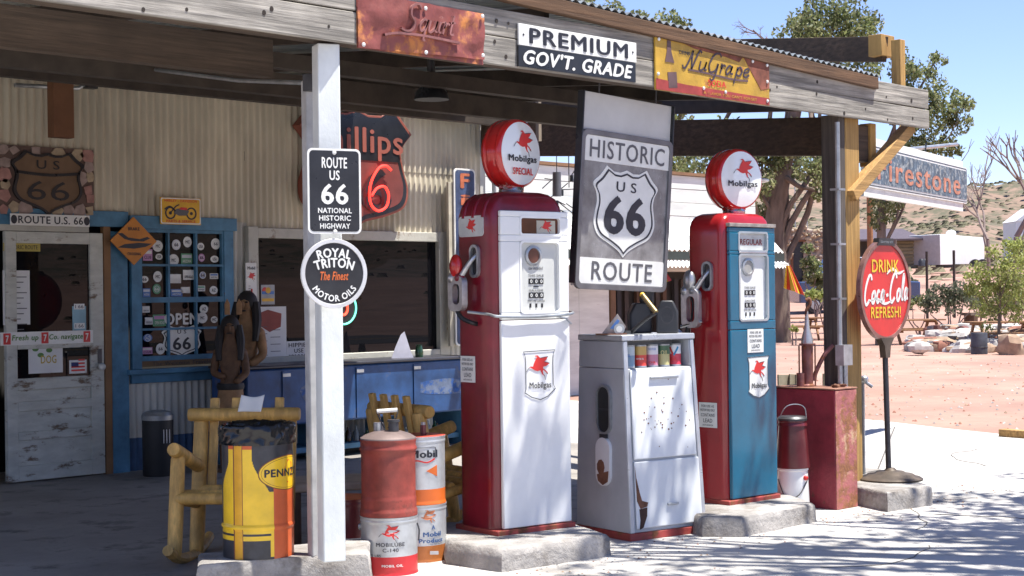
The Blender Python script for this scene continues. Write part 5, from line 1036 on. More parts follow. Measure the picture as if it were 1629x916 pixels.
# ------------------------------------------------------------------ drink sign stand
cq = onz(1417, 763, .14)
t = thing('drink_sign_stand', 'round red drink sign with white script on a dark pole with a cast iron foot', 'sign', (cq.x, cq.y, .14), R_(1))
IRON = mat('cast_iron_brown', (.10, .075, .055), .6, .3, var=.3, vs=8)
m = MB(); m.lathe([(0, 0), (.235, 0), (.24, .012), (.22, .025), (.19, .03), (.17, .045), (.12, .05), (.1, .065), (.05, .07), (.03, .09), (0, .09)], IRON, 40); m.build('foot', t)
dz = 1.565 - .14; r = .365
m = MB(); m.tube([(-.01, .01, .06), (-.045, .01, dz - r - .02)], .021, DSTEEL, 14); m.build('pole', t)
XC = Matrix.Translation((-.05, 0, dz))
m = MB(); m.ring(circ(0, 0, r + .012, 56), circ(0, 0, r - .018, 56), -.012, .025, mat('sign_rim_brown', (.30, .16, .14), .3, .5, var=.3, vs=8), xf=XC); m.prism([(-.10, -r + .01), (.10, -r + .01), (.045, -r - .05), (.03, -r - .14), (-.03, -r - .14), (-.045, -r - .05)], -.02, .03, IRON, xf=XC); m.prism([(-.13, r - .03), (.13, r - .03), (.10, r + .025), (-.10, r + .025)], -.018, .03, SIGNK, xf=XC); m.text('SIGN OF GOOD TASTE', 0, r - .004, .18, .016, -.02, GALV, xf=XC); m.build('rim', t, bev=.004)
CR = mat('drink_red', (.60, .018, .02), .3, var=.12, vs=5, coat=.3, rust=.27, rustcol=(.62, .30, .28), rs=9)
m = MB(); m.prism(circ(0, 0, r - .017, 56), -.004, .02, CR, xf=XC); m.build('disc', t)
m = MB(); yy = -.0075
m.text('DRINK', .0, r * .50, .40, .095, yy, mat('sign_yellow', (.75, .5, .03), .45), bold=.02, xf=XC); m.text('REFRESH!', .0, -r * .45, .44, .085, yy, mat('sign_yellow', (.75, .5, .03)), bold=.02, xf=XC)
script_word(m, 'Coca-Cola', .01, -.015, .67, .18, .021, yy, SIGNW, .04, .3, xf=XC); m.stroke([(-.26, -.085), (-.14, -.06), (-.02, -.10), (.10, -.075)], .022, yy, SIGNW, xf=XC, taper=True); m.stroke([(.02, .12), (.10, .16), (.2, .13), (.28, .15)], .024, yy, SIGNW, xf=XC, taper=True)
m.build('lettering', t)
p = ond(1373, 603, 12.2); t = thing('water_tap', 'small silver pipe tap standing behind the yellow timber post', 'tap', (p.x, p.y, 0), 0)
m = MB(); m.tube([(0, 0, 0), (0, 0, p.z - .02)], .012, GALV, 8); m.ell((0, -.01, p.z), (.035, .035, .03), ALU, 12, 8); m.tube([(0, -.02, p.z - .02), (.02, -.07, p.z - .06)], .014, ALU, 8); m.build('body', t)

# ------------------------------------------------------------------ yellow drum with bag
def cyl_grid(prof, z0, z1, seg, rows, fn, mb):
    vv = []; ff = []; mm = []
    for j in range(rows + 1):
        z = z0 + (z1 - z0) * j / rows; r = prof(z)
        for k in range(seg): a = -PI / 2 + 2 * PI * k / seg; vv.append((r * math.cos(a), r * math.sin(a), z))
    o = len(mb.v); mb.v += vv
    for j in range(rows):
        for k in range(seg):
            k2 = (k + 1) % seg; th_ = 2 * PI * (k + .5) / seg; th_ = th_ - 2 * PI if th_ > PI else th_
            mb.f.append((o + j * seg + k, o + j * seg + k2, o + (j + 1) * seg + k2, o + (j + 1) * seg + k)); mb.m.append(mb.mi(fn(th_, z0 + (z1 - z0) * (j + .5) / rows)))
dq = ond(412, 905, 8.36); dq.z = .2; DR, DH = .187, .625
t = thing('oil_drum_bin', 'yellow black and red oil drum litter bin on the rough plinth beside the white post', 'litter bin', dq, TH - PI / 2 - .02)
YD = mat('drum_yellow', (.80, .50, .015), .3, var=.12, vs=7, coat=.2, rust=.26, rustcol=(.42, .22, .03), rs=6); YD2 = mat('drum_yellow_deep', (.70, .35, .015), .35, var=.15, vs=8); KD = mat('drum_black', (.03, .032, .04), .35, var=.4, vs=9); RD = mat('drum_red', (.55, .10, .025), .4, var=.15, vs=6); ND = mat('drum_line', (.20, .06, .02), .5)
def dcol(a, z):
    x = a * DR; lw = .0028
    if .158 < z < .178 and x < .114: return YD
    if x > .118: return RD if z < .40 else KD
    if abs(x + .075) < .029:
        return ND if abs(abs(x + .075) - .027) < lw * .8 else YD2
    if z < .115:
        if .098 < z: return YD
        if z < .012: return KD
        if abs(x - .103) < .004: return YD
        return KD if x < .107 else YD
    if z < .15: return KD if .122 < z < .135 and x < .10 else YD
    hw_l, hw_r = (-.21 if z < .36 else -.21 + .07 * smooth(.36, .52, z)), (.116 if z < .30 else .116 - .112 * smooth(.28, .53, z))
    if x < hw_l - .3 or x > hw_r: return KD if z > .35 else YD
    if x < hw_l: return KD
    if z > .575: return RD
    return YD
def dprof(z):
    for zc in (.165, .405):
        if abs(z - zc) < .016: return DR + .006 * math.cos((z - zc) / .016 * PI / 2)
    return DR
m = MB(); cyl_grid(lambda z: DR + (.006 * math.cos((z - .165) / .016 * PI / 2) if abs(z - .165) < .016 else 0), 0, DH, 300, 210, dcol, m); m.build('drum', t, sharp=180)
WPD = lambda x, y, z: ((DR - y) * math.sin(x / DR), -(DR - y) * math.cos(x / DR), z)
m = MB(); cx, cz = .222, .445
def wdisc(rx, rz_, y, mt):
    o = len(m.v); 
    for j in range(9):
        for i in range(40): a = 2 * PI * i / 40; m.v.append(WPD(cx + rx * j / 8 * math.cos(a), y, cz + rz_ * j / 8 * math.sin(a)))
    for j in range(8):
        for i in range(40): k = (i + 1) % 40; m.f.append((o + j * 40 + i, o + j * 40 + k, o + (j + 1) * 40 + k, o + (j + 1) * 40 + i)[::-1]); m.m.append(m.mi(mt))
wdisc(.188, .092, -.0012, ND); wdisc(.182, .087, -.002, YD); wdisc(.172, .080, -.0024, ND); wdisc(.170, .078, -.003, YD); m.ring([WPD(0, 0, 0)[:2]] * 3, [(0, 0)] * 3, 0, 0, ND) if False else None
m.text('PENNZOIL', cx, cz + .002, .31, .042, -.0045, INK, bold=.035, warp=WPD); m.prism([(cx - .03, cz - .05), (cx + .0, cz - .045), (cx + .01, cz + .06), (cx - .02, cz + .03)], -.0045, -.0025, SIGNR) if False else None
n0 = len(m.v); m.prism([(cx - .045, cz - .012), (cx - .01, cz - .055), (cx + .03, cz - .03), (cx + .03, cz + .05), (cx - .005, cz + .07), (cx - .03, cz + .03)], -.0036, -.003, SIGNR); m.v[n0:] = [WPD(*p_) for p_ in m.v[n0:]]
m.build('oval_emblem', t)
BAG = mat('black_bag', (.005, .005, .006), .18, var=.2, spec=.5)
m = MB(); seg, rows = 90, 14; vv = []
for j in range(rows + 1):
    u = j / rows
    for k in range(seg):
        a = 2 * PI * k / seg; nz = mnoise.fractal(Vector((math.cos(a) * 5, math.sin(a) * 5, u * 6)), 1, 2, 3)
        if u < .55: r_, z_ = DR + .004 + .02 * abs(nz) + .006, DH - .03 + u / .55 * .105 + .010 * nz * u
        else: q_ = (u - .55) / .45; r_, z_ = DR + .006 - .05 * q_ + .02 * nz, DH + .075 - .05 * q_ * q_ + .010 * nz
        vv.append((r_ * math.cos(a), r_ * math.sin(a), z_))
ff = [(j * seg + k, j * seg + (k + 1) % seg, (j + 1) * seg + (k + 1) % seg, (j + 1) * seg + k) for j in range(rows) for k in range(seg)]; ff.append(tuple(rows * seg + k for k in range(seg))); m.add(vv, ff, BAG); m.build('bin_bag', t, sharp=180)
# ------------------------------------------------------------------ oil pails
def pail(label, loc, r, h, fn, rz=0., lid=None):
    t = thing('oil_pail', label, 'pail', loc, TH - PI / 2 + rz)
    m = MB(); cyl_grid(lambda z: r + (.004 if z < .012 or z > h - .012 else 0) + (.003 if abs(z - h * .93) < .008 else 0), 0, h, 72, 48, fn, m); m.lathe([(r + .004, h), (r - .004, h + .001), (r - .006, h - .012), (0, h - .012)], GALV if lid is None else lid, 48); m.build('body', t, sharp=60)
    return t, (lambda x, y, z: ((r - y) * math.sin(x / r), -(r - y) * math.cos(x / r), z))
SIL = mat('silver_tin', (.52, .54, .55), .38, .45, var=.14, vs=9, rust=.26, rustcol=(.30, .26, .24), rs=10); SRD = mat('pail_red', (.50, .025, .03), .4, var=.14); BRN = mat('pail_orange_brown', (.36, .12, .03), .45, var=.2, vs=9); ORP = mat('pail_orange', (.60, .13, .02), .4, var=.12)
p1 = ond(620, 915, 8.92); p1.z = 0
t, WPp = pail('silver and red lubricant pail with a red winged horse, underneath the dented red fuel can', p1, .160, .325, lambda a, z: SRD if z < .105 else SIL)
m = MB(); pegasus(m, .02, .245, .085, -.003, warp=WPp, m2=DSTEEL); m.text('MOBILUBE', .02, .178, .165, .022, -.003, INKG, bold=.03, warp=WPp); m.text('C-140', .02, .147, .09, .021, -.003, INKG, bold=.03, warp=WPp); m.text('35 LBS', -.07, .117, .07, .014, -.003, INKG, bold=.02, warp=WPp); m.text('MOBIL OIL', .03, .06, .12, .014, -.003, SIGNW, bold=.03, warp=WPp); m.build('lettering', t)
m = MB(); m.tube([(.16, -.02, .28), (.172, -.02, .24), (.168, -.02, .18)], .005, DSTEEL, 6, smooth=3); m.ell((-.163, -.01, .26), (.012, .014, .02), GALV); m.build('handle_ears', t)
FRD = mat('faded_red_can', (.28, .05, .035), .5, var=.3, vs=6, rust=.40, rustcol=(.15, .04, .03), rs=5, bump=.2, bs=7)
t = thing('red_fuel_can', 'faded red fuel can with domed top and white grip, stacked on the silver pail', 'fuel can', p1 + Vector((0, 0, .327)), TH - PI / 2)
m = MB(); cyl_grid(lambda z: .157 + (.006 if z < .03 or .365 < z < .385 else 0) + (.003 if z > .42 else 0) + (.0 if not .1 < z < .35 else -.003), 0, .43, 64, 44, lambda a, z: FRD, m); m.build('body', t, sharp=60)
m = MB(); m.lathe([(.160, .43), (.158, .437), (.13, .455), (.08, .472), (0, .478)], mat('can_top_grey', (.20, .15, .14), .5, .3, var=.2, vs=8), 40); m.build('domed_top', t)
m = MB(); m.lathe([(.03, .475), (.03, .525), (.036, .527), (.036, .54), (0, .54)], DSTEEL, 18, Matrix.Translation((.035, -.03, 0))); m.lathe([(.028, .475), (.028, .52), (0, .52)], GALV, 18, Matrix.Translation((-.055, .02, 0))); m.build('spout_cap', t)
m = MB(); m.tube([(-.06, 0, .585), (.055, 0, .592)], .012, SIGNW, 10); m.tube([(-.062, 0, .585), (-.04, 0, .53), (-.02, 0, .49)], .004, DSTEEL, 6, smooth=3); m.tube([(.06, 0, .592), (.04, 0, .53), (.0, 0, .49)], .004, DSTEEL, 6, smooth=3); m.build('grip', t)
p2 = ond(668, 893, 9.36); p2.z = 0
t, WPp = pail('silver and brown pail with an orange winged horse, underneath the orange banded pail', p2, .160, .335, lambda a, z: BRN if z < .10 else SIL)
m = MB(); pegasus(m, .065, .27, .08, -.003, m=mat('pegasus_orange', (.45, .15, .06), .5), warp=WPp, ink=False); m.text('A', .095, .205, .025, .026, -.003, mat('print_blue', (.04, .10, .25), .5), bold=.04, warp=WPp); m.text('Mobil', .09, .165, .12, .028, -.003, mat('print_blue', (.04, .10, .25)), bold=.04, warp=WPp); m.text('Product', .085, .128, .16, .026, -.003, mat('print_blue', (.04, .10, .25)), bold=.04, warp=WPp); m.bb(.07, .12, -.165, -.16, .05, .07, SIL); m.build('lettering', t)
t, WPp = pail('silver pail with orange band and red top, stacked on the brown and silver pail', p2 + Vector((0, 0, .337)), .157, .40, lambda a, z: ORP if z < .09 else SIL, lid=mat('lid_red', (.5, .07, .04), .45, var=.2))
m = MB(); m.text('Mobil', .045, .30, .17, .045, -.003, INK, bold=.045, warp=WPp); m.prism([(.055, .20), (.125, .232), (.125, .165)], -.004, -.0, ORP); m.v = [WPp(*p_) if i_ >= len(m.v) - 6 else p_ for i_, p_ in enumerate(m.v)]
m.stroke([(-.04, .25), (0, .262), (.06, .25), (.11, .27)], .008, -.003, SIGNR, warp=WPp); m.stroke([(-.05, .335), (.0, .337), (.05, .337), (.115, .337), (.115, .30), (.115, .275)], .003, -.003, INKG, smooth=3, warp=WPp); m.build('lettering', t)
m = MB(); m.tube([(.03, 0, .39), (.03, 0, .46)], .018, mat('oxblood', (.13, .018, .022)), 12); m.tube([(.03, 0, .46), (.03, 0, .475)], .014, GALV, 12); m.build('spout', t)
p3 = ond(552, 880, 9.35); p3.z = 0
t, WPp = pail('dark red and white motor oil pail half hidden behind the white post', p3, .158, .375, lambda a, z: mat('oxblood', (.13, .018, .022)) if z > .15 else SIGNW, lid=ORP)
m = MB()
for s_, z, h2 in (('TEXACO', .118, .038), ('MOTOR OIL', .068, .03), ('INSULATED', .03, .022)): m.text(s_, .06, z, .21, h2, -.003, INK, bold=.035, warp=WPp)
m.build('lettering', t)
# ------------------------------------------------------------------ log furniture
def log(mb, a, b, r0, r1=None): 
    a, b = Vector(a), Vector(b); n = 7; r1 = r1 or r0; L = (b - a).length; q = random.Random(int(L * 1e4))
    pts = [a + (b - a) * t for t in (0, .012 / L, .06 / L if L > .2 else .1, .33, .66, 1 - (.06 / L if L > .2 else .1), 1 - .012 / L, 1)]
    rr = [r0 * .86, r0 * .97, r0, r0 * q.uniform(.95, 1.06), r1 * q.uniform(.95, 1.06), r1, r1 * .97, r1 * .86]
    mb.tube(pts, rr, LOG, 14)
def chair(label, loc, rz, tilt):
    t = thing('log_rocking_chair', label, 'chair', loc, rz, 'log rocking chairs on the porch')
    t.rotation_euler.x = tilt
    w2 = .275
    for s in (-1, 1):
        m = MB(); log(m, (s * w2, -.28, .05), (s * w2, -.24, .62), .042); m.build('front_leg', t)
        m = MB(); log(m, (s * w2, .20, .05), (s * w2, .27, .88), .045); m.build('back_post', t)
        m = MB(); log(m, (s * w2, -.34, .665), (s * w2, .25, .56), .042); m.build('arm', t)
        m = MB(); m.tube([(s * w2, -.42, .09), (s * w2, -.2, .035), (s * w2, .1, .03), (s * w2, .35, .075), (s * w2, .5, .13)], .032, LOG, 10, smooth=4); m.build('rocker', t)
        m = MB(); log(m, (s * w2, -.27, .38), (s * w2, .22, .34), .034); m.build('side_rail', t)
    m = MB(); log(m, (-w2 - .07, .23, .88), (w2 + .07, .23, .88), .042); m.build('top_rail', t)
    m = MB(); log(m, (-w2, .22, .42), (w2, .22, .42), .034); m.build('lower_rail', t)
    m = MB(); log(m, (-w2, -.27, .38), (w2, -.27, .38), .036); m.build('front_rail', t)
    for k in range(4):
        x = -.20 + .135 * k; m = MB(); m.beam((x, .25, .42), (x, .30, .985), .055, .03, LOG, up=(0, 1, 0)); m.build('back_slat', t, bev=.006)
    for k in range(5):
        m = MB(); log(m, (-w2, -.22 + .10 * k, .40 - .007 * k), (w2, -.22 + .10 * k, .40 - .007 * k), .032); m.build('seat_log', t)
    return t
cq = onz(285, 893, 0)
ch = chair('log rocking chair nearest the street, behind the yellow drum', (5.57, 7.66, -.0), R_(-50), R_(-6))
p = ond(645, 700, 12.0)
p = ond(655, 700, 9.9)
dup(ch, (p.x + .27, p.y, 0), R_(80), 'log rocking chair further back between the pails and the maroon pump')
q = ond(397, 645, 9.4); m = MB(); vv = []; 
N1, N2 = 10, 8
for i in range(N1 + 1):
    for j in range(N2 + 1): u, s = i / N1, j / N2; vv.append((-.07 + .14 * u + .02 * s, .012 * math.sin(u * 5) + .02 * s, .1 * s - .015 * math.sin(u * PI) * s))
m.add(vv, [(i * (N2 + 1) + j, (i + 1) * (N2 + 1) + j, (i + 1) * (N2 + 1) + j + 1, i * (N2 + 1) + j + 1) for i in range(N1) for j in range(N2)], PAPER); o = m.build('folded_paper', loc=(q.x, q.y, .885), rz=TH - PI / 2, sharp=180); sd = o.modifiers.new('solid', 'SOLIDIFY'); sd.thickness = .004; tag(o, 'white curled paper tucked over the back of the nearest log chair', 'paper')
# slab table behind the post
q = ond(530, 765, 9.9); t = thing('slab_table', 'low rough plank table on log legs behind the white post', 'table', (q.x, q.y, 0), R_(-30))
m = MB(); m.bb(-.34, .34, -.25, .25, .37, .42, mat('table_plank', (.42, .33, .24), .7, var=.25, vs=4)); m.build('tabletop', t, bev=.012)
for sx in (-1, 1):
    for sy in (-1, 1): m = MB(); m.tube([(sx * .27, sy * .18, 0), (sx * .27, sy * .18, .37)], .04, mat('dark_leg', (.13, .08, .05), .7), 10); m.build('leg', t)
# ------------------------------------------------------------------ annex with white boards
AY = 16.2
tl, tr = ony(868, 248, AY), ony(1200, 300, AY); ax0, ax1 = 12.55, tr.x; az = (tl.z + tr.z) / 2
t = thing('white_annex', 'white boarded workshop with tin awning and dark doorway behind the pumps', 'building', ((ax0 + ax1) / 2, AY, 0)); hx = (ax1 - ax0) / 2
WB = mat('white_boards', (.62, .64, .60), .7, var=.12, vs=3, rust=.30, rustcol=(.38, .36, .32), rs=3, stretch=(.5, 1, 3))
m = MB(); nb = 7; z0b = 1.95
for k in range(nb): za = z0b + (az - z0b) * k / nb; m.bb(-hx, hx, -.02 + .004 * (k % 2), .02, za, za + (az - z0b) / nb - .008, WB)
m.build('board_front', t, bev=.003)
m = MB(); m.bb(-hx, hx, -.06, .06, az, az + .05, mat('brown_cap', (.22, .12, .06), .8)); m.build('cap_rail', t)
AW = mat('white_awning', (.70, .72, .70), .5, var=.1, vs=4); 
def awn(z1, z0, dy0, dy1, pitch, name):
    m = MB(); n = int(2 * hx / pitch * 6); vv = []
    for i in range(n + 1):
        x = -hx + 2 * hx * i / n; o_ = .018 * math.cos(2 * PI * x / pitch); vv += [(x, -dy0, z1 + o_), (x, -dy1, z0 + o_)]
    m.add(vv, [(2 * i, 2 * i + 1, 2 * i + 3, 2 * i + 2) for i in range(n)], AW); return m.build(name, t, sharp=180)
za = lambda px, py, dy: ony(px, py, AY - dy).z
awn(za(1080, 348, .05), za(1080, 398, .6), .05, .6, .13, 'tin_awning')
m = MB(); m.bb(-hx, hx, -.62, -.58, za(1080, 413, .6), za(1080, 400, .6), mat('dark_green_beam', (.03, .04, .035), .8)); m.build('awning_beam', t)
awn(za(1080, 414, .6), za(1080, 424, .75), .6, .75, .10, 'lower_awning')
xa = ony(968, 500, AY).x - t.location.x
m = MB()
for k in range(9): xx = -hx + (xa + hx) * k / 9; m.bb(xx + .004, xx + (xa + hx) / 9 - .004, -.02 - .004 * (k % 2), .02, 0, z0b, WB)
m.build('upright_boards', t, bev=.003)
m = MB(); m.bb(xa, hx, .4, .5, 0, z0b, mat('dark_room', (.03, .028, .026)))
q = random.Random(8)
for k in range(16): xx = xa + (hx - xa) * (k + .5) / 16; m.bb(xx - .05, xx + .05, .3 + .05 * (k % 2), .36 + .05 * (k % 2), 0, 1.8, mat('dark_slat_%d' % (k % 3), ((.05, .04, .035), (.09, .05, .03), (.03, .03, .035))[k % 3], .8))
m.bb(xa, hx, .0, .4, 1.93, 1.95, WB); m.build('doorway', t)
m = MB(); m.bb(xa + .02, xa + .14, -.04, .04, 0, z0b, mat('brown_jamb', (.16, .09, .05), .8)); m.build('door_jamb', t)
m = MB(); m.bb(-hx, hx, .5, 4, az - .02, az + .0, mat('roof_tin', (.25, .22, .2))); m.bb(hx - .1, hx - .001, .02, 4, 0, az - .03, WB); m.bb(-hx + .001, -hx + .1, .02, 4, 0, az - .03, WB); m.build('back_walls', t)
# hanging things in front of the annex
wq = ond(905, 262, 17.2); t = thing('bottle_chime', 'black wire hanging frame hung with small dark bottles in front of the white boards', 'hanging ornament', (wq.x, wq.y, wq.z))
m = MB(); q = random.Random(12); m.tube([(0, 0, .3), (0, 0, -.25)], .006, SIGNK, 5)
X = Matrix.Rotation(TH - PI / 2, 4, 'Z')
ends = []
for k in range(22):
    z = q.uniform(-.5, .0); a = (q.uniform(-.30, .30), q.uniform(-.1, .1), z); b = (a[0] + q.uniform(-.25, .25), a[1] + q.uniform(-.1, .1), z - q.uniform(-.1, .2)); m.tube([tuple(X @ Vector(a)), tuple(X @ Vector(b))], .006, SIGNK, 5); ends.append(X @ Vector(b))
m.build('wire_frame', t)
for e in ends[:14]:
    m = MB(); m.lathe([(0, 0), (.022, 0), (.022, -.07), (0, -.07)], SIGNK, 8, Matrix.Translation(e)); m.build('small_bottle', t)
wq = ond(886, 293, 17.0); t = thing('hanging_can', 'grey tin can shade hanging on a wire in front of the white boards', 'hanging can', (wq.x, wq.y, wq.z))
m = MB(); m.lathe([(.05, -.13), (.045, .13), (.0, .13)], mat('can_grey', (.14, .14, .15), .5, .4), 20); m.build('can', t); m = MB(); m.tube([(0, 0, .13), (0, 0, .75)], .005, SIGNK, 5); m.build('wire', t)

# ------------------------------------------------------------------ hanging tyre sign beyond the canopy
FA = R_(13.5); a = ond(1384, 262, 14.6); dx, dy = math.cos(FA), math.sin(FA)
rr_ = _ray(1538, 300); tt = (a.x * dy - a.y * dx) / (rr_[0] * dy - rr_[1] * dx); b = Vector((rr_[0] * tt, rr_[1] * tt, 0)); Ls = (Vector((b.x, b.y)) - Vector((a.x, a.y))).length
t = thing('hanging_tyre_sign', 'long weathered blue sign with orange lettering on a white board hanging past the canopy end', 'sign', (a.x + dx * Ls / 2, a.y + dy * Ls / 2, a.z), FA)
hs_ = .185; x0, x1 = -Ls / 2 - .15, Ls / 2
m = MB(); m.bb(x0, x1 - .12, .012, .04, -hs_ * 1.62, hs_ * 1.42, mat('white_backing', (.70, .70, .66), .6, var=.1)); m.build('white_board', t, bev=.004)
m = MB(); m.prism(rrect(x0, x1, -hs_ * 1.12, hs_ * 1.05, .04), -.004, .008, SIGNW); m.ring(rrect(x0 + .012, x1 - .012, -hs_ * 1.05, hs_ * .99, .035), rrect(x0 + .022, x1 - .022, -hs_ * .99, hs_ * .93, .03), -.006, -.004, SIGNK); m.prism(rrect(x0 + .04, x1 - .04, -hs_ * .9, hs_ * .84, .025), -.008, -.004, mat('weathered_blue', (.075, .11, .15), .7, var=.4, vs=9, rust=.46, rustcol=(.25, .27, .28), rs=13)); m.build('face', t)
m = MB(); m.text('Firestone', -.06, -.01, (x1 - x0) * .82, hs_ * 1.25, -.011, mat('weathered_orange', (.46, .19, .12), .7, var=.3, vs=12, rust=.36, rustcol=(.2, .2, .2), rs=14), bold=.02, sp=1.15); m.build('lettering', t)
m = MB(); m.tube([(x0 + .1, .05, .1), (x1 - .2, .05, .45)], .02, GALV, 8); m.tube([(.2, .03, .25), (.25, .03, .36)], .008, SIGNK, 6); m.build('hanger_pipe', t)
m = MB(); m.tube([(x0 - .09, .06, -2.9), (x0 - .09, .06, .2)], .03, DSTEEL, 10); m.tube([(x0 - .09, .06, .1), (x0 + .3, .05, .1)], .015, DSTEEL, 8); m.tube([(x0 - .09, .06, -.15), (x0 + .3, .05, -.15)], .015, DSTEEL, 8); m.build('support_pipe', t)

# ------------------------------------------------------------------ vegetation
def leafmat(name, col, tr=.25):
    if name in MATS: return MATS[name]
    m = mat(name, col, .55, var=.3, vs=.9, spec=.35); nt = m.node_tree; b = nt.nodes['Principled BSDF']; tr_ = nt.nodes.new('ShaderNodeBsdfTranslucent'); mx = nt.nodes.new('ShaderNodeMixShader'); mx.inputs[0].default_value = .5
    nt.links.new(b.inputs['Base Color'].links[0].from_socket, tr_.inputs[0]); nt.links.new(b.outputs[0], mx.inputs[1]); nt.links.new(tr_.outputs[0], mx.inputs[2]); nt.links.new(mx.outputs[0], nt.nodes['Material Output'].inputs[0]); return m
LEAF = [leafmat('leaf_dark', (.12, .15, .06)), leafmat('leaf_mid', (.21, .25, .10)), leafmat('leaf_light', (.34, .36, .18))]
SAGE = [leafmat('sage_dark', (.10, .12, .07)), leafmat('sage_mid', (.17, .19, .12)), leafmat('sage_light', (.25, .27, .18))]
LIME = [leafmat('lime_dark', (.22, .27, .07)), leafmat('lime_mid', (.36, .42, .12)), leafmat('lime_light', (.46, .50, .18))]
BARK = mat('bark', (.17, .13, .10), .9, var=.35, vs=5, bump=.6, bs=8, stretch=(1, 1, .3)); TWIG = mat('twig_grey', (.22, .17, .15), .9)
def foliage(mb, clumps, n, size, mats, seed):
    q = random.Random(seed); tot = sum(c[3] ** 2 for c in clumps)
    for cx, cy, cz, r in clumps:
        k = int(n * r * r / tot)
        for i in range(k):
            d = Vector((q.gauss(0, 1), q.gauss(0, 1), q.gauss(0, 1))).normalized() * r * (q.random() ** .45); p = Vector((cx, cy, cz)) + Vector((d.x, d.y, d.z * .75))
            if mnoise.noise(p * (1.6 / r)) < -.03: continue
            u = Vector((q.gauss(0, 1), q.gauss(0, 1), q.gauss(0, .6))).normalized(); v_ = u.orthogonal().normalized(); v_ = (Matrix.Rotation(q.random() * 6.28, 3, u) @ v_)
            s = size * q.uniform(.6, 1.35); a = u.cross(v_)
            mb.add([p - v_ * s, p + a * s * .5, p + v_ * s, p - a * s * .5], [(0, 1, 2, 3)], mats[min(2, int(q.random() * 3))])
def limb(mb, a, b, r0, r1, wob, q, m):
    a, b = Vector(a), Vector(b); L = (b - a).length
    pts = [a] + [a + (b - a) * k / 4 + Vector((q.uniform(-1, 1), q.uniform(-1, 1), q.uniform(-.5, .5))) * L * wob for k in (1, 2, 3)] + [b]
    mb.tube([tuple(p) for p in pts], [r0 + (r1 - r0) * k / 4 for k in range(5)], m, 8, smooth=3); return pts
def tree(name, label, base, trunk_pts, r0, clumps, n, size, mats, seed, group=None, bark=None):
    t = thing(name, label, 'tree', base, 0, group); B = Vector(base); q = random.Random(seed); bk = bark or BARK
    loc = lambda p: Vector(p) - B
    m = MB(); P_ = [loc(p) for p in trunk_pts]; m.tube([tuple(p) for p in P_], [r0 * (1 - .62 * k / (len(P_) - 1)) for k in range(len(P_))], bk, 12, smooth=4); m.build('trunk', t)
    m = MB()
    for c in clumps: s = P_[min(len(P_) - 1, 1 + int(q.random() * (len(P_) - 1)))]; limb(m, s, loc(c[:3]), r0 * .3, r0 * .06, .06, q, bk)
    m.build('limbs', t)
    m = MB(); foliage(m, [(*loc(c[:3]), c[3]) for c in clumps], n, size, mats, seed); m.build('crown', t, smooth=False)
    return t
D1 = 50.
def at(px, py, d, dz=0): p = ond(px, py, d); return (p.x, p.y, p.z + dz)
def clump(px, py, d, rpx): p = ond(px, py, d); return (p.x, p.y, p.z, rpx * d / F)
gb = ond(1238, 527, D1); gz = height(gb.x, gb.y)
CT = 'cottonwood trees beyond the canopy'
tree('cottonwood_tree', 'big cottonwood with grey trunk behind the teal pump, crown rising over the tin roof', (gb.x, gb.y, gz),
     [(gb.x, gb.y, gz - .2), at(1236, 440, D1), at(1232, 360, D1), at(1245, 280, D1), at(1262, 190, D1), at(1285, 90, D1)], .42,
     [clump(*c) for c in ((1300, 40, 50, 55), (1350, 60, 50, 50), (1270, 60, 51, 45), (1375, 35, 50, 32), (1330, 5, 50, 50), (1290, 100, 51, 55), (1350, 110, 50, 55), (1225, 90, 50, 25), (1180, 290, 49, 55), (1210, 310, 52, 45), (1120, 265, 50, 45), (1075, 262, 52, 35), (1300, 268, 48, 40), (1325, 290, 49, 30), (1270, 262, 51, 35), (1215, 345, 51, 28), (1305, 310, 49, 18), (1215, 250, 50, 50), (1245, 220, 50, 50), (1150, 220, 50, 50))], 30000, .075, LEAF, 21, CT)
gb = ond(1400, 500, 46.); 
tree('cottonwood_tree', 'smaller cottonwood behind the hanging blue sign to the right of the canopy', (gb.x, gb.y, height(gb.x, gb.y)),
     [(gb.x, gb.y, height(gb.x, gb.y) - .2), at(1402, 400, 46), at(1405, 300, 46), at(1425, 230, 46), at(1450, 160, 46)], .16,
     [clump(*c) for c in ((1470, 130, 46, 38), (1500, 165, 46, 38), (1440, 110, 46, 30), (1520, 195, 46, 28), (1460, 190, 46, 45), (1425, 160, 46, 40), (1490, 230, 46, 32), (1445, 240, 46, 35), (1430, 85, 46, 18), (1490, 95, 46, 18), (1535, 165, 46, 18), (1410, 320, 46, 30), (1400, 350, 46, 24), (1520, 240, 46, 15), (1415, 265, 46, 40))], 18000, .06, LEAF, 22, CT)
gb = ond(1075, 480, 60.)
tree('cottonwood_tree', 'distant cottonwood whose top tufts show over the middle of the tin roof', (gb.x, gb.y, height(gb.x, gb.y)),
     [(gb.x, gb.y, height(gb.x, gb.y) - .2), at(1070, 350, 60), at(1050, 200, 60), at(1040, 60, 60)], .35,
     [clump(*c) for c in ((975, 12, 60, 20), (1015, 30, 60, 20), (1060, 30, 60, 22), (1085, 40, 60, 18), (1040, 90, 60, 50), (1000, 90, 60, 40), (1100, 80, 60, 30), (930, 10, 60, 25), (1050, 180, 60, 60))], 9000, .09, LEAF, 23, CT)
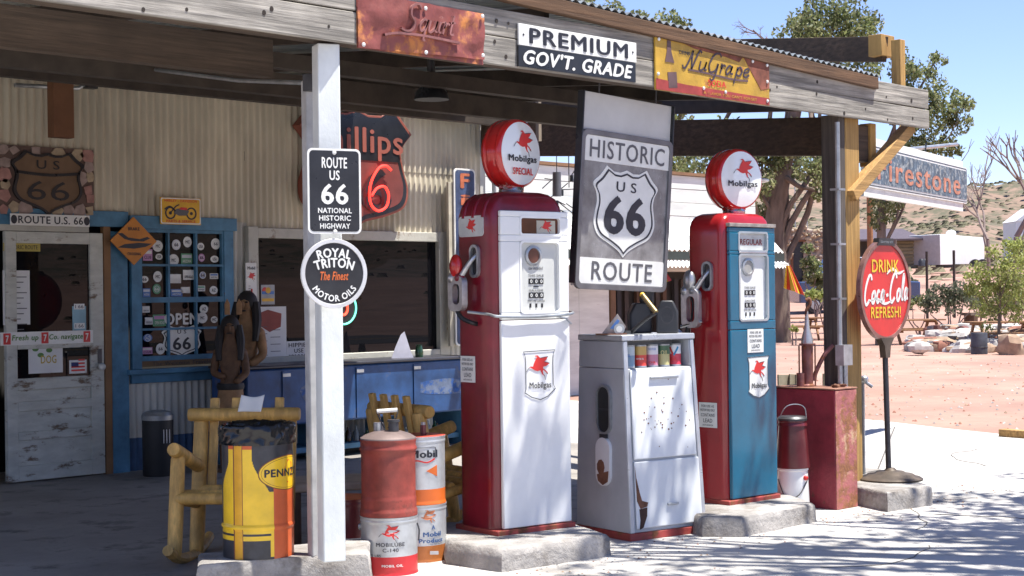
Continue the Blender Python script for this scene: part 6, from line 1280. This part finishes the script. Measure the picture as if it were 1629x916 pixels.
def bare(name, label, base, top, r0, seed, spread, depth=5, m_=None):
    t = thing(name, label, 'tree', base); q = random.Random(seed); m = MB(); B = Vector(base)
    m2 = MB()
    def grow(a, d, L, r, lv):
        b = a + d * L; mb = m if lv == 0 else m2
        mid = a + d * L * .5 + Vector((q.uniform(-1, 1), q.uniform(-1, 1), 0)) * L * .06
        mb.tube([tuple(a), tuple(mid), tuple(b)], [r, r * .85, r * .68], m_ or TWIG, 6 if lv < 3 else 4)
        if lv >= depth: return
        for k in range(2 if lv < 1 else q.choice((2, 3, 3))):
            nd = (d + Vector((q.gauss(0, spread), q.gauss(0, spread), q.uniform(-.1, .35)))).normalized(); grow(b - d * L * .3 * q.random() * (k > 0), nd, L * q.uniform(.64, .84), r * .66, lv + 1)
    grow(Vector((0, 0, -.1)), Vector((0, 0, 1)), (Vector(top) - B).length * .36, r0, 0)
    m.build('trunk', t); m2.build('branches', t); return t
gb = ond(1618, 430, 70.); bare('bare_tree', 'tall leafless grey tree at the right edge against the sky', (gb.x, gb.y, height(gb.x, gb.y)), at(1610, 190, 70), .2, 5, .34)
gb = ond(1572, 425, 78.); bare('bare_tree', 'thin leafless shrubby tree left of the tall bare one', (gb.x, gb.y, height(gb.x, gb.y)), at(1565, 235, 78), .13, 9, .4)
gb = ond(1215, 60, 48.); 
# dead branches beside the crown over the roof
m = MB(); q = random.Random(2); B = ond(1250, 110, 49)
def twig(a, d, L, r, lv):
    b = a + d * L; m.tube([tuple(a), tuple((a + b) / 2 + Vector((q.uniform(-1, 1), q.uniform(-1, 1), 0)) * L * .08), tuple(b)], [r, r * .8, r * .6], TWIG, 5)
    if lv < 4:
        for k in range(3): twig(a + d * L * q.uniform(.5, 1), (d + Vector((q.gauss(0, .5), q.gauss(0, .5), q.gauss(0, .4)))).normalized(), L * .62, r * .6, lv + 1)
e = ond(1195, 20, 49); twig(Vector((0, 0, 0)), (e - B).normalized(), (e - B).length * .55, .05, 0); o = m.build('dead_branches', bpy.data.objects['cottonwood_tree']); o.location = B - bpy.data.objects['cottonwood_tree'].location
# right foreground tree and shrubs
gb = ond(1588, 560, 40.)
tree('young_tree', 'young yellow green leafy tree behind the rock pile at the right edge', (gb.x, gb.y, 0), [(gb.x, gb.y, -.1), at(1590, 500, 40), at(1592, 440, 40)], .05,
     [clump(*c) for c in ((1600, 420, 40, 36), (1570, 450, 40, 34), (1615, 460, 40, 34), (1592, 485, 40, 26), (1555, 428, 40, 20), (1628, 395, 40, 28), (1622, 500, 40, 24), (1562, 490, 40, 20), (1545, 462, 40, 14), (1580, 400, 40, 16), (1605, 388, 40, 14), (1540, 440, 40, 10), (1570, 520, 40, 12))], 8000, .042, LIME, 31)
def bush(label, px, py, d, clumps, n, size, mats, seed, name='desert_bush'):
    gb = ond(px, py, d); z = height(gb.x, gb.y); t = thing(name, label, 'bush', (gb.x, gb.y, z), 0, 'desert bushes'); L_ = [Vector(clump(*c)[:3]) - Vector((gb.x, gb.y, z)) for c in clumps]
    q = random.Random(seed); m = MB()
    for p in L_: limb(m, (q.uniform(-.1, .1), q.uniform(-.1, .1), 0), p, .03, .008, .08, q, TWIG)
    m.build('stems', t); m = MB(); foliage(m, [(*p, c[3] * c[2] / F) for p, c in zip(L_, clumps)], n, size, mats, seed); m.build('leaves', t, smooth=False)
bush('wide grey green sage bush behind the picnic tables', 1515, 510, 45., [(1500, 470, 45, 28), (1530, 465, 45, 26), (1480, 485, 45, 20), (1545, 480, 45, 18), (1515, 485, 45, 24)], 2600, .06, SAGE, 41)
bush('green leafy shrub in front of the blue pickup', 1295, 462, 62., [(1290, 420, 62, 18), (1300, 440, 62, 22), (1285, 395, 62, 12), (1310, 455, 62, 16), (1320, 440, 62, 10)], 2200, .085, LEAF, 42)
bush('low yellow green shrub below the blue pickup', 1315, 480, 56., [(1310, 470, 56, 14), (1330, 465, 56, 14), (1290, 468, 56, 12)], 900, .08, LIME, 43)
bush('small sage bush at the left side of the fence posts', 1450, 462, 70., [(1450, 452, 70, 12), (1430, 458, 70, 10)], 600, .09, SAGE, 44)
bush('tiny green tuft at the foot of the big cottonwood trunk', 1262, 529, 47., [(1262, 522, 47, 7), (1267, 525, 47, 5)], 200, .05, LIME, 45)
bush('lush yellow green shrub at the right edge below the bare tree', 1612, 470, 46., [(1610, 440, 46, 30), (1630, 420, 46, 26), (1595, 460, 46, 22), (1640, 460, 46, 30)], 2600, .05, LIME, 47)
bush('low green shrub between the drink sign and the sage bush', 1460, 492, 50., [(1450, 480, 50, 14), (1470, 478, 50, 14), (1435, 484, 50, 10)], 900, .06, LEAF, 48)
bush('round green shrub behind the dark timber stump', 1555, 492, 50., [(1550, 470, 50, 18), (1568, 462, 50, 18), (1560, 480, 50, 14)], 1300, .06, LIME, 49)
bush('grey green brush behind the young tree', 1620, 520, 52., [(1600, 480, 52, 30), (1640, 470, 52, 35), (1580, 500, 52, 20)], 1800, .08, LEAF, 46)
# scrub over the hills
q = random.Random(77); m = MB(); SC_ = [mat('scrub_a', (.11, .105, .06), .9), mat('scrub_b', (.17, .15, .09), .9)]
for k in range(4200):
    px = q.uniform(1000, 1900) if k < 3000 else q.uniform(-4000, 1000); a = TH - math.atan((px - 814) / F) if k < 3000 else q.uniform(-3.0, .2); r = q.uniform(85 if k < 3000 else 32, 430) if k % 2 else q.uniform(150, 330)
    x, y = r * math.cos(a), r * math.sin(a); z = height(x, y); s = q.uniform(.2, .5) * (1 + r / 600)
    m.add([(x + s * math.cos(u), y + s * math.sin(u), z + .1) for u in (0, 1.2, 2.4, 3.6, 4.9)] + [(x + .6 * s * math.cos(u + .5), y + .6 * s * math.sin(u + .5), z + s * .8) for u in (0, 1.2, 2.4, 3.6, 4.9)], [(0, 1, 6, 5), (1, 2, 7, 6), (2, 3, 8, 7), (3, 4, 9, 8), (4, 0, 5, 9), (5, 6, 7, 8, 9)], SC_[k % 2])
stuff(m.build('hill_scrub', smooth=False))

# ------------------------------------------------------------------ far yard
def gplace(px, py, d): p = ond(px, py, d); return Vector((p.x, p.y, height(p.x, p.y)))
# stone house
p = gplace(1285, 430, 84.); t = thing('stone_house', 'small pale stone house with a dark doorway behind the pickup', 'building', p, TH - PI / 2)
SW = mat('rubble_stone', (.36, .30, .23), .9, var=.35, vs=4, rust=.42, rustcol=(.2, .16, .12), rs=3, bump=.8, bs=3); k = 84 / F
X = lambda px: (px - 1285) * k
Z = lambda py: ond(1285, py, 84.).z - p.z
m = MB(); m.bb(X(1195), X(1262), 0, 4, -.3, Z(360), SW); m.bb(X(1279), X(1325), 0, 4, -.3, Z(372), SW); m.bb(X(1262), X(1279), 0, 4, Z(383), Z(365), SW); m.prism([(X(1225), Z(361)), (X(1262), Z(361)), (X(1258), Z(335)), (X(1248), Z(322)), (X(1240), Z(330))], .0, 3, SW)
q = random.Random(9)
for i in range(260):
    px_, py_ = q.uniform(1200, 1325), q.uniform(362, 430)
    if 1258 < px_ < 1283 and py_ > 378: continue
    m.rock((X(px_), -.02, Z(py_)), (q.uniform(.1, .22), .10, q.uniform(.06, .12)), PK[1] if i % 3 else STONE, i)
m.build('stone_walls', t); m = MB(); m.bb(X(1262), X(1279), .25, .3, -.3, Z(384), SIGNK); m.build('doorway', t); m = MB(); m.bb(X(1258), X(1262), -.05, .1, -.3, Z(384), mat('red_brown_post', (.17, .075, .035))); m.bb(X(1258), X(1282), -.05, .1, Z(384), Z(381), mat('red_brown_post', (.17, .075, .035))); m.build('door_frame', t)
p = gplace(1322, 425, 92.); t = thing('plank_shed', 'weathered plank shed with flat roof between the stone house and the dark post', 'shed', p, TH - PI / 2); k = 92 / F
X = lambda px: (px - 1322) * k
Z = lambda py: ond(1322, py, 92.).z - p.z
m = MB(); m.bb(X(1308), X(1350), 0, 4, -.3, Z(378), mat('shed_plank', (.25, .18, .15), .85, var=.3, grain=.4, gs=(9, 9, .6))); m.build('walls', t); m = MB(); m.bb(X(1304), X(1353), -.4, 4.3, Z(378), Z(374), mat('shed_roof', (.12, .10, .09), .8)); m.build('roof', t); m = MB(); m.bb(X(1318), X(1323), -.03, .02, Z(415), Z(400), SIGNK); m.bb(X(1333), X(1338), -.03, .02, Z(415), Z(400), SIGNK); m.build('window_openings', t)
# log cabin with roof and the white trailer
d = 104.; p = gplace(1425, 425, d); t = thing('log_cabin', 'brown log cabin with low metal roof beside the white trailer', 'building', p, TH - PI / 2); k = d / F
X = lambda px: (px - 1425) * k
Z = lambda py: ond(1425, py, d).z - p.z
CABL = mat('cabin_log', (.33, .28, .17), .85, var=.2, grain=.45, gs=(.4, 5, 5))
m = MB(); zt = Z(382)
for i in range(8): z = zt * (i + .5) / 8; m.tube([(X(1418), 0, z), (X(1462), 0, z)], zt / 16 + .02, CABL, 10)
m.build('log_wall', t); m = MB(); m.bb(X(1370), X(1462), .3, 5, 0, zt, mat('dark_wall', (.06, .05, .04), .9)); m.build('inner_wall', t)
m = MB(); m.hexa([(X(1362), -1.2, Z(384)), (X(1466), -.8, Z(383)), (X(1466), 5, Z(362)), (X(1362), 5, Z(362)), (X(1362), -1.2, Z(381)), (X(1466), -.8, Z(380)), (X(1466), 5, Z(359)), (X(1362), 5, Z(359))], mat('cabin_roof', (.12, .09, .095), .5, .3, var=.2)); m.build('roof', t); m = MB(); m.tube([(X(1420), -.9, -.1), (X(1420), -.9, zt)], .1, BARK, 8); m.build('porch_post', t)
p = gplace(1520, 428, d - 2); t = thing('white_trailer', 'large white box trailer parked beside the log cabin', 'trailer', p, TH - PI / 2); k = (d - 2) / F
X = lambda px: (px - 1520) * k
Z = lambda py: ond(1520, py, d - 2).z - p.z
TW = mat('trailer_white', (.76, .77, .77), .35, var=.04); TG = mat('trailer_front', (.42, .40, .39), .5, var=.08)
m = MB(); m.hexa([(X(1496), 0, Z(421)), (X(1590), 3.2, Z(419)), (X(1560), 5.6, Z(419)), (X(1462), 2.4, Z(419)), (X(1496), 0, Z(372)), (X(1590), 3.2, Z(376)), (X(1560), 5.6, Z(376)), (X(1462), 2.4, Z(372))], TW); m.build('box_body', t, bev=.03)
m = MB(); m.hexa([(X(1459), 2.34, Z(420)), (X(1495.6), -.04, Z(421)), (X(1495.6), .04, Z(421)), (X(1459), 2.42, Z(420)), (X(1459), 2.34, Z(373)), (X(1495.6), -.04, Z(373)), (X(1495.6), .04, Z(373)), (X(1459), 2.42, Z(373))], TG); m.build('front_wall', t)
m = MB(); m.bb(X(1495), X(1588), .9, 1.0, Z(425), Z(420), DSTEEL); m.build('chassis', t); m = MB(); m.ell((X(1524), 1.5, Z(370)), (.35, .3, .25), TW, 10, 6); m.build('roof_vent', t)
for u in (1560, 1572):
    m = MB(); m.lathe([(0, -.12), (.38, -.12), (.4, 0), (.38, .12), (0, .12)], BLACK, 18, Matrix.Translation((X(u), 1.2, Z(424) + .1)) @ Matrix.Rotation(PI / 2, 4, 'X')); m.build('wheel', t)
p = gplace(1470, 424, d - 6); m = MB(); 
t = thing('gas_cylinders', 'dark drawbar and cylinders at the nose of the white trailer', 'trailer hitch', p)
for dx in (-.3, .1): m.lathe([(0, 0), (.18, 0), (.2, .1), (.2, .6), (.1, .75), (0, .75)], DSTEEL, 12, Matrix.Translation((dx, 0, 0)))
m.build('cylinders', t)
# far white house on the right
p = gplace(1634, 400, 190.); t = thing('white_house', 'far white gabled house behind the bare trees at the right edge', 'building', p, TH - PI / 2); k = 190 / F; zb = p.z
Z = lambda py: ond(1612, py, 190.).z - p.z
m = MB(); m.bb(-1.3, 3, 0, 5, -2, Z(352), TW); m.prism([(-1.4, Z(352)), (3.1, Z(352)), (.9, Z(330))], -.1, 5.1, TW); m.build('walls', t); m = MB(); m.bb(.2, 1.4, -.05, .0, Z(372), Z(356), SIGNK); m.build('window', t)
# pickup
p = gplace(1318, 450, 66.); k = 66 / F; t = thing('blue_pickup', 'dark blue pickup truck parked behind the shrubs, half hidden by the canopy post', 'pickup', p, TH - PI / 2 + .1)
X = lambda px: (px - 1318) * k
Z = lambda py: max(0, ond(1318, py, 66.).z - p.z)
CB = mat('car_blue', (.035, .06, .14), .25, var=.1, coat=.6)
zt = Z(409); hb = zt * .58
m = MB(); m.prism([(-1.25, .45), (4.0, .45), (4.0, hb * .95), (2.6, hb), (2.1, zt), (.3, zt), (-.15, hb), (-1.25, hb * .98)], 0, 1.8, CB); m.build('body', t, bev=.06)
m = MB(); m.prism([(.42, hb + .06), (1.95, hb + .06), (1.85, zt - .1), (.5, zt - .1)], -.01, 0, DGLASS); m.build('window', t)
for x in (-.6, 3.2):
    m = MB(); m.lathe([(0, -.11), (.34, -.11), (.37, -.06), (.37, .06), (.34, .11), (0, .11)], BLACK, 20, Matrix.Translation((x, .05, .37)) @ Matrix.Rotation(PI / 2, 4, 'X')); m.lathe([(0, .115), (.2, .12), (0, .13)], GALV, 16, Matrix.Translation((x, .05, .37)) @ Matrix.Rotation(PI / 2, 4, 'X')); m.build('wheel', t)
# picnic tables
TWD = mat('picnic_wood', (.30, .16, .075), .75, var=.25, vs=3)
def picnic(label, px, py, d, rz, s=1.):
    p = gplace(px, py, d); t = thing('picnic_table', label, 'picnic table', p, rz, 'picnic tables in the yard')
    m = MB()
    for k in range(4): m.bb(-.95 * s, .95 * s, -.36 + .18 * k, -.20 + .18 * k, .70, .74, TWD)
    m.build('tabletop', t)
    for sy in (-1, 1): m = MB(); m.bb(-.95 * s, .95 * s, sy * .72 - .13, sy * .72 + .13, .42, .46, TWD); m.build('bench', t)
    for sx in (-1, 1):
        for sy in (-1, 1): m = MB(); m.beam((sx * .68 * s, sy * .62, 0), (sx * .68 * s, sy * .22, .70), .09, .05, TWD, up=(1, 0, 0)); m.build('leg', t)
        m = MB(); m.bb(sx * .68 * s - .06, sx * .68 * s - .02, -.82, .82, .36, .42, TWD); m.bb(sx * .68 * s - .06, sx * .68 * s - .02, -.36, .36, .64, .70, TWD); m.build('cross_bar', t)
    return t
picnic('picnic table standing directly right of the red drink sign', 1450, 522, 47., TH - PI / 2 + .25)
picnic('picnic table behind the rock pile under the young tree', 1595, 540, 41., TH - PI / 2 + .1)
picnic('pale picnic table just right of the teal pump', 1262, 514, 52., TH - PI / 2 + .1)
picnic('picnic table left of the dark canopy post', 1318, 512, 52., TH - PI / 2 - .3)
# rail fence
p = gplace(1330, 480, 58.)
# rock pile
RKM = [mat('rock_white', (.46, .43, .40), .9, var=.2, vs=4), mat('rock_tan', (.36, .25, .17), .9, var=.25, vs=4), mat('rock_grey', (.27, .26, .25), .9, var=.25, vs=4), mat('rock_red', (.28, .12, .08), .9, var=.25, vs=4)]
q = random.Random(31)
RL = ['white', 'tan', 'grey', 'reddish']
for i in range(120):
    u = q.random(); px = 1455 + 185 * u; top = 528 if px > 1480 else 548; py = q.uniform(top, 562); 
    base = onz(px, 560 - (560 - py) * .35 + (px - 1550) * .01, 0); lift = (560 - py) / 42 * .62; r = q.uniform(.15, .33)
    k = q.choice((0, 0, 0, 1, 1, 2, 3)); m = MB(); m.rock((0, 0, 0), (r * q.uniform(1, 1.6), r * q.uniform(.8, 1.2), r * q.uniform(.5, .85)), RKM[k], i)
    tag(m.build('rock', sharp=30, loc=(base.x, base.y, lift * .8 + r * .25)), RL[k] + ' rock lying in the stone heap around the yard planter', 'rock', 'rocks of the stone heap')
for i, (px, py, rx, rz_, k, lb) in enumerate(((1512, 532, .42, .14, 0, 'long flat white slab rock on top of the stone heap'), (1462, 553, .24, .17, 0, 'white rounded rock at the left end of the stone heap'), (1552, 512, .33, .38, 1, 'tall tan boulder standing at the top of the stone heap'), (1607, 552, .30, .34, 1, 'big brown boulder at the right end of the stone heap'), (1500, 545, .3, .17, 1, 'orange tan block in the front of the stone heap'), (1622, 540, .35, .4, 3, 'dark reddish boulder at the right edge of the photo'))):
    b = onz(px, py + 12, 0); z = ond(px, py, b.x * VX + b.y * VY).z; m = MB(); m.rock((0, 0, 0), (rx, .25, rz_), RKM[k], 100 + i); tag(m.build('boulder', sharp=30, loc=(b.x, b.y, max(z, rz_ * .5))), lb, 'boulder')
b = onz(1558, 563, 0); t = thing('dark_barrel', 'dark grey metal barrel standing in front of the stone heap', 'barrel', b); m = MB(); m.lathe([(0, 0), (.2, 0), (.2, .5), (.19, .52), (0, .5)], mat('barrel_dark', (.07, .075, .09), .6, .2, var=.3, rust=.3, rs=4), 20); m.build('body', t); m = MB(); m.lathe([(.205, .16), (.21, .17), (.205, .18)], DSTEEL, 20); m.build('hoop', t)
b = onz(1532, 552, 0); m = MB(); m.lathe([(0, -.3), (.16, -.3), (.16, .3), (0, .3)], mat('barrel_red', (.16, .05, .04), .7, var=.3), 16, Matrix.Translation((0, 0, .42)) @ Matrix.Rotation(PI / 2, 4, 'Y')); tag(m.build('rusty_barrel', loc=b, rz=.3), 'rusty red barrel lying on its side on the stone heap', 'barrel')
b = onz(1491, 552, 0); m = MB(); m.box((0, 0, .36), (.18, .18, .5), mat('stump_brown', (.12, .05, .04), .9), taper=.8); tag(m.build('wooden_stump', bev=.02, loc=b), 'short reddish brown stump at the left part of the stone heap', 'stump')
# fence posts
for px, py, top, lb in ((1475, 462, 400, 'thin dark fence post left of the white trailer'), (1518, 445, 398, 'thin dark fence post in front of the white trailer')):
    d = 62.; b = gplace(px, py, d); m = MB(); m.tube([(0, 0, -.2), (0, 0, ond(px, top, d).z - b.z)], .055, mat('dark_post', (.05, .04, .035), .9), 8); tag(m.build('fence_post', loc=b), lb, 'post', 'fence posts by the trailer')
b = onz(1592, 552, 0); m = MB(); m.tube([(0, 0, -.1), (0, 0, 1.2)], .04, mat('dark_post', (.05, .04, .035)), 8); tag(m.build('fence_post', loc=b), 'thin dark stake standing in front of the picnic table by the stone heap', 'post', 'fence posts by the trailer')
b = gplace(1545, 525, 46.); m = MB(); m.tube([(0, 0, -.1), (0, 0, .85)], .2, mat('post_stump', (.12, .07, .045), .9), 10); m.bb(-.3, .3, -.15, .15, .85, .93, BARK); tag(m.build('timber_stump', loc=b), 'thick brown timber stump with flat board between sage bush and young tree', 'stump')
b = gplace(1517, 508, 44.); m = MB()
q = random.Random(6)
for k in range(9): m.tube([(q.uniform(-.2, .2), q.uniform(-.1, .1), 0), (q.uniform(-.5, .5), q.uniform(-.2, .2), .55)], [.06, .03], mat('grey_stem', (.28, .27, .26), .9), 6)
tag(m.build('dead_shrub_stems', loc=b), 'bundle of pale grey dead stems under the sage bush', 'shrub')
p = gplace(1385, 440, 80.); m = MB(); m.tube([(0, 0, -.2), (0, 0, ond(1385, 235, 80).z - p.z)], .15, mat('pole_orange_brown', (.30, .14, .06), .85), 10); tag(m.build('utility_pole', loc=p), 'orange brown wooden utility pole seen just right of the yellow timber post', 'pole')
for px, top in ((1266, 265), (1285, 262)):
    p = gplace(px, 420, 95.); m = MB(); m.tube([(0, 0, 0), (0, 0, ond(px, top, 95).z - p.z)], .03, GALV, 6); tag(m.build('thin_mast', loc=p), ('thin grey mast above the stone house doorway' if px < 1270 else 'thin grey mast to the right above the stone house'), 'mast', 'thin masts behind the stone house')
# flags hung from a cord
FR, FYL = mat('flag_red', (.55, .04, .02), .6), mat('flag_yellow', (.70, .42, .03), .6)
def pennant(label, px0, py0, pts, d, cols):
    p = ond(px0, py0, d); t = thing('pennant_flag', label, 'flag', p, TH - PI / 2, 'red and yellow pennant flags'); k = d / F
    m = MB(); n = len(cols)
    (ax, ay), (bx, by), (cx, cy) = pts      # top, bottom left, bottom right
    for i in range(n):
        u0, u1 = i / n, (i + 1) / n; L0 = ((bx + (cx - bx) * u0 - px0) * k, -(by + (cy - by) * u0 - py0) * k); L1 = ((bx + (cx - bx) * u1 - px0) * k, -(by + (cy - by) * u1 - py0) * k)
        T0 = ((ax - px0) * k - .02 + .04 * u0, -(ay - py0) * k); T1 = ((ax - px0) * k - .02 + .04 * u1, T0[1])
        y0, y1 = .05 * math.sin(u0 * 9), .05 * math.sin(u1 * 9)
        m.add([(T0[0], 0, T0[1]), (T1[0], 0, T1[1]), (L1[0], y1, L1[1]), (L0[0], y0, L0[1])], [(0, 3, 2, 1)], cols[i])
    o = m.build('cloth', t, smooth=False); s_ = o.modifiers.new('solid', 'SOLIDIFY'); s_.thickness = .004
    m = MB(); m.tube([(0, 0, 0), (-.6, .02, .03)], .012, SIGNW, 6); m.build('staff', t)
pennant('red and yellow striped flag hanging just right of the teal pump', 1254, 420, ((1254, 422), (1247, 458), (1280, 470)), 16., [FYL, FR, FYL, FR, FYL, FR])
pennant('small red and yellow flag showing beside the hanging route sign', 1050, 425, ((1052, 426), (1050, 452), (1069, 446)), 13.5, [FR, FYL, FR])
m = MB(); p = ond(1212, 287, 11.2); m.ell((0, 0, 0), (.055, .055, .018), mat('lamp_glass', (.75, .75, .7), .2), 14, 7); m.tube([(-.12, 0, .02), (0, 0, .0)], .01, GALV, 6); tag(m.build('white_reflector', loc=p, rz=TH - PI / 2), 'small white oval reflector beside the globe of the teal pump', 'reflector')
# timber kerb on the concrete at the right edge
p = onz(1594, 694, 0); e = onz(1700, 702, 0); m = MB(); m.beam((0, 0, .04), (e.x - p.x, e.y - p.y, .04), .12, .08, YWOODX); tag(m.build('timber_kerb', loc=p, bev=.006), 'short length of brown timber lying on the concrete at the right edge', 'timber')
# loose stones in the yard
q = random.Random(55); m = MB()
for k in range(1500):
    px, py = q.uniform(1150, 1900), 500 + 190 * q.random() ** 1.3; g_ = onz(px, py, 0); 
    if g_.x * VX + g_.y * VY > 55 or g_.x < 16.2 + .42 * (g_.y - 8.8): continue
    s = q.uniform(.008, .03); m.add([(g_.x - s, g_.y, 0), (g_.x, g_.y - s, 0), (g_.x + s, g_.y, 0), (g_.x, g_.y + s, 0), (g_.x, g_.y, s * .9)], [(0, 1, 4), (1, 2, 4), (2, 3, 4), (3, 0, 4)], RKM[k % 4])
stuff(m.build('yard_gravel', smooth=False))
m = MB(); q = random.Random(56)
for k in range(700):
    x, y = q.uniform(5.4, 11.5), q.gauss(6.0, .25); s = q.uniform(.003, .011)
    m.add([(x - s, y, .003), (x, y - s, .003), (x + s, y, .003), (x, y + s, .003), (x, y, s)], [(0, 1, 4), (1, 2, 4), (2, 3, 4), (3, 0, 4)], RKM[q.choice((1, 2, 2, 3))])
stuff(m.build('grit', smooth=False))
# shade tree beside the road, outside the picture: its leaves dapple the concrete and the pumps
q = random.Random(90); cl = []
for k in range(64):
    gx, gy = q.uniform(6.2, 12.6), q.uniform(3.0, 6.25)
    h = q.uniform(5.8, 8.2); cl.append((gx + SUN_DIR.x / SUN_DIR.z * h, gy + SUN_DIR.y / SUN_DIR.z * h - .5, h, q.uniform(.4, .8)))
for tx, ty, tz, r in ((7.75, 6.12, .75, .30), (7.95, 6.1, .45, .26), (7.6, 6.2, .2, .24), (6.85, 6.5, .25, .22), (7.25, 6.42, .5, .28), (8.95, 6.2, .25, .24), (8.1, 6.1, .95, .2), (6.8, 6.5, .45, .2), (7.05, 6.46, .15, .26), (7.0, 6.48, .65, .2), (7.8, 6.1, .9, .24), (8.0, 6.08, .2, .26), (8.95, 6.2, .5, .2)):
    h = q.uniform(5.6, 6.6); cl.append((tx + SUN_DIR.x / SUN_DIR.z * (h - tz), ty + SUN_DIR.y / SUN_DIR.z * (h - tz), h, r))
tree('shade_tree', 'tall leafy roadside tree standing outside the frame and shading the concrete', (13.5, -3.2, 0), [(13.5, -3.2, -.1), (13.2, -2.6, 2), (12.4, -1.6, 4), (11.4, -.4, 5.6), (10.5, .6, 6.8)], .3, cl, 24000, .075, LEAF, 91)
